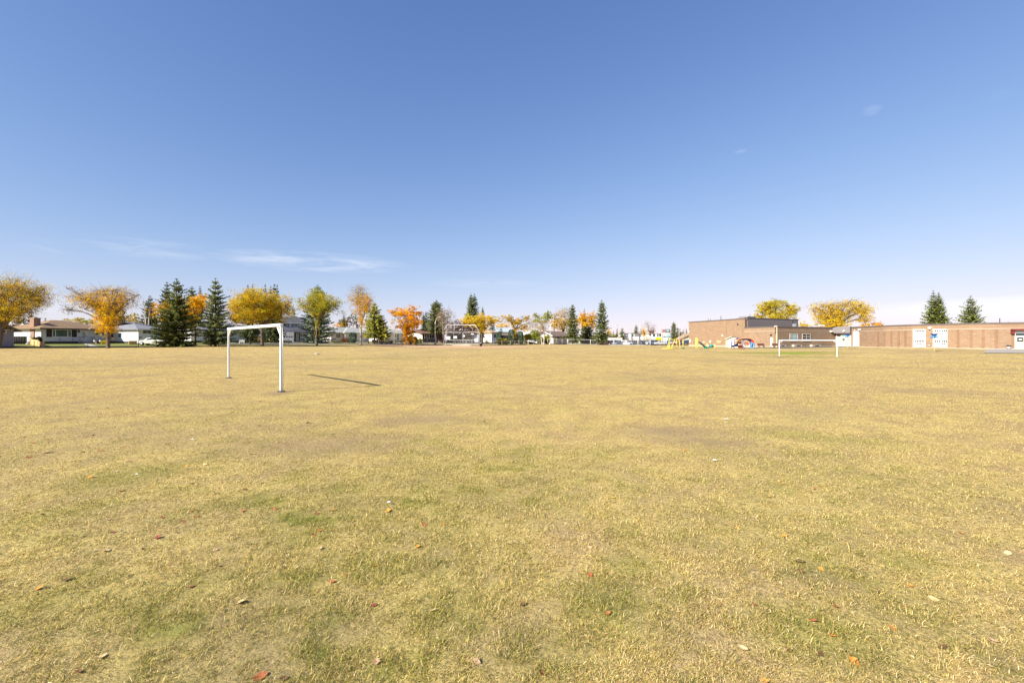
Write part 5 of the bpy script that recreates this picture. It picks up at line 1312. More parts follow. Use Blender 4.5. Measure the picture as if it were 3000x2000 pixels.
for a, b2 in ((2282, 2303), (2327, 2350), (2380, 2405)):
    q = MB(); u0, u1 = p2.u(a, .6), p2.u(b2, .6); z0, z1 = p2.z(1015.5, a, .6), p2.z(1009.3, a, .6)
    p2.box(q, u0, u1, .0, .6, z0 - .3, z0 + .1); p2.box(q, u0, u0 + (u1 - u0) * .32, .0, .6, z0 + .1, z1); p2.box(q, u1 - .25, u1, .0, .6, z0 + .1, z1); p2.box(q, u0 + (u1 - u0) * .32, u1 - .25, 0, .6, z1 - .12, z1); w = q.build('window_well', M['conc_light'], sch)
    q = MB(); p2.box(q, u0 + (u1 - u0) * .33, u1 - .26, .02, .3, z0 + .1, z1 - .13); q.build('pane', M['dark'], w)
# entrance in the inner corner: grey canopy over cream doors
q = MB(); c0 = p2.P(p2.u(2436), .02, 0); c1 = p3.P(-.25, .95, 0); c2 = p3.P(p3.len * .97, .95, 0); c3 = p3.P(p3.len * .97, .02, 0); c4 = p3.P(0, .02, 0)
q.prism([(p.x, p.y, 3.42) for p in (c0, c1, c2, c3, c4)], (0, 0, TOP + .30 - 3.42)); can = q.build('canopy', M['metal_grey'], sch)
q = MB(); x = p3.u(2473, 1.0); p3.box(q, x - .16, x + .16, 1.0, 1.25, 3.75, 4.05); q.build('canopy_light', M['lamp'], can)
q = MB(); x = p2.u(2433); p2.box(q, x - .25, x + .25, 0, .4, 3.7, 4.05); q.build('wall_light', M['lamp'], sch)
q = MB(); e0, e1 = p3.u(2449.5, .1), p3.u(2493, .1); ez0, ez1 = p3.z(1014.5, 2470, .1), 3.42; p3.box(q, e0, e1, .02, .1, ez0, ez1); ent = q.build('entrance_frame', M['cream_door'], sch)
for a, b2, c_, d_, mt_ in ((2452.5, 2463, 979, 985.5, 'dark_brown'), (2466, 2477, 979, 985.5, 'glass_teal'), (2480, 2489, 979, 986, 'glass'), (2468, 2475, 990, 998.5, 'glass_green'), (2454, 2456, 989.5, 996, 'dark'), (2482, 2483.5, 990.5, 998, 'dark'), (2486.5, 2488.5, 990.5, 998.5, 'dark')):
    q = MB(); p3.box(q, p3.u(a, .1), p3.u(b2, .1), .09, .14, p3.z(d_, a, .1), p3.z(c_, a, .1)); q.build('door_pane', M[mt_], ent)
for a in (2464.5, 2478.5):
    q = MB(); x = p3.u(a, .1); p3.box(q, x - .03, x + .03, .1, .13, ez0, p3.z(987.5, a, .1)); q.build('door_gap', M['dark'], ent)
q = MB(); p3.box(q, e0 - .2, e1 + .2, .1, 1.6, ez0 - .4, ez0 + .06); q.build('step', M['concrete'], sch)


def louvre(pl_, px0, px1, py0, py1, slots, vent, low=True):
    u0, u1 = pl_.u(px0, .12), pl_.u(px1, .12); z1, z0 = pl_.z(py0, (px0 + px1) / 2, .12), pl_.z(py1, (px0 + px1) / 2, .12)
    q = MB(); pl_.box(q, u0, u1, -.02, .12, z0, z1); o = q.build('white_panel', M['panel_white'], sch); w, h_ = u1 - u0, z1 - z0
    for k in range(slots):
        x = u0 + w * (.12 + .76 * (k + .5) / slots)
        q = MB(); pl_.box(q, x - .035, x + .035, .11, .20, z0 + h_ * .02, z1 - h_ * .02); q.build('panel_rib', M['panel_white'], o)
        for a, b2 in ((.85, .955), (.28, .40)) if low else ():
            q = MB(); pl_.box(q, x + .05, x + .19, .115, .135, z0 + h_ * a, z0 + h_ * b2); q.build('slot', M['dark'], o)
    if vent:
        q = MB(); pl_.box(q, u0 + w * .24, u0 + w * .72, .115, .14, z0 + h_ * .17, z0 + h_ * .225); q.build('vent_grille', M['dark'], o)
    return o


def facet(px): return next(p for p, (a, b2) in zip(PL[3:], segs[3:]) if a[0] / a[1] * F + 1500 <= px < b2[0] / b2[1] * F + 1500)


o = louvre(PL[3], 2498.5, 2515.5, 969.5, 1014.5, 4, False, False)
q = MB(); p = PL[3]; x = p.u(2508.5, .12); p.box(q, x - .1, x + .1, .12, .16, p.z(1010, 2508, .12), p.z(1005, 2508, .12)); q.build('handle', M['dark'], o)
louvre(PL[7], 2674.5, 2711.7, 964.5, 1017, 6, True); louvre(PL[8], 2733, 2754.7, 963.5, 1017.6, 3, False)
louvre(PL[9], 2755.2, 2775, 963.5, 1018, 3, True)
for px, py, r_ in ((2724, 960.5, .28), (2518, 965.5, .26), (2505, 967, .14), (2723, 1011, .12)):
    p = facet(px); x = p.u(px, .1); z = p.z(py, px, .1); c_ = p.P(x, .16, z); q = MB()
    q.lathe([(r_ * .5, -r_ * .9), (r_, -r_ * .3), (r_, r_ * .4), (r_ * .5, r_ * .85)], c_, 10); w = q.build('wall_light', M['lamp'], sch); q = MB(); p.box(q, x - .1, x + .1, -.02, .12, z - .12, z + .12); q.build('lamp_base', M['dark'], w)
for px in (2573, 2591, 2611, 2630.5, 2652, 2806, 2841.5, 2880, 2919, 2964):
    p = facet(px); x = max(.2, min(p.len - .2, p.u(px, .05))); q = MB(); p.box(q, x - .17, x + .17, -.02, .09, .4, 3.72); q.build('brick_pier', M['pier_brick'], sch)
# double door with a dark transom at the right edge
p = PL[-2] if False else PL[13]
u0, u1 = p.u(2969.5, .1), p.u(3050, .1); z0 = p.z(1022.5, 2985, .1); zt = p.z(982.5, 2985, .1); zr = p.z(971, 2985, .1)
q = MB(); p.box(q, u0, u1, .0, .08, z0, 3.62); ent = q.build('entrance_frame', M['cream_door'], sch)
q = MB(); p.box(q, u0 + .25, u1 - .25, .06, .12, zt, p.z(975.5, 2985, .1)); q.build('transom', M['glass'], ent)
q = MB(); p.box(q, u0 + .05, u1, .06, .13, p.z(975.3, 2985, .1), p.z(970.5, 2985, .1)); q.build('transom_panel', M['galv'], ent)
q = MB(); p.box(q, u0 - .35, u1 + .3, .02, .75, 3.48, 3.72); p.box(q, u0 - .35, u0 + .05, .02, .5, p.z(977.5, 2966, .1), 3.48); q.build('canopy', M['dkred'], sch)
um = p.u(2996, .1)
for a, b2 in ((u0 + .2, um), (um + .04, u1 - .2)):
    q = MB(); p.box(q, a, b2, .07, .13, z0, zt - .06); d_ = q.build('door', M['cream_door'], sch); w = b2 - a
    q = MB(); p.box(q, a + w * .24, a + w * .24 + .75, .12, .15, z0 + 1.25, z0 + 2.0); q.build('pane', M['glass'], d_)
    q = MB(); c_ = p.P(a + w * .24 + .38, .16, z0 + 1.62); q.prism([c_ + p.r * (.22 * math.cos(t)) + Vector((0, 0, .10 * math.sin(t))) for t in np.linspace(0, 6.283, 17)[:16]], p.n * .02); q.build('door_sticker', M['sign_white'], d_)
    q = MB(); p.box(q, b2 - .2, b2 - .12, .13, .2, z0 + .85, z0 + 1.1); q.build('handle', M['galv'], d_)
drape('door_pavement', [(2880, 64), (2990, 61.5), (3200, 58)], [(2894, 79), (2990, 76.9), (3200, 72.6)], M['concrete'], .05, 20, 14)

# ---------------------------------------------------------------- goals
def goal(px0, D0, px1, D1, label, z0=None, H=2.42, r=.053, zb=None):
    a, b2 = Vector((*XY(px0, D0), 0)), Vector((*XY(px1, D1), 0)); pl = Plane(p0=a[:2], p1=b2[:2], z0=0); L_ = pl.len
    za, zb_ = gz(a.x, a.y), gz(b2.x, b2.y); root = thing('soccer_goal', label, 'goal', (*pl.P(L_ / 2, 0, 0)[:2], (za + zb_) / 2), 'white steel soccer goals')
    zt = max(za, zb_) + H
    for u, z in ((0, za), (L_, zb_)):
        q = MB(); rp = r * .74; pl.box(q, u - rp, u + rp, -rp, rp, z - .2, zt - 2 * r); q.build('post', M['white_metal'], root, .014)
        q = MB(); q.lathe([(.15, -.05), (.14, .02), (.09, .045), (.02, .05)], (*pl.P(u, 0, 0)[:2], z), 10); q.build('footing', M['foundation'], root)
        s = 1 if u == 0 else -1
        q = MB(); q.tube([pl.P(u + s * r, 0, zt - 2 * r - .30), pl.P(u + s * .42, 0, zt - 2 * r + .01)], .032, 6); q.build('brace', M['white_metal'], root)
        q = MB(); q.tube([pl.P(u - s * .10, -.02, zt - .15), pl.P(u - s * .12, -.03, zt - 1.0), pl.P(u - s * .115, -.03, za + .05)], .011, 5); q.build('net_cable', M['galv'], root)
    q = MB(); pl.box(q, -r - .003, L_ + r + .003, -r - .003, r + .003, zt - 2 * r, zt); q.build('crossbar', M['white_metal'], root, .018)
    return root


goal(670, 22.0, 823.5, 16.1, 'near white soccer goal frame without a net standing on dry grass')
goal(2283, 66, 2452, 62.5, 'far white soccer goal frame in front of the brick school')
# ---------------------------------------------------------------- fences, backstop, street furniture
def fence(label, pts, h, gap, post='galv', wire='wire', rails=('top',), r=.035, name='chain_link_fence', extra=()):
    P_ = [Vector((*XY(*p), 0)) for p in pts]; ln = [0]
    for a, b2 in zip(P_, P_[1:]): ln.append(ln[-1] + (b2 - a).length)
    def at(s):
        i = max(0, min(len(P_) - 2, next((k for k in range(len(P_) - 1) if ln[k + 1] >= s), len(P_) - 2))); return P_[i].lerp(P_[i + 1], (s - ln[i]) / (ln[i + 1] - ln[i]))
    c = at(ln[-1] / 2); root = thing(name, label, 'fence', (c.x, c.y, gz(c.x, c.y)))
    n = max(1, min(95, round(ln[-1] / gap))); ps = []
    for k in range(n + 1):
        p = at(ln[-1] * k / n); z = gz(p.x, p.y); ps.append((p.x, p.y, z))
        q = MB(); q.tube([(p.x, p.y, z - .2), (p.x, p.y, z + h + .05)], r, 6); q.lathe([(r * 1.2, 0), (r * 1.25, .04), (r * .4, .09)], (p.x, p.y, z + h + .04), 6); q.build('post', M[post], root)
    for kind in rails:
        q = MB(); zz = {'top': h, 'bottom': .12, 'middle': h * .5}[kind]; q.tube([(x, y, z + zz) for x, y, z in ps], r * .65, 5); q.build('rail', M[post], root)
    if wire:
        q = MB()
        for a, b2 in zip(ps, ps[1:]): q.poly([(a[0], a[1], a[2] + .04), (b2[0], b2[1], b2[2] + .04), (b2[0], b2[1], b2[2] + h), (a[0], a[1], a[2] + h)])
        q.build('wire_mesh', M[wire], root)
    return root


fence('low thin wire fence with dark green posts along the front lawns at the left', [(-60, 71.5), (47, 72.5), (207, 73.5), (345, 76.5), (406, 80)], 1.0, 8.6, 'green_post', 'wire_thin', ('bottom',), .045, 'wire_fence')
fence('low fence with dark posts between the goal and the infield', [(845, 100), (955, 106), (1040, 111), (1110, 115), (1180, 119)], 1.15, 7.5, 'green_post', 'wire_thin', ('top',), .04, 'wire_fence')
fence('chain link fence with pale wooden posts before the dark brown house', [(1110, 121), (1168, 123), (1245, 126), (1298, 127)], 1.5, 4.6, 'wood_post', 'wire', ('top',), .05)
fence('low chain link fence right of the black bin', [(1420, 128), (1440, 129), (1490, 131), (1545, 133)], 1.35, 2.6, 'wood_post', 'wire', ('top', 'bottom'), .04)
fence('low chain link fence before the parked dark blue vehicle', [(1548, 140), (1580, 143)], 1.4, 3.0, 'pole_white', 'wire', ('top',), .05)
fence('wooden posted fence with chain link under the central street lamp', [(1592, 150), (1625, 147), (1662, 145)], 1.75, 1.9, 'wood_post', 'wire', ('top',), .08)
fence('tall galvanised chain link fence along the car park', [(1664, 150), (1745, 151), (1783, 150), (1850, 148), (1905, 146)], 1.65, 3.9, 'pole_white', 'wire', ('top', 'bottom'), .075)
# three short dark bars on the grass before the infield
for a, b2, lb in ((1174, 1180, 'left low dark rail stub on the grass by the orange tree'), (1196, 1204, 'middle low dark rail stub on the grass by the orange tree'), (1217, 1223, 'right low dark rail stub on the grass by the orange tree')):
    p = Plane(a, 113, 0); u1 = p.u(b2); t = thing('rail_stub', lb, 'rail', (p.o.x, p.o.y, p.z0), 'low rails by the infield')
    q = MB(); q.tube([p.P(u1 / 2, 0, p.z0 - .1), p.P(u1 / 2, 0, p.z0 + .75)], .05, 6); q.build('post', M['green_post'], t); q = MB(); q.tube([p.P(-.1, 0, p.z0 + .7), p.P(u1 + .1, 0, p.z0 + .62)], .04, 6); q.build('rail', M['green_post'], t)

# backstop
bs = Plane(1300, 125, -6); t = thing('backstop', 'tall chain link baseball backstop with an overhanging top bar and signs', 'backstop', (*bs.P(5, 0, 0)[:2], bs.z0))
zt = bs.z(973, 1350); zo = bs.z(952.5, 1350); zb = bs.z0
def bpole(pxs, d0=0, over=False, top=None):
    x = bs.u(pxs, d0); q = MB()
    pts = [bs.P(x, d0, zb - .2), bs.P(x, d0, top or zt)]
    if over: pts += [bs.P(x + .25, d0 + .5, zt + (zo - zt) * .4), bs.P(x + over, d0 + 1.5, zo)]
    q.tube(pts, .06, 7); q.build('post', M['galv'], t)
bpole(1300, 0, 1.2); bpole(1329.5, 0, .55); bpole(1356.5, 0); bpole(1383.5, .6, -.4); bpole(1404, 3.0)
for zz in (zt, bs.z(995.5, 1350), zb + .3):
    q = MB(); q.tube([bs.P(bs.u(1300), 0, zz), bs.P(bs.u(1329.5), 0, zz), bs.P(bs.u(1356.5), 0, zz), bs.P(bs.u(1383.5, .6), .6, zz), bs.P(bs.u(1404, 3), 3, zz)], .045, 6); q.build('rail', M['galv'], t)
q = MB(); q.tube([bs.P(bs.u(1300) + 1.2, 1.5, zo), bs.P(bs.u(1392, 1.5), 1.5, zo), bs.P(bs.u(1404, 3), 3, zt + .2)], .075, 6); q.build('top_bar', M['galv'], t)
q = MB()
xs = [(bs.u(1300), 0), (bs.u(1329.5), 0), (bs.u(1356.5), 0), (bs.u(1383.5, .6), .6), (bs.u(1404, 3), 3)]
for (a, da), (b2, db) in zip(xs, xs[1:]): q.poly([bs.P(a, da, zb), bs.P(b2, db, zb), bs.P(b2, db, zt), bs.P(a, da, zt)])
q.poly([bs.P(xs[0][0], 0, zt), bs.P(xs[3][0], .6, zt), bs.P(bs.u(1392, 1.5), 1.5, zo), bs.P(xs[0][0] + 1.2, 1.5, zo)]); q.build('wire_mesh', M['wire'], t)
for a, b2, c_, d_, nm, mt_ in ((1307, 1319, 985.2, 992.8, 'notice_board', 'sign_white'), (1329, 1338.5, 984.5, 991, 'white_banner', 'sign_white'), (1391, 1400.5, 991, 1000, 'notice_board', 'sign_white'), (1380, 1388, 977, 979.5, 'white_banner', 'sign_white')):
    q = MB(); d0 = .08 if a < 1380 else 1.6; bs.box(q, bs.u(a, d0), bs.u(b2, d0), d0, d0 + .04, bs.z(d_, a, d0), bs.z(c_, a, d0)); o = q.build(nm, M[mt_], t)
    if nm == 'notice_board' and a < 1380:
        q = MB()
        for k in range(2): bs.box(q, bs.u(a + .8, d0), bs.u(b2 - .8, d0), d0 + .04, d0 + .05, bs.z(988.2 + 2.2 * k, a, d0), bs.z(987.4 + 2.2 * k, a, d0))
        q.build('faded_lines', M['galv'], o)
q = MB(); c_ = bs.P(bs.u(1360), .1, bs.z(983.8, 1360)); q.prism([c_ + bs.r * (.24 * math.cos(a)) + Vector((0, 0, .24 * math.sin(a))) for a in np.linspace(0, 6.283, 17)[:16]], bs.n * .05); q.build('white_disc', M['sign_white'], t)
q = MB(); q.tube([bs.P(bs.u(1347), .5, bs.z(967.5, 1347)), bs.P(bs.u(1353.5), .9, bs.z(963.5, 1353))], .09, 6); q.build('bent_pipe', M['pole_white'], t)
p = Plane(1328, 127.5, -4); bl = thing('bleacher_bench', 'low stand of pale bench boards behind the backstop', 'bench', (*p.P(3, 0, 0)[:2], p.z0)); u1 = p.u(1381)
for k in range(4):
    q = MB(); d = -.5 * k; z = p.z0 + .35 + .38 * k; p.box(q, 0, u1, d - .28, d, z, z + .06); q.build('bench_board', M['galv' if k else 'conc_light'], bl)
for k in range(4):
    q = MB(); x = .1 + (u1 - .3) * k / 3; p.box(q, x, x + .1, -1.9, -1.8, p.z0 - .1, p.z0 + 1.45); p.box(q, x, x + .1, -.2, -.1, p.z0 - .1, p.z0 + .34); q.build('leg', M['galv'], bl)
p = Plane(1325, 124.2, -4); kb = thing('concrete_strip', 'pale concrete kerb on the ground in front of the backstop', 'kerb', (*p.P(2, 0, 0)[:2], p.z0)); q = MB(); p.box(q, 0, p.u(1378), -.5, 0, p.z0 - .1, p.z0 + .22); q.build('kerb', M['conc_light'], kb)
x, y = XY(1408.5, 121); z = gz(x, y); t = thing('litter_bin', 'black litter bin beside the trunk of the flat topped yellow elm', 'bin', (x, y, z))
q = MB(); q.lathe([(.25, 0), (.30, .75), (.31, .78), (.24, .80)], (x, y, z), 12); q.build('bin_body', M['black'], t); q = MB(); q.lathe([(.24, .80), (.27, .84), (.20, .98), (.05, 1.02)], (x, y, z), 12); q.build('lid', M['sign_grey'], t)


def street_lamp(label, px, D, top, bend, arm_px, r=.09, mat='pole_white', base=True):
    x, y = XY(px, D); z = gz(x, y); zt = Z(top, D); s = arm_px / F * D; t = thing('street_lamp', label, 'street lamp', (x, y, z), 'street lamps')
    zb = Z(bend, D); q = MB()
    pts = [(x, y, z), (x, y, zb)] + [(x + s * (1 - math.cos(a)), y, zb + (zt - zb) * math.sin(a)) for a in np.linspace(.25, 1.45, 7)]
    q.tube(pts, [r, r * .8] + [r * .62] * 7, 8); q.build('pole', M[mat], t)
    q = MB(); e = Vector(pts[-1]); sg = 1 if s > 0 else -1; q.tube([e, e + Vector((sg * .3, 0, .02)), e + Vector((sg * .9, 0, .0))], [.09, .16, .08], 8); q.build('lamp_head', M['galv'], t)
    if base: q = MB(); q.lathe([(.32, -.1), (.32, .55), (.26, .62), (.12, .64)], (x, y, z), 12); q.build('base', M['conc_light'], t)


street_lamp('white street lamp with a curved arm beside the bare brown tree', 1275, 127, 928.5, 948, 12, .13)
street_lamp('white street lamp with a curved arm right of the bare vase shaped tree', 1612, 141, 947, 962, 7, .13)
street_lamp('thin grey lamp bending left above the white shed', 1813.5, 226, 952, 962, -7, .13, 'galv', False)
street_lamp('thin dark lamp bending left above the white shop', 1849, 228, 961, 968, -7, .12, 'galv', False)
street_lamp('pale lamp bending left in front of the full green spruce', 1989.5, 196, 949, 958, -5, .14, 'pole_white', False)
street_lamp('tall grey lamp bending right beside the gymnasium corner', 2004.5, 214, 941, 954, 8, .13, 'galv', False)
street_lamp('tan lamp with curved arm above the grey bungalow roof', 394, 130, 929, 943, 7, .12, 'conc_light', False)
# square lamp post on the school yard
x, y = XY(2275, 97); z = gz(x, y); t = thing('yard_lamp', 'cream yard lamp post with a short arm to the left before the school', 'street lamp', (x, y, z))
q = MB(); q.box(x - .115, x + .115, y - .115, y + .115, z - .1, Z(978, 97)); q.build('base', M['cream_post'], t)
q = MB(); q.box(x - .07 + .05, x + .07 + .05, y - .07, y + .07, Z(978, 97), Z(955.5, 97)); q.build('pole', M['cream_post'], t)
q = MB(); zt = Z(955.5, 97); q.box(x - .35, x + .135, y - .09, y + .09, zt, zt + .14); q.build('arm', M['cream_post'], t); q = MB(); q.box(x - .48, x - .22, y - .13, y + .13, zt - .12, zt); q.build('lamp_head', M['lamp'], t)


# funnel ball games
def funnel(label, px, D, top, bot_px, k_=1.0):
    x, y = XY(px, D); z = gz(x, y); s = D / F * k_; zt = Z(top, D); t = thing('funnel_ball_game', label, 'playground game', (x, y, z), 'funnel ball games')
    q = MB(); q.tube([(x, y, z - .1), (x, y, zt - 8.5 * s)], .085, 8); q.build('post', M['cream_post'], t)
    q = MB(); q.lathe([(9.6 * s, 0), (9.2 * s, -.7 * s), (4.2 * s, -5.5 * s), (3.6 * s, -5.8 * s), (3.4 * s, -5.4 * s), (8.6 * s, -.3 * s)], (x, y, zt), 16); q.build('funnel', M['funnel'], t)
    for k in range(4):
        a = .4 + k * 1.571; q = MB(); d = Vector((math.cos(a), math.sin(a), 0)); c_ = Vector((x, y, zt - 6.2 * s))
        q.tube([c_, c_ + d * 4 * s + Vector((0, 0, -1.3 * s)), c_ + d * 8.2 * s + Vector((0, 0, -4.2 * s)), c_ + d * 9 * s + Vector((0, 0, -5.6 * s))], [2.5 * s, 2.5 * s, 2.0 * s, 1.7 * s], 8); o = q.build('chute', M['funnel_blue'], t)
        q = MB(); e = c_ + d * 9 * s + Vector((0, 0, -5.62 * s)); q.tube([e, e + d * .1 * s + Vector((0, 0, -.15 * s))], 1.5 * s, 8); q.build('chute_mouth', M['navy'], o)


funnel('blue funnel ball game on a cream post before the white louvred panel', 2737.5, 73.5, 977.3, 1030)
funnel('blue funnel ball game on a cream post before the school entrance doors', 2483.5, 88, 978.2, 1021, .74)


def bench(label, px, D, rot):
    p = Plane(px, D, rot); t = thing('park_bench', label, 'bench', (p.o.x, p.o.y, p.z0), 'brown park benches'); L_ = 1.5
    for k in range(3): q = MB(); p.box(q, 0, L_, -.42 + .15 * k, -.30 + .15 * k, p.z0 + .43, p.z0 + .47); q.build('seat_plank', M['bench'], t)
    q = MB(); q.hexa([p.P(0, -.46, p.z0 + .5), p.P(L_, -.46, p.z0 + .5), p.P(L_, -.50, p.z0 + .5), p.P(0, -.50, p.z0 + .5), p.P(0, -.58, p.z0 + .92), p.P(L_, -.58, p.z0 + .92), p.P(L_, -.62, p.z0 + .92), p.P(0, -.62, p.z0 + .92)]); q.build('backrest', M['bench'], t)
    for u in (.2, L_ - .28):
        q = MB(); p.box(q, u, u + .08, -.12, -.05, p.z0 - .05, p.z0 + .43); p.box(q, u, u + .08, -.52, -.45, p.z0 - .05, p.z0 + .62); q.build('leg', M['dark'], t)


bench('left brown park bench before the school wall', 2223.5, 96, 4); bench('right brown park bench partly behind the far goal post', 2266, 95, 4)
# shed
sp_ = Plane(2132, 101, -18); t = thing('garden_shed', 'beige gable roofed shed against the gymnasium wall', 'shed', (sp_.o.x, sp_.o.y, sp_.z0)); u1 = 2.3; ze = sp_.z(991.5, 2132); zr = sp_.z(986, 2143)
walls(sp_, t, 0, u1, 3.6, ze, 'beige', 0, 0, zb=sp_.z0 - .1); gable_wall(sp_, t, 0, u1, .02, ze, zr, 'beige'); rb = MB(); gable_roof(sp_, rb, 0, u1, -3.6, 0, ze + .03, zr + .05, 'd', .16, .09, .16); roof_obj(rb, 'cream', t)
q = MB(); k = (zr - ze) / (u1 / 2); q.prism([sp_.P(-.16, .165, ze - .16 * k - .02), sp_.P(u1 / 2, .165, zr), sp_.P(u1 + .16, .165, ze - .16 * k - .02), sp_.P(u1 + .16, .165, ze - .16 * k + .07), sp_.P(u1 / 2, .165, zr + .09), sp_.P(-.16, .165, ze - .16 * k + .07)], sp_.n * .04); q.build('barge_board', M['dark'], t)
q = MB(); sp_.box(q, .35, 1.15, -.01, .04, sp_.z0, ze - .15); sp_.box(q, 1.18, 1.95, -.01, .04, sp_.z0, ze - .15); o = q.build('door', M['beige'], t); q = MB(); sp_.box(q, 1.13, 1.2, .04, .06, sp_.z0 + .05, ze - .18); q.build('door_gap', M['sign_grey'], o)

# play structures
D = 94.0
def yp(pxa, pya, pxb, pyb, r=.055, dd=0): return [(*XY(pxa, D + dd), max(Z(pya, D + dd), gz(*XY(pxa, D + dd)) - .1)), (*XY(pxb, D + dd), Z(pyb, D + dd))]
t = thing('climbing_frame', 'yellow climbing frame of slanted poles on the playground', 'climbing frame', (*XY(1967, D), gz(*XY(1967, D))))
for i, a in enumerate(((1953, 1023, 1962.5, 993, 0), (1957.5, 1023, 1963, 1004, 1.2), (1966.5, 1023, 1977, 993, 0), (1970, 1023, 1969, 1009, 1.4), (1984, 1021, 1981.5, 996, 1.0), (1992.5, 1023, 1990, 996, 0), (1990, 996, 1989, 993.5, 0))):
    q = MB(); q.tube(yp(*a[:4], dd=a[4]), .055, 7); q.build('pole', M['yellow'], t)
q = MB(); q.tube([(*XY(1939, D - .3), gz(*XY(1939, D - .3)) + .12), (*XY(1982, D - .3), gz(*XY(1982, D - .3)) + .12)], .06, 7); q.build('base_rail', M['yellow'], t)
for a in ((1962.5, 994, 1990, 995), (1959, 1004, 1973, 1004), (1976, 1000, 1991, 1002)): q = MB(); q.tube([(*XY(a[0], D), Z(a[1], D)), (*XY(a[2], D), Z(a[3], D))], .045, 6); q.build('cross_bar', M['yellow'], t)
q = MB(); q.box(*sorted((XY(1958, D + .6)[0], XY(1966, D + .6)[0])), D + .5, D + .7, Z(1021, D), Z(1013.5, D)); q.build('low_panel', M['yellow'], t)
x, y = XY(2001, 96); z = gz(x, y); t = thing('activity_post', 'single tall yellow post with a green foot right of the climbing frame', 'post', (x, y, z)); q = MB(); q.tube([(x, y, z), (x, y, Z(994, 96))], .07, 8); q.build('pole', M['yellow'], t); q = MB(); q.lathe([(.3, -.05), (.28, .2), (.12, .32)], (x, y, z), 10); q.build('foot', M['green'], t)
t = thing('playground_slide', 'dark green wavy slide with a tall yellow ladder on the playground', 'slide', (*XY(2042, D), gz(*XY(2042, D))))
for a in (2038.8, 2043.6): q = MB(); q.tube(yp(a, 1023, a + .4, 991), .085, 7); q.build('ladder_rail', M['yellow'], t)
for k in range(7): q = MB(); zz = Z(1019 - 4 * k, D); q.tube([(*XY(2039, D), zz), (*XY(2044, D), zz)], .05, 6); q.build('rung', M['yellow'], t)
q = MB(); q.tube([(*XY(2038.5, D), Z(991, D)), (*XY(2041, D), Z(989.5, D)), (*XY(2044.2, D), Z(991, D))], .09, 6); q.build('top_hoop', M['yellow'], t)
ch = [(2045, 1003.5), (2049, 1004), (2053, 1006.5), (2058, 1011), (2062, 1014.5), (2066, 1017), (2069.5, 1017.5)]
q = MB()
for i in range(len(ch) - 1):
    a, b2 = Vector((*XY(ch[i][0], D), Z(ch[i][1], D))), Vector((*XY(ch[i + 1][0], D), Z(ch[i + 1][1], D)))
    for d0, d1, hh in ((-.35, .35, .06), (-.38, -.33, .22), (.33, .38, .22)): q.hexa([a + Vector((0, d0, 0)), b2 + Vector((0, d0, 0)), b2 + Vector((0, d1, 0)), a + Vector((0, d1, 0)), a + Vector((0, d0, hh)), b2 + Vector((0, d0, hh)), b2 + Vector((0, d1, hh)), a + Vector((0, d1, hh))])
q.build('chute', M['green_dark'], t); q = MB(); q.box(*sorted((XY(2065, D)[0], XY(2071, D)[0])), D - .45, D + .45, gz(*XY(2068, D)), Z(1016, D)); q.build('slide_foot', M['green'], t)
t = thing('crawl_barrel', 'green crawl barrel held between short yellow posts on the playground', 'playground tunnel', (*XY(2083, D), gz(*XY(2083, D))))
for a, tp in ((2071.5, 1005), (2089.5, 1008.5), (2094, 1008.5)): q = MB(); q.tube(yp(a, 1022.5, a, tp), .08, 7); q.build('post', M['yellow'], t)
q = MB(); c0 = Vector((*XY(2080, D), Z(1013.3, D))); q.tube([c0, c0 + Vector((.06, -.0, 0)), c0 + Vector((.55, .1, 0)), c0 + Vector((.62, .1, 0))], [.28, .34, .34, .28], 14); q.build('barrel', M['teal'], t)
q = MB(); c0 = Vector((*XY(2089, D), Z(1014, D))); q.tube([c0 + Vector((-.5, 0, 0)), c0 + Vector((.4, 0, 0))], .05, 6); q.build('cross_bar', M['green'], t)
q = MB(); c0 = Vector((*XY(2076, D), Z(1014, D))); q.tube([c0 + Vector((0, -.1, 0)), c0 + Vector((0, .1, 0))], .3, 12); q.build('steering_wheel', M['sign_grey'], t); q = MB(); q.tube([(*XY(2076, D), gz(*XY(2076, D)) - .1), (*XY(2076, D), Z(1014, D))], .06, 6); q.build('wheel_post', M['navy'], t)

# dome shaped climber with coloured bands
D = 91.5; cx0 = 2178.0; t = thing('dome_climber', 'red and blue dome shaped climber with curved panels near the shed', 'climbing frame', (*XY(cx0, D), gz(*XY(cx0, D))))
zg = gz(*XY(cx0, D)); X0 = XY(2152, D)[0]; X1 = XY(2212, D)[0]; cxx = (X0 + X1) / 2; R_ = (X1 - X0) / 2; Hh = Z(990.5, D) - zg
def arch_band(name, a0, a1, r0, r1, yo, wid, mat, n=8):
    q = MB()
    f = lambda a, r: Vector((cxx - R_ * r * math.copysign(abs(math.cos(a)) ** .75, math.cos(a)), D + yo, zg + Hh * r * abs(math.sin(a)) ** .6))
    aa = np.linspace(a0, a1, n + 1)
    for i in range(n):
        p = [f(aa[i], r0), f(aa[i + 1], r0), f(aa[i + 1], r1), f(aa[i], r1)]
        q.hexa([p[0], p[1], p[1] + Vector((0, wid, 0)), p[0] + Vector((0, wid, 0)), p[3], p[2], p[2] + Vector((0, wid, 0)), p[3] + Vector((0, wid, 0))])
    return q.build(name, M[mat], t)
arch_band('arch_band', .45, .95, .84, 1.0, -.2, 1.2, 'salmon'); arch_band('arch_band', .95, 1.45, .86, 1.0, -.22, 1.2, 'dkred'); arch_band('arch_band', 1.45, 2.15, .86, 1.01, -.24, 1.2, 'navy'); arch_band('arch_band', 2.15, 2.6, .82, 1.0, -.2, 1.2, 'red')
arch_band('arch_pole', .25, 3.0, .98, 1.04, -.4, .1, 'salmon', 16); arch_band('arch_pole', .05, 3.1, .98, 1.03, 1.3, .1, 'blue', 16)
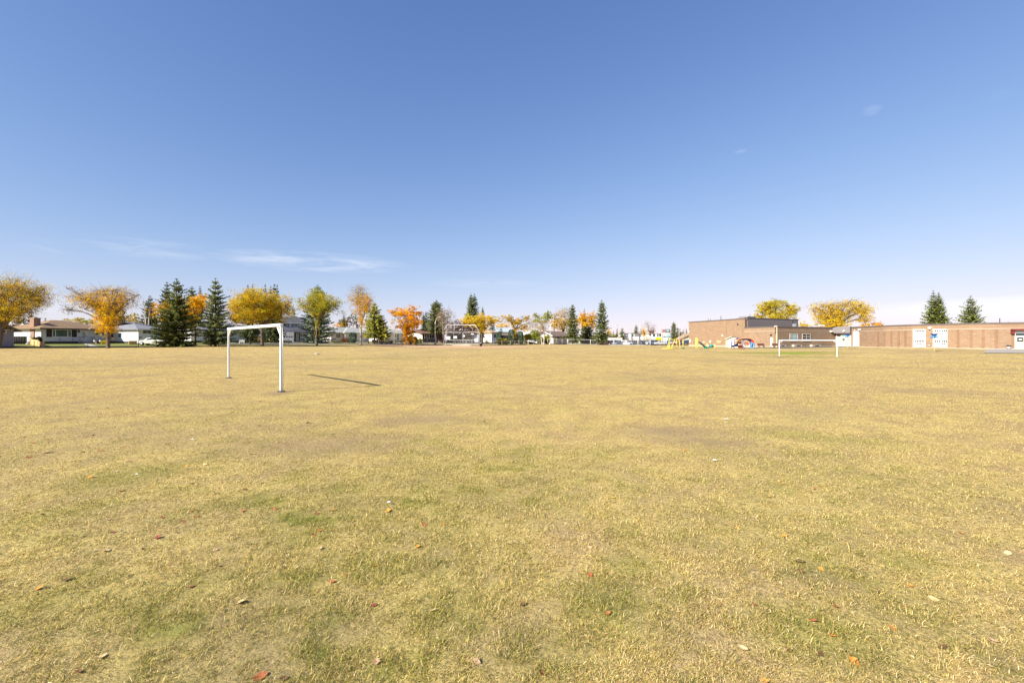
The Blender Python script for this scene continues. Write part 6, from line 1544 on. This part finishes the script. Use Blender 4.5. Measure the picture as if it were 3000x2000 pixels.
for a, tp in ((2142.5, 994), (2151, 996), (2177.5, 992), (2182, 991), (2199, 992), (2211, 1004)):
    q = MB(); q.tube([(*XY(a, D), zg - .15), (*XY(a, D), Z(tp, D))], .055, 7); q.build('pole', M['blue'], t)
def pnl(name, a, b2, c_, d_, mat, yo=.1):
    q = MB(); q.box(*sorted((XY(a, D + yo)[0], XY(b2, D + yo)[0])), D + yo, D + yo + .07, Z(d_, D + yo), Z(c_, D + yo)); return q.build(name, M[mat], t)
pnl('slide_panel', 2145, 2150, 994.5, 1011, 'sign_white'); pnl('low_panel', 2144, 2151, 1010.5, 1016.5, 'navy', .15); pnl('low_panel', 2152, 2163, 1007, 1015, 'navy', .5); pnl('low_panel', 2163, 2176, 1011, 1019, 'dkred', .3); pnl('back_panel', 2158, 2172, 1000, 1007, 'conc_light', 1.1)
q = MB(); vs = [(2201.5, 1003), (2207, 1001.5), (2210.5, 1004), (2208.5, 1012), (2207, 1019.5), (2200, 1020), (2198.5, 1016)]; q.prism([(*XY(a, D - .1), Z(b2, D - .1)) for a, b2 in vs], (0, .12, 0)); o = q.build('climbing_wall', M['skyblue'], t)
for a, b2 in ((2204.5, 1009), (2203, 1014.5)):
    q = MB(); c_ = Vector((*XY(a, D - .1), Z(b2, D - .1))); q.prism([c_ + Vector((.16 * math.cos(k), -.01, .16 * math.sin(k))) for k in np.linspace(0, 6.283, 13)[:12]], (0, -.03, 0)); q.build('hand_hold', M['navy'], o)
for r_, a0, a1, mt_ in ((9.2, .2, 2.9, 'conc_light'), (9.2, 3.3, 6.1, 'sign_white')):
    q = MB(); q.tube([(*XY(2187.5 + r_ * math.cos(a), D - .2), Z(1007 - r_ * math.sin(a), D - .2)) for a in np.linspace(a0, a1, 12)], .06, 6); q.build('ring_bar', M[mt_], t)
q = MB(); q.prism([(*XY(a, D - .15), Z(b2, D - .15)) for a, b2 in ((2182, 1003), (2188, 1003), (2194, 1006.5), (2195, 1009), (2190, 1008.5), (2183, 1005.5))], (0, .06, 0)); q.build('curved_seat', M['red'], t)

# plant pot by the door
x, y = XY(2955, 76.8); z = gz(x, y) + .05; t = thing('plant_pot', 'pale tapered plant pot with dark withered plants beside the school door', 'plant pot', (x, y, z))
q = MB(); q.lathe([(.22, 0), (.33, .42), (.35, .44), (.30, .45)], (x, y, z), 14); q.build('pot', M['pot'], t)
lc = np.array([x, y, z + .53]) + rng.normal(size=(160, 3)) * np.array([.16, .16, .07]); v, qd = cards(lc, np.full(160, .12)); np_mesh('withered_plant', v, qd, M['leafy'], t, np.repeat(tint(160, [(.05, .03, .02), (.08, .05, .03), (.10, .03, .03)]), 4, 0))

# ---------------------------------------------------------------- parked vehicles
PROF = {'sedan': ([(-2.25, .35), (-2.28, .62), (-2.18, .90), (-1.55, .97), (-1.0, 1.36), (.15, 1.44), (.62, 1.38), (1.15, 1.0), (1.95, .86), (2.24, .68), (2.26, .35)], (-1.45, -1.0, .58, 1.08)),
        'suv': ([(-2.3, .38), (-2.33, .85), (-2.25, 1.08), (-2.08, 1.62), (-1.3, 1.72), (.2, 1.70), (.55, 1.60), (1.08, 1.12), (1.95, 1.0), (2.26, .80), (2.28, .38)], (-2.12, -1.95, .5, 1.0))}


def car(label, px, D, rot, col, kind='sedan', scale=1.0, cat='car'):
    x0, y0 = XY(px, D); z0 = gz(x0, y0) + .05; root = thing('parked_car', label, cat, (x0, y0, z0), 'parked cars')
    c, s_ = math.cos(math.radians(rot)), math.sin(math.radians(rot)); W_ = .92
    T = lambda x, y, z: (x0 + scale * (x * c - y * s_), y0 + scale * (x * s_ + y * c), z0 + scale * z)
    prof, (wb, wb2, wf2, wf) = PROF[kind]; belt = .98 if kind == 'sedan' else 1.1
    up = [prof[0]] + prof[1:-1] + [prof[-1]]
    q = MB(); vs = []; n = len(up)
    ins = lambda z: W_ * (1 if z <= belt else 1 - .26 * (z - belt) / .7) * (1 if z > .5 else .95)
    for sd in (-1, 1):
        for x, z in up: vs.append(T(x, sd * ins(z), z))
    q.faces(vs, [tuple(range(n)), tuple(range(2 * n - 1, n - 1, -1))] + [(k, n + k, n + (k + 1) % n, (k + 1) % n) for k in range(n)]); q.build('body', car_paint(label[:20], col), root, .04)
    ztop = max(z for x, z in up) - .12
    for sd in (-1, 1):
        for xa, xb in ((wb + .35, -.35), (-.27, wf - .22)):
            zl = belt + .04; e = lambda x, z: T(x, sd * (ins(z) + .012), z)
            xt = lambda x, t_: x + (.28 * t_ if x < 0 and x == xa and xa < -.5 else (-.42 * t_ if x == xb and xb > .3 else 0))
            q = MB(); q.poly([e(xa, zl), e(xb, zl), e(xt(xb, 1), ztop), e(xt(xa, 1), ztop)][::sd]); q.build('side_window', M['glass'], root)
    def slab(a, b2, name):
        q = MB(); (xa, za), (xb, zb2) = a, b2; o = Vector((xb - xa, 0, zb2 - za)).normalized(); nx, nz = (o.z, -o.x) if xa > 0 else (-o.z, o.x)
        f = lambda t_, sd: T(xa + (xb - xa) * t_ + nx * .015, sd * (ins(za + (zb2 - za) * t_) - .10), za + (zb2 - za) * t_ + abs(nz) * .015)
        q.poly([f(.08, -1), f(.08, 1), f(.9, 1), f(.9, -1)]); q.build(name, M['glass'], root)
    iF = 7; slab(up[iF], up[iF - 1], 'windscreen'); slab(up[3] if kind == 'sedan' else up[2], up[4] if kind == 'sedan' else up[3], 'rear_window')
    for wx in (-1.42, 1.42):
        for sd in (-1, 1):
            q = MB(); cw = [Vector(T(wx, sd * (W_ - .22), .34)), Vector(T(wx, sd * (W_ + .02), .34))]; q.tube(cw, .34 * scale, 14); w = q.build('wheel', M['rubber'], root)
            q = MB(); q.tube([Vector(T(wx, sd * (W_ + .015), .34)), Vector(T(wx, sd * (W_ + .035), .34))], .21 * scale, 10); q.build('rim', M['galv'], w)
    for sd in (-1, 1):
        q = MB(); q.hexa([T(*p) for p in ((2.16, sd * .78 - .12, .66), (2.29, sd * .72 - .12, .64), (2.29, sd * .72 + .12, .64), (2.16, sd * .78 + .12, .66), (2.05, sd * .78 - .12, .80), (2.2, sd * .72 - .12, .78), (2.2, sd * .72 + .12, .78), (2.05, sd * .78 + .12, .80))]); q.build('headlight', M['lamp'], root)
        q = MB(); q.hexa([T(*p) for p in ((-2.31, sd * .76 - .1, .68), (-2.2, sd * .76 - .1, .68), (-2.2, sd * .76 + .1, .68), (-2.31, sd * .76 + .1, .68), (-2.30, sd * .76 - .1, .86), (-2.2, sd * .76 - .1, .86), (-2.2, sd * .76 + .1, .86), (-2.30, sd * .76 + .1, .86))]); q.build('tail_light', M['red'], root)
    q = MB(); q.hexa([T(*p) for p in ((2.24, -.5, .42), (2.30, -.5, .42), (2.30, .5, .42), (2.24, .5, .42), (2.24, -.5, .60), (2.295, -.5, .60), (2.295, .5, .60), (2.24, .5, .60))]); q.build('grille', M['black'], root)
    return root


WH, SV, BK, DG, BL = (.78, .78, .77), (.42, .43, .44), (.02, .02, .022), (.07, .075, .08), (.03, .05, .10)
car('white car poking out from under the big spruce at the left', 449, 86, 188, WH, 'sedan', 1.0)
car('red car at the left end of the car park behind the fence', 1753, 171, 200, (.35, .06, .06), 'sedan')
car('dark maroon sport utility vehicle next to the red car', 1772, 166, 185, (.12, .035, .05), 'suv')
car('blue grey car behind the second fence post of the car park', 1797, 172, 235, (.14, .19, .24))
car('silver white low car between the blue grey and the white parked ones', 1816, 170, 200, (.6, .62, .62))
car('white sport utility vehicle facing the field left of the tall fence gate posts', 1836, 169, 300, WH, 'suv')
car('dark grey tall vehicle behind the gate posts of the car park fence', 1860, 170, 250, DG, 'suv', 1.05)
car('black car with white neighbour under the bare tree', 1883, 172, 260, BK)
car('white car in the shade below the yellow shop sign', 1898, 176, 230, WH)
car('dark blue van like car with a pale front below the yellow shop sign', 1911, 168, 250, (.08, .12, .17), 'suv')
car('long white car just left of the yellow climbing frame', 1933, 166, 190, WH, 'sedan', 1.02)
car('white hatchback seen through the left poles of the yellow climbing frame', 1951, 168, 220, WH, 'suv', .9)
car('silver car seen through the right poles of the yellow climbing frame', 1972, 170, 250, SV)
car('orange red car between the climbing frame and the single yellow post', 1991, 160, 200, (.50, .13, .05), 'sedan', .95)
car('dark blue grey sport utility vehicle parked by the gymnasium corner', 2016, 152, 195, (.06, .09, .13), 'suv', 1.05)
car('dark navy vehicle parked on the street below the clipped cypresses', 1546, 151, 190, BL, 'suv', 1.0)
car('white sport utility vehicle half behind the bare vase shaped tree', 1583, 153, 250, WH, 'suv', 1.0)
p = Plane(1533, 148.5, 0); t = thing('boom_trailer', 'white boom trailer sloping down over the dark navy vehicle', 'trailer', (*p.P(3, 0, 0)[:2], p.z0)); u1 = p.u(1580)
q = MB(); q.tube([p.P(0, 0, p.z(996, 1533)), p.P(u1 * .4, 0, p.z(999.5, 1550)), p.P(u1, 0, p.z(1003, 1580))], [.10, .16, .22], 6); q.build('boom', M['white'], t)
for a, hh in ((.06, .5), (.3, .35), (.55, .4), (.8, .35)): q = MB(); z = p.z(996 + 7 * a, 1533 + 47 * a); q.tube([p.P(u1 * a, 0, z), p.P(u1 * a + .2, 0, z + hh)], .07, 6); q.build('bracket', M['white'], t)
q = MB(); p.box(q, u1 - 1.2, u1 + .2, -.6, .6, p.z0 + .35, p.z0 + .75); q.build('chassis', M['white'], t)
for d in (-.75, .62): q = MB(); q.tube([p.P(u1 - .5, d, p.z0 + .33), p.P(u1 - .5, d + .14, p.z0 + .33)], .32, 12); q.build('wheel', M['rubber'], t)

# ---------------------------------------------------------------- gull on the grass
bxp, byp, bzp = ground_at(928, 1042.5); t = thing('gull', 'white gull with dark wings standing on the dry field', 'bird', (bxp, byp, bzp))
ax = Vector((-.78, -.35, .0)).normalized(); sc_ = 1.15
G = lambda a, h_: Vector((bxp, byp, bzp)) + ax * (a * sc_) + Vector((0, 0, h_ * sc_))
q = MB(); q.tube([G(-.20, .19), G(-.12, .20), G(-.02, .205), G(.07, .225), (G(.13, .27)), G(.155, .315), G(.175, .335), G(.20, .335), G(.215, .33)], [.018, .055, .078, .075, .05, .036, .042, .034, .012], 12); q.build('body', M['bird_white'], t)
sdv = Vector((ax.y, -ax.x, 0))
for s in (-1, 1):
    q = MB(); a = [G(.06, .235) + sdv * s * .072, G(-.04, .25) + sdv * s * .082, G(-.2, .215) + sdv * s * .05, G(-.30, .19) + sdv * s * .015, G(-.18, .175) + sdv * s * .06, G(-.02, .175) + sdv * s * .085]
    q.prism(a, sdv * s * .02); q.build('wing', M['bird_grey'], t)
    q = MB(); q.tube([G(-.01, .15) + sdv * s * .03, G(-.01, .0) + sdv * s * .03, G(.04, .0) + sdv * s * .035], [.01, .008, .012], 5); q.build('leg', M['bird_orange'], t)
q = MB(); q.tube([G(-.2, .19), G(-.32, .175)], [.035, .045], 6); q.build('tail', M['bird_grey'], t); q = MB(); q.tube([G(.21, .333), G(.255, .322)], [.013, .004], 6); q.build('beak', M['bird_orange'], t)
# ---------------------------------------------------------------- fallen leaves, each one where it lies
LEAFCOL = {'orange': (.60, .24, .035), 'rust red': (.36, .11, .04), 'tan': (.66, .46, .22), 'dark brown': (.125, .065, .024), 'yellow': (.64, .42, .03), 'crimson': (.24, .055, .035), 'pale pink brown': (.48, .30, .17)}
LM = {k: pm(k.replace(' ', '_') + '_leaf', v, .75, .25, 30) for k, v in LEAFCOL.items()}


def leaf_mesh(kind, colname, seed):
    r = random.Random(seed); q = MB(); n = 7; cup = r.uniform(.03, .18); tw = r.uniform(-.3, .3)
    if kind == 'lobed': rad = [.5, .27, .48, .25, .40, .22, .30]
    L = []
    for k in range(n + 1):
        t = k / n
        w = (math.sin(math.pi * t ** .8) * .30 + .01) if kind == 'oval' else (.05 + .42 * math.sin(math.pi * t) * (1.15 if k % 2 else .62))
        z = cup * (2 * t - 1) ** 2 + .04
        L.append((Vector((-w, t - .5, z + w * cup * 1.6 + tw * .1 * t)), Vector((0, t - .5, z)), Vector((w, t - .5, z + w * cup * 1.6 - tw * .1 * t))))
    for a, b2 in zip(L, L[1:]): q.poly([a[0], a[1], b2[1], b2[0]], True); q.poly([a[1], a[2], b2[2], b2[1]], True)
    q.tube([(0, -.5, .04 + cup), (.03, -.68, .02 + cup)], .012, 4)
    me_o = q.build('fallen_leaf', LM[colname]); me = me_o.data; bpy.data.objects.remove(me_o); return me


LV = '''356 1440 o;561 1498 o;318 1523 p;804 1492 r;712 1498 r;574 1515 r;536 1528 r;126 1509 d;475 1517 r;306 1616 t 1.6;144 1629 p;515 1561 d;706 1768 t 1.3;295 1928 t 1.3;760 1985 r 1.35;117 1725 o;230 1970 c;715 1435 r;769 1416 o;633 1446 o;633 1612 p;
1137 1498 o 1.2;977 1496 o;929 1505 r;1242 1538 r;1298 1538 o;1463 1437 o;934 1556 o;919 1568 r;940 1607 p;1097 1660 o;1015 1685 o;971 1705 r;1225 1603 o;1170 1635 p;1093 1775 c;1265 1792 t 1.2;1533 1622 y;1729 1687 r 1.2;1531 1773 d;1780 1798 r;1397 1940 p;1103 1940 p;1589 1978 r;1727 1605 t;1795 1459 y;1491 1595 p;
2108 1427 r;2253 1457 y;2161 1546 o;2293 1417 o;2299 1572 o;2475 1445 p;2387 1433 r;2869 1457 y;2814 1563 r;2953 1624 t 1.6;2343 1648 d 1.3;2345 1674 d;2406 1668 o;2668 1718 o;2574 1739 d 1.2;2733 1756 t 1.3;2211 1773 r;2450 1779 r;2144 1842 o;2439 1865 o;2180 1903 t;2467 1907 t;2500 1941 o 1.3;2242 1997 o;2383 1821 r;2615 1842 o;2404 1917 d;2761 1898 d;2910 1880 p;2310 1905 d;
138 1327 o 1.5;97 1298 o;70 1281 d;41 1312 t;82 1341 r 1.2;258 1312 r;272 1276 r;241 1326 d;377 1352 r;486 1301 d;265 1399 o;559 1417 d;548 1365 o;599 1363 t;294 1322 r;315 1196 r;253 1198 d;738 1331 t 1.2;100 1395 p;340 1382 p;2006 1319 o 1.2;1770 1248 o;1900 1315 y;2230 1230 p;2385 1257 o;762 1177 d;874 1184 d;974 1181 d;902 1240 d 1.2;973 1272 d;683 1208 d;755 1246 r;1068 1243 d;330 1560 c;195 1700 d;640 1660 c;420 1610 d;462 1576 c;560 1720 c;830 1990 d'''
KEY = {'o': 'orange', 'r': 'rust red', 't': 'tan', 'd': 'dark brown', 'y': 'yellow', 'c': 'crimson', 'p': 'pale pink brown'}
items = []
for s_ in LV.replace('\n', '').split(';'):
    a = s_.split(); items.append((int(a[0]), int(a[1]), KEY[a[2]], float(a[3]) if len(a) > 3 else 1.0))
meshes = {}
for i, (px, py, cn, sc_) in enumerate(items):
    shape = 'oval' if i % 3 else 'lobed'
    zone = 'the closest grass' if py > 1640 else ('the near grass' if py > 1400 else 'grass halfway to the near goal' if px < 1500 else 'grass halfway to the far goal')
    peers = sorted(q[0] for q in items if q[2] == cn and ((q[1] > 1640) == (py > 1640)) and ((q[1] > 1400) == (py > 1400)) and (py > 1400 or (q[0] < 1500) == (px < 1500)))
    k = peers.index(px); nth = ['first', 'second', 'third', 'fourth', 'fifth', 'sixth', 'seventh', 'eighth', 'ninth', 'tenth', 'eleventh', 'twelfth', 'thirteenth', 'fourteenth', 'fifteenth', 'sixteenth', 'seventeenth', 'eighteenth'][k] if k < 18 else 'last'
    lab = f"{'big ' if sc_ > 1.25 else ''}{cn} leaf on {zone}" + (f", {nth} such from the left" if len(peers) > 1 else '')
    key = (shape, cn, i % 2)
    if key not in meshes: meshes[key] = leaf_mesh(shape, cn, hash(cn) % 91 + i if False else len(cn) * 7 + i % 5)
    x, y, z = ground_at(px, py); o = bpy.data.objects.new('fallen_leaf', meshes[key]); COL.objects.link(o)
    size = (.046 + .015 * ((i * 37) % 10) / 10) * sc_ * (1 if py > 1400 else 1.25 if py > 1280 else 1.6)
    o.location = (x, y, z + .006); o.scale = (size, size, size)
    o.rotation_euler = (((i * 53) % 40 - 20) / 60, ((i * 29) % 40 - 20) / 50, (i * 2.399) % 6.283)
    tag(o, lab, 'leaf', 'fallen leaves on the grass')
# scraps of white litter
for i, (px, py, s_, lb) in enumerate(((2093, 1353, .09, 'crumpled white paper scrap on the grass halfway to the far goal'), (1139, 1478, .07, 'small white paper scrap beside orange leaves on the near grass'), (563, 1291, .08, 'white paper scrap on the grass left of the near goal post base'), (400, 1395, .06, 'tiny white scrap on the near left grass'), (2127, 1231, .12, 'flat white plastic scrap farthest out toward the far goal'), (2420, 1030, .0, ''))):
    if not s_: continue
    x, y, z = ground_at(px, py); r = random.Random(i); q = MB(); n = 5; s_ *= .4
    g = [[(x + s_ * (a / n - .5) * 1.5 + r.uniform(-.2, .2) * s_ / n, y + s_ * (b2 / n - .5) + r.uniform(-.2, .2) * s_ / n, z + .03 + r.uniform(0, .35) * s_) for b2 in range(n + 1)] for a in range(n + 1)]
    for a in range(n):
        for b2 in range(n): q.poly([g[a][b2], g[a + 1][b2], g[a + 1][b2 + 1], g[a][b2 + 1]])
    o = q.build('paper_scrap', M['litter']); tag(o, lb, 'litter', 'white litter scraps')
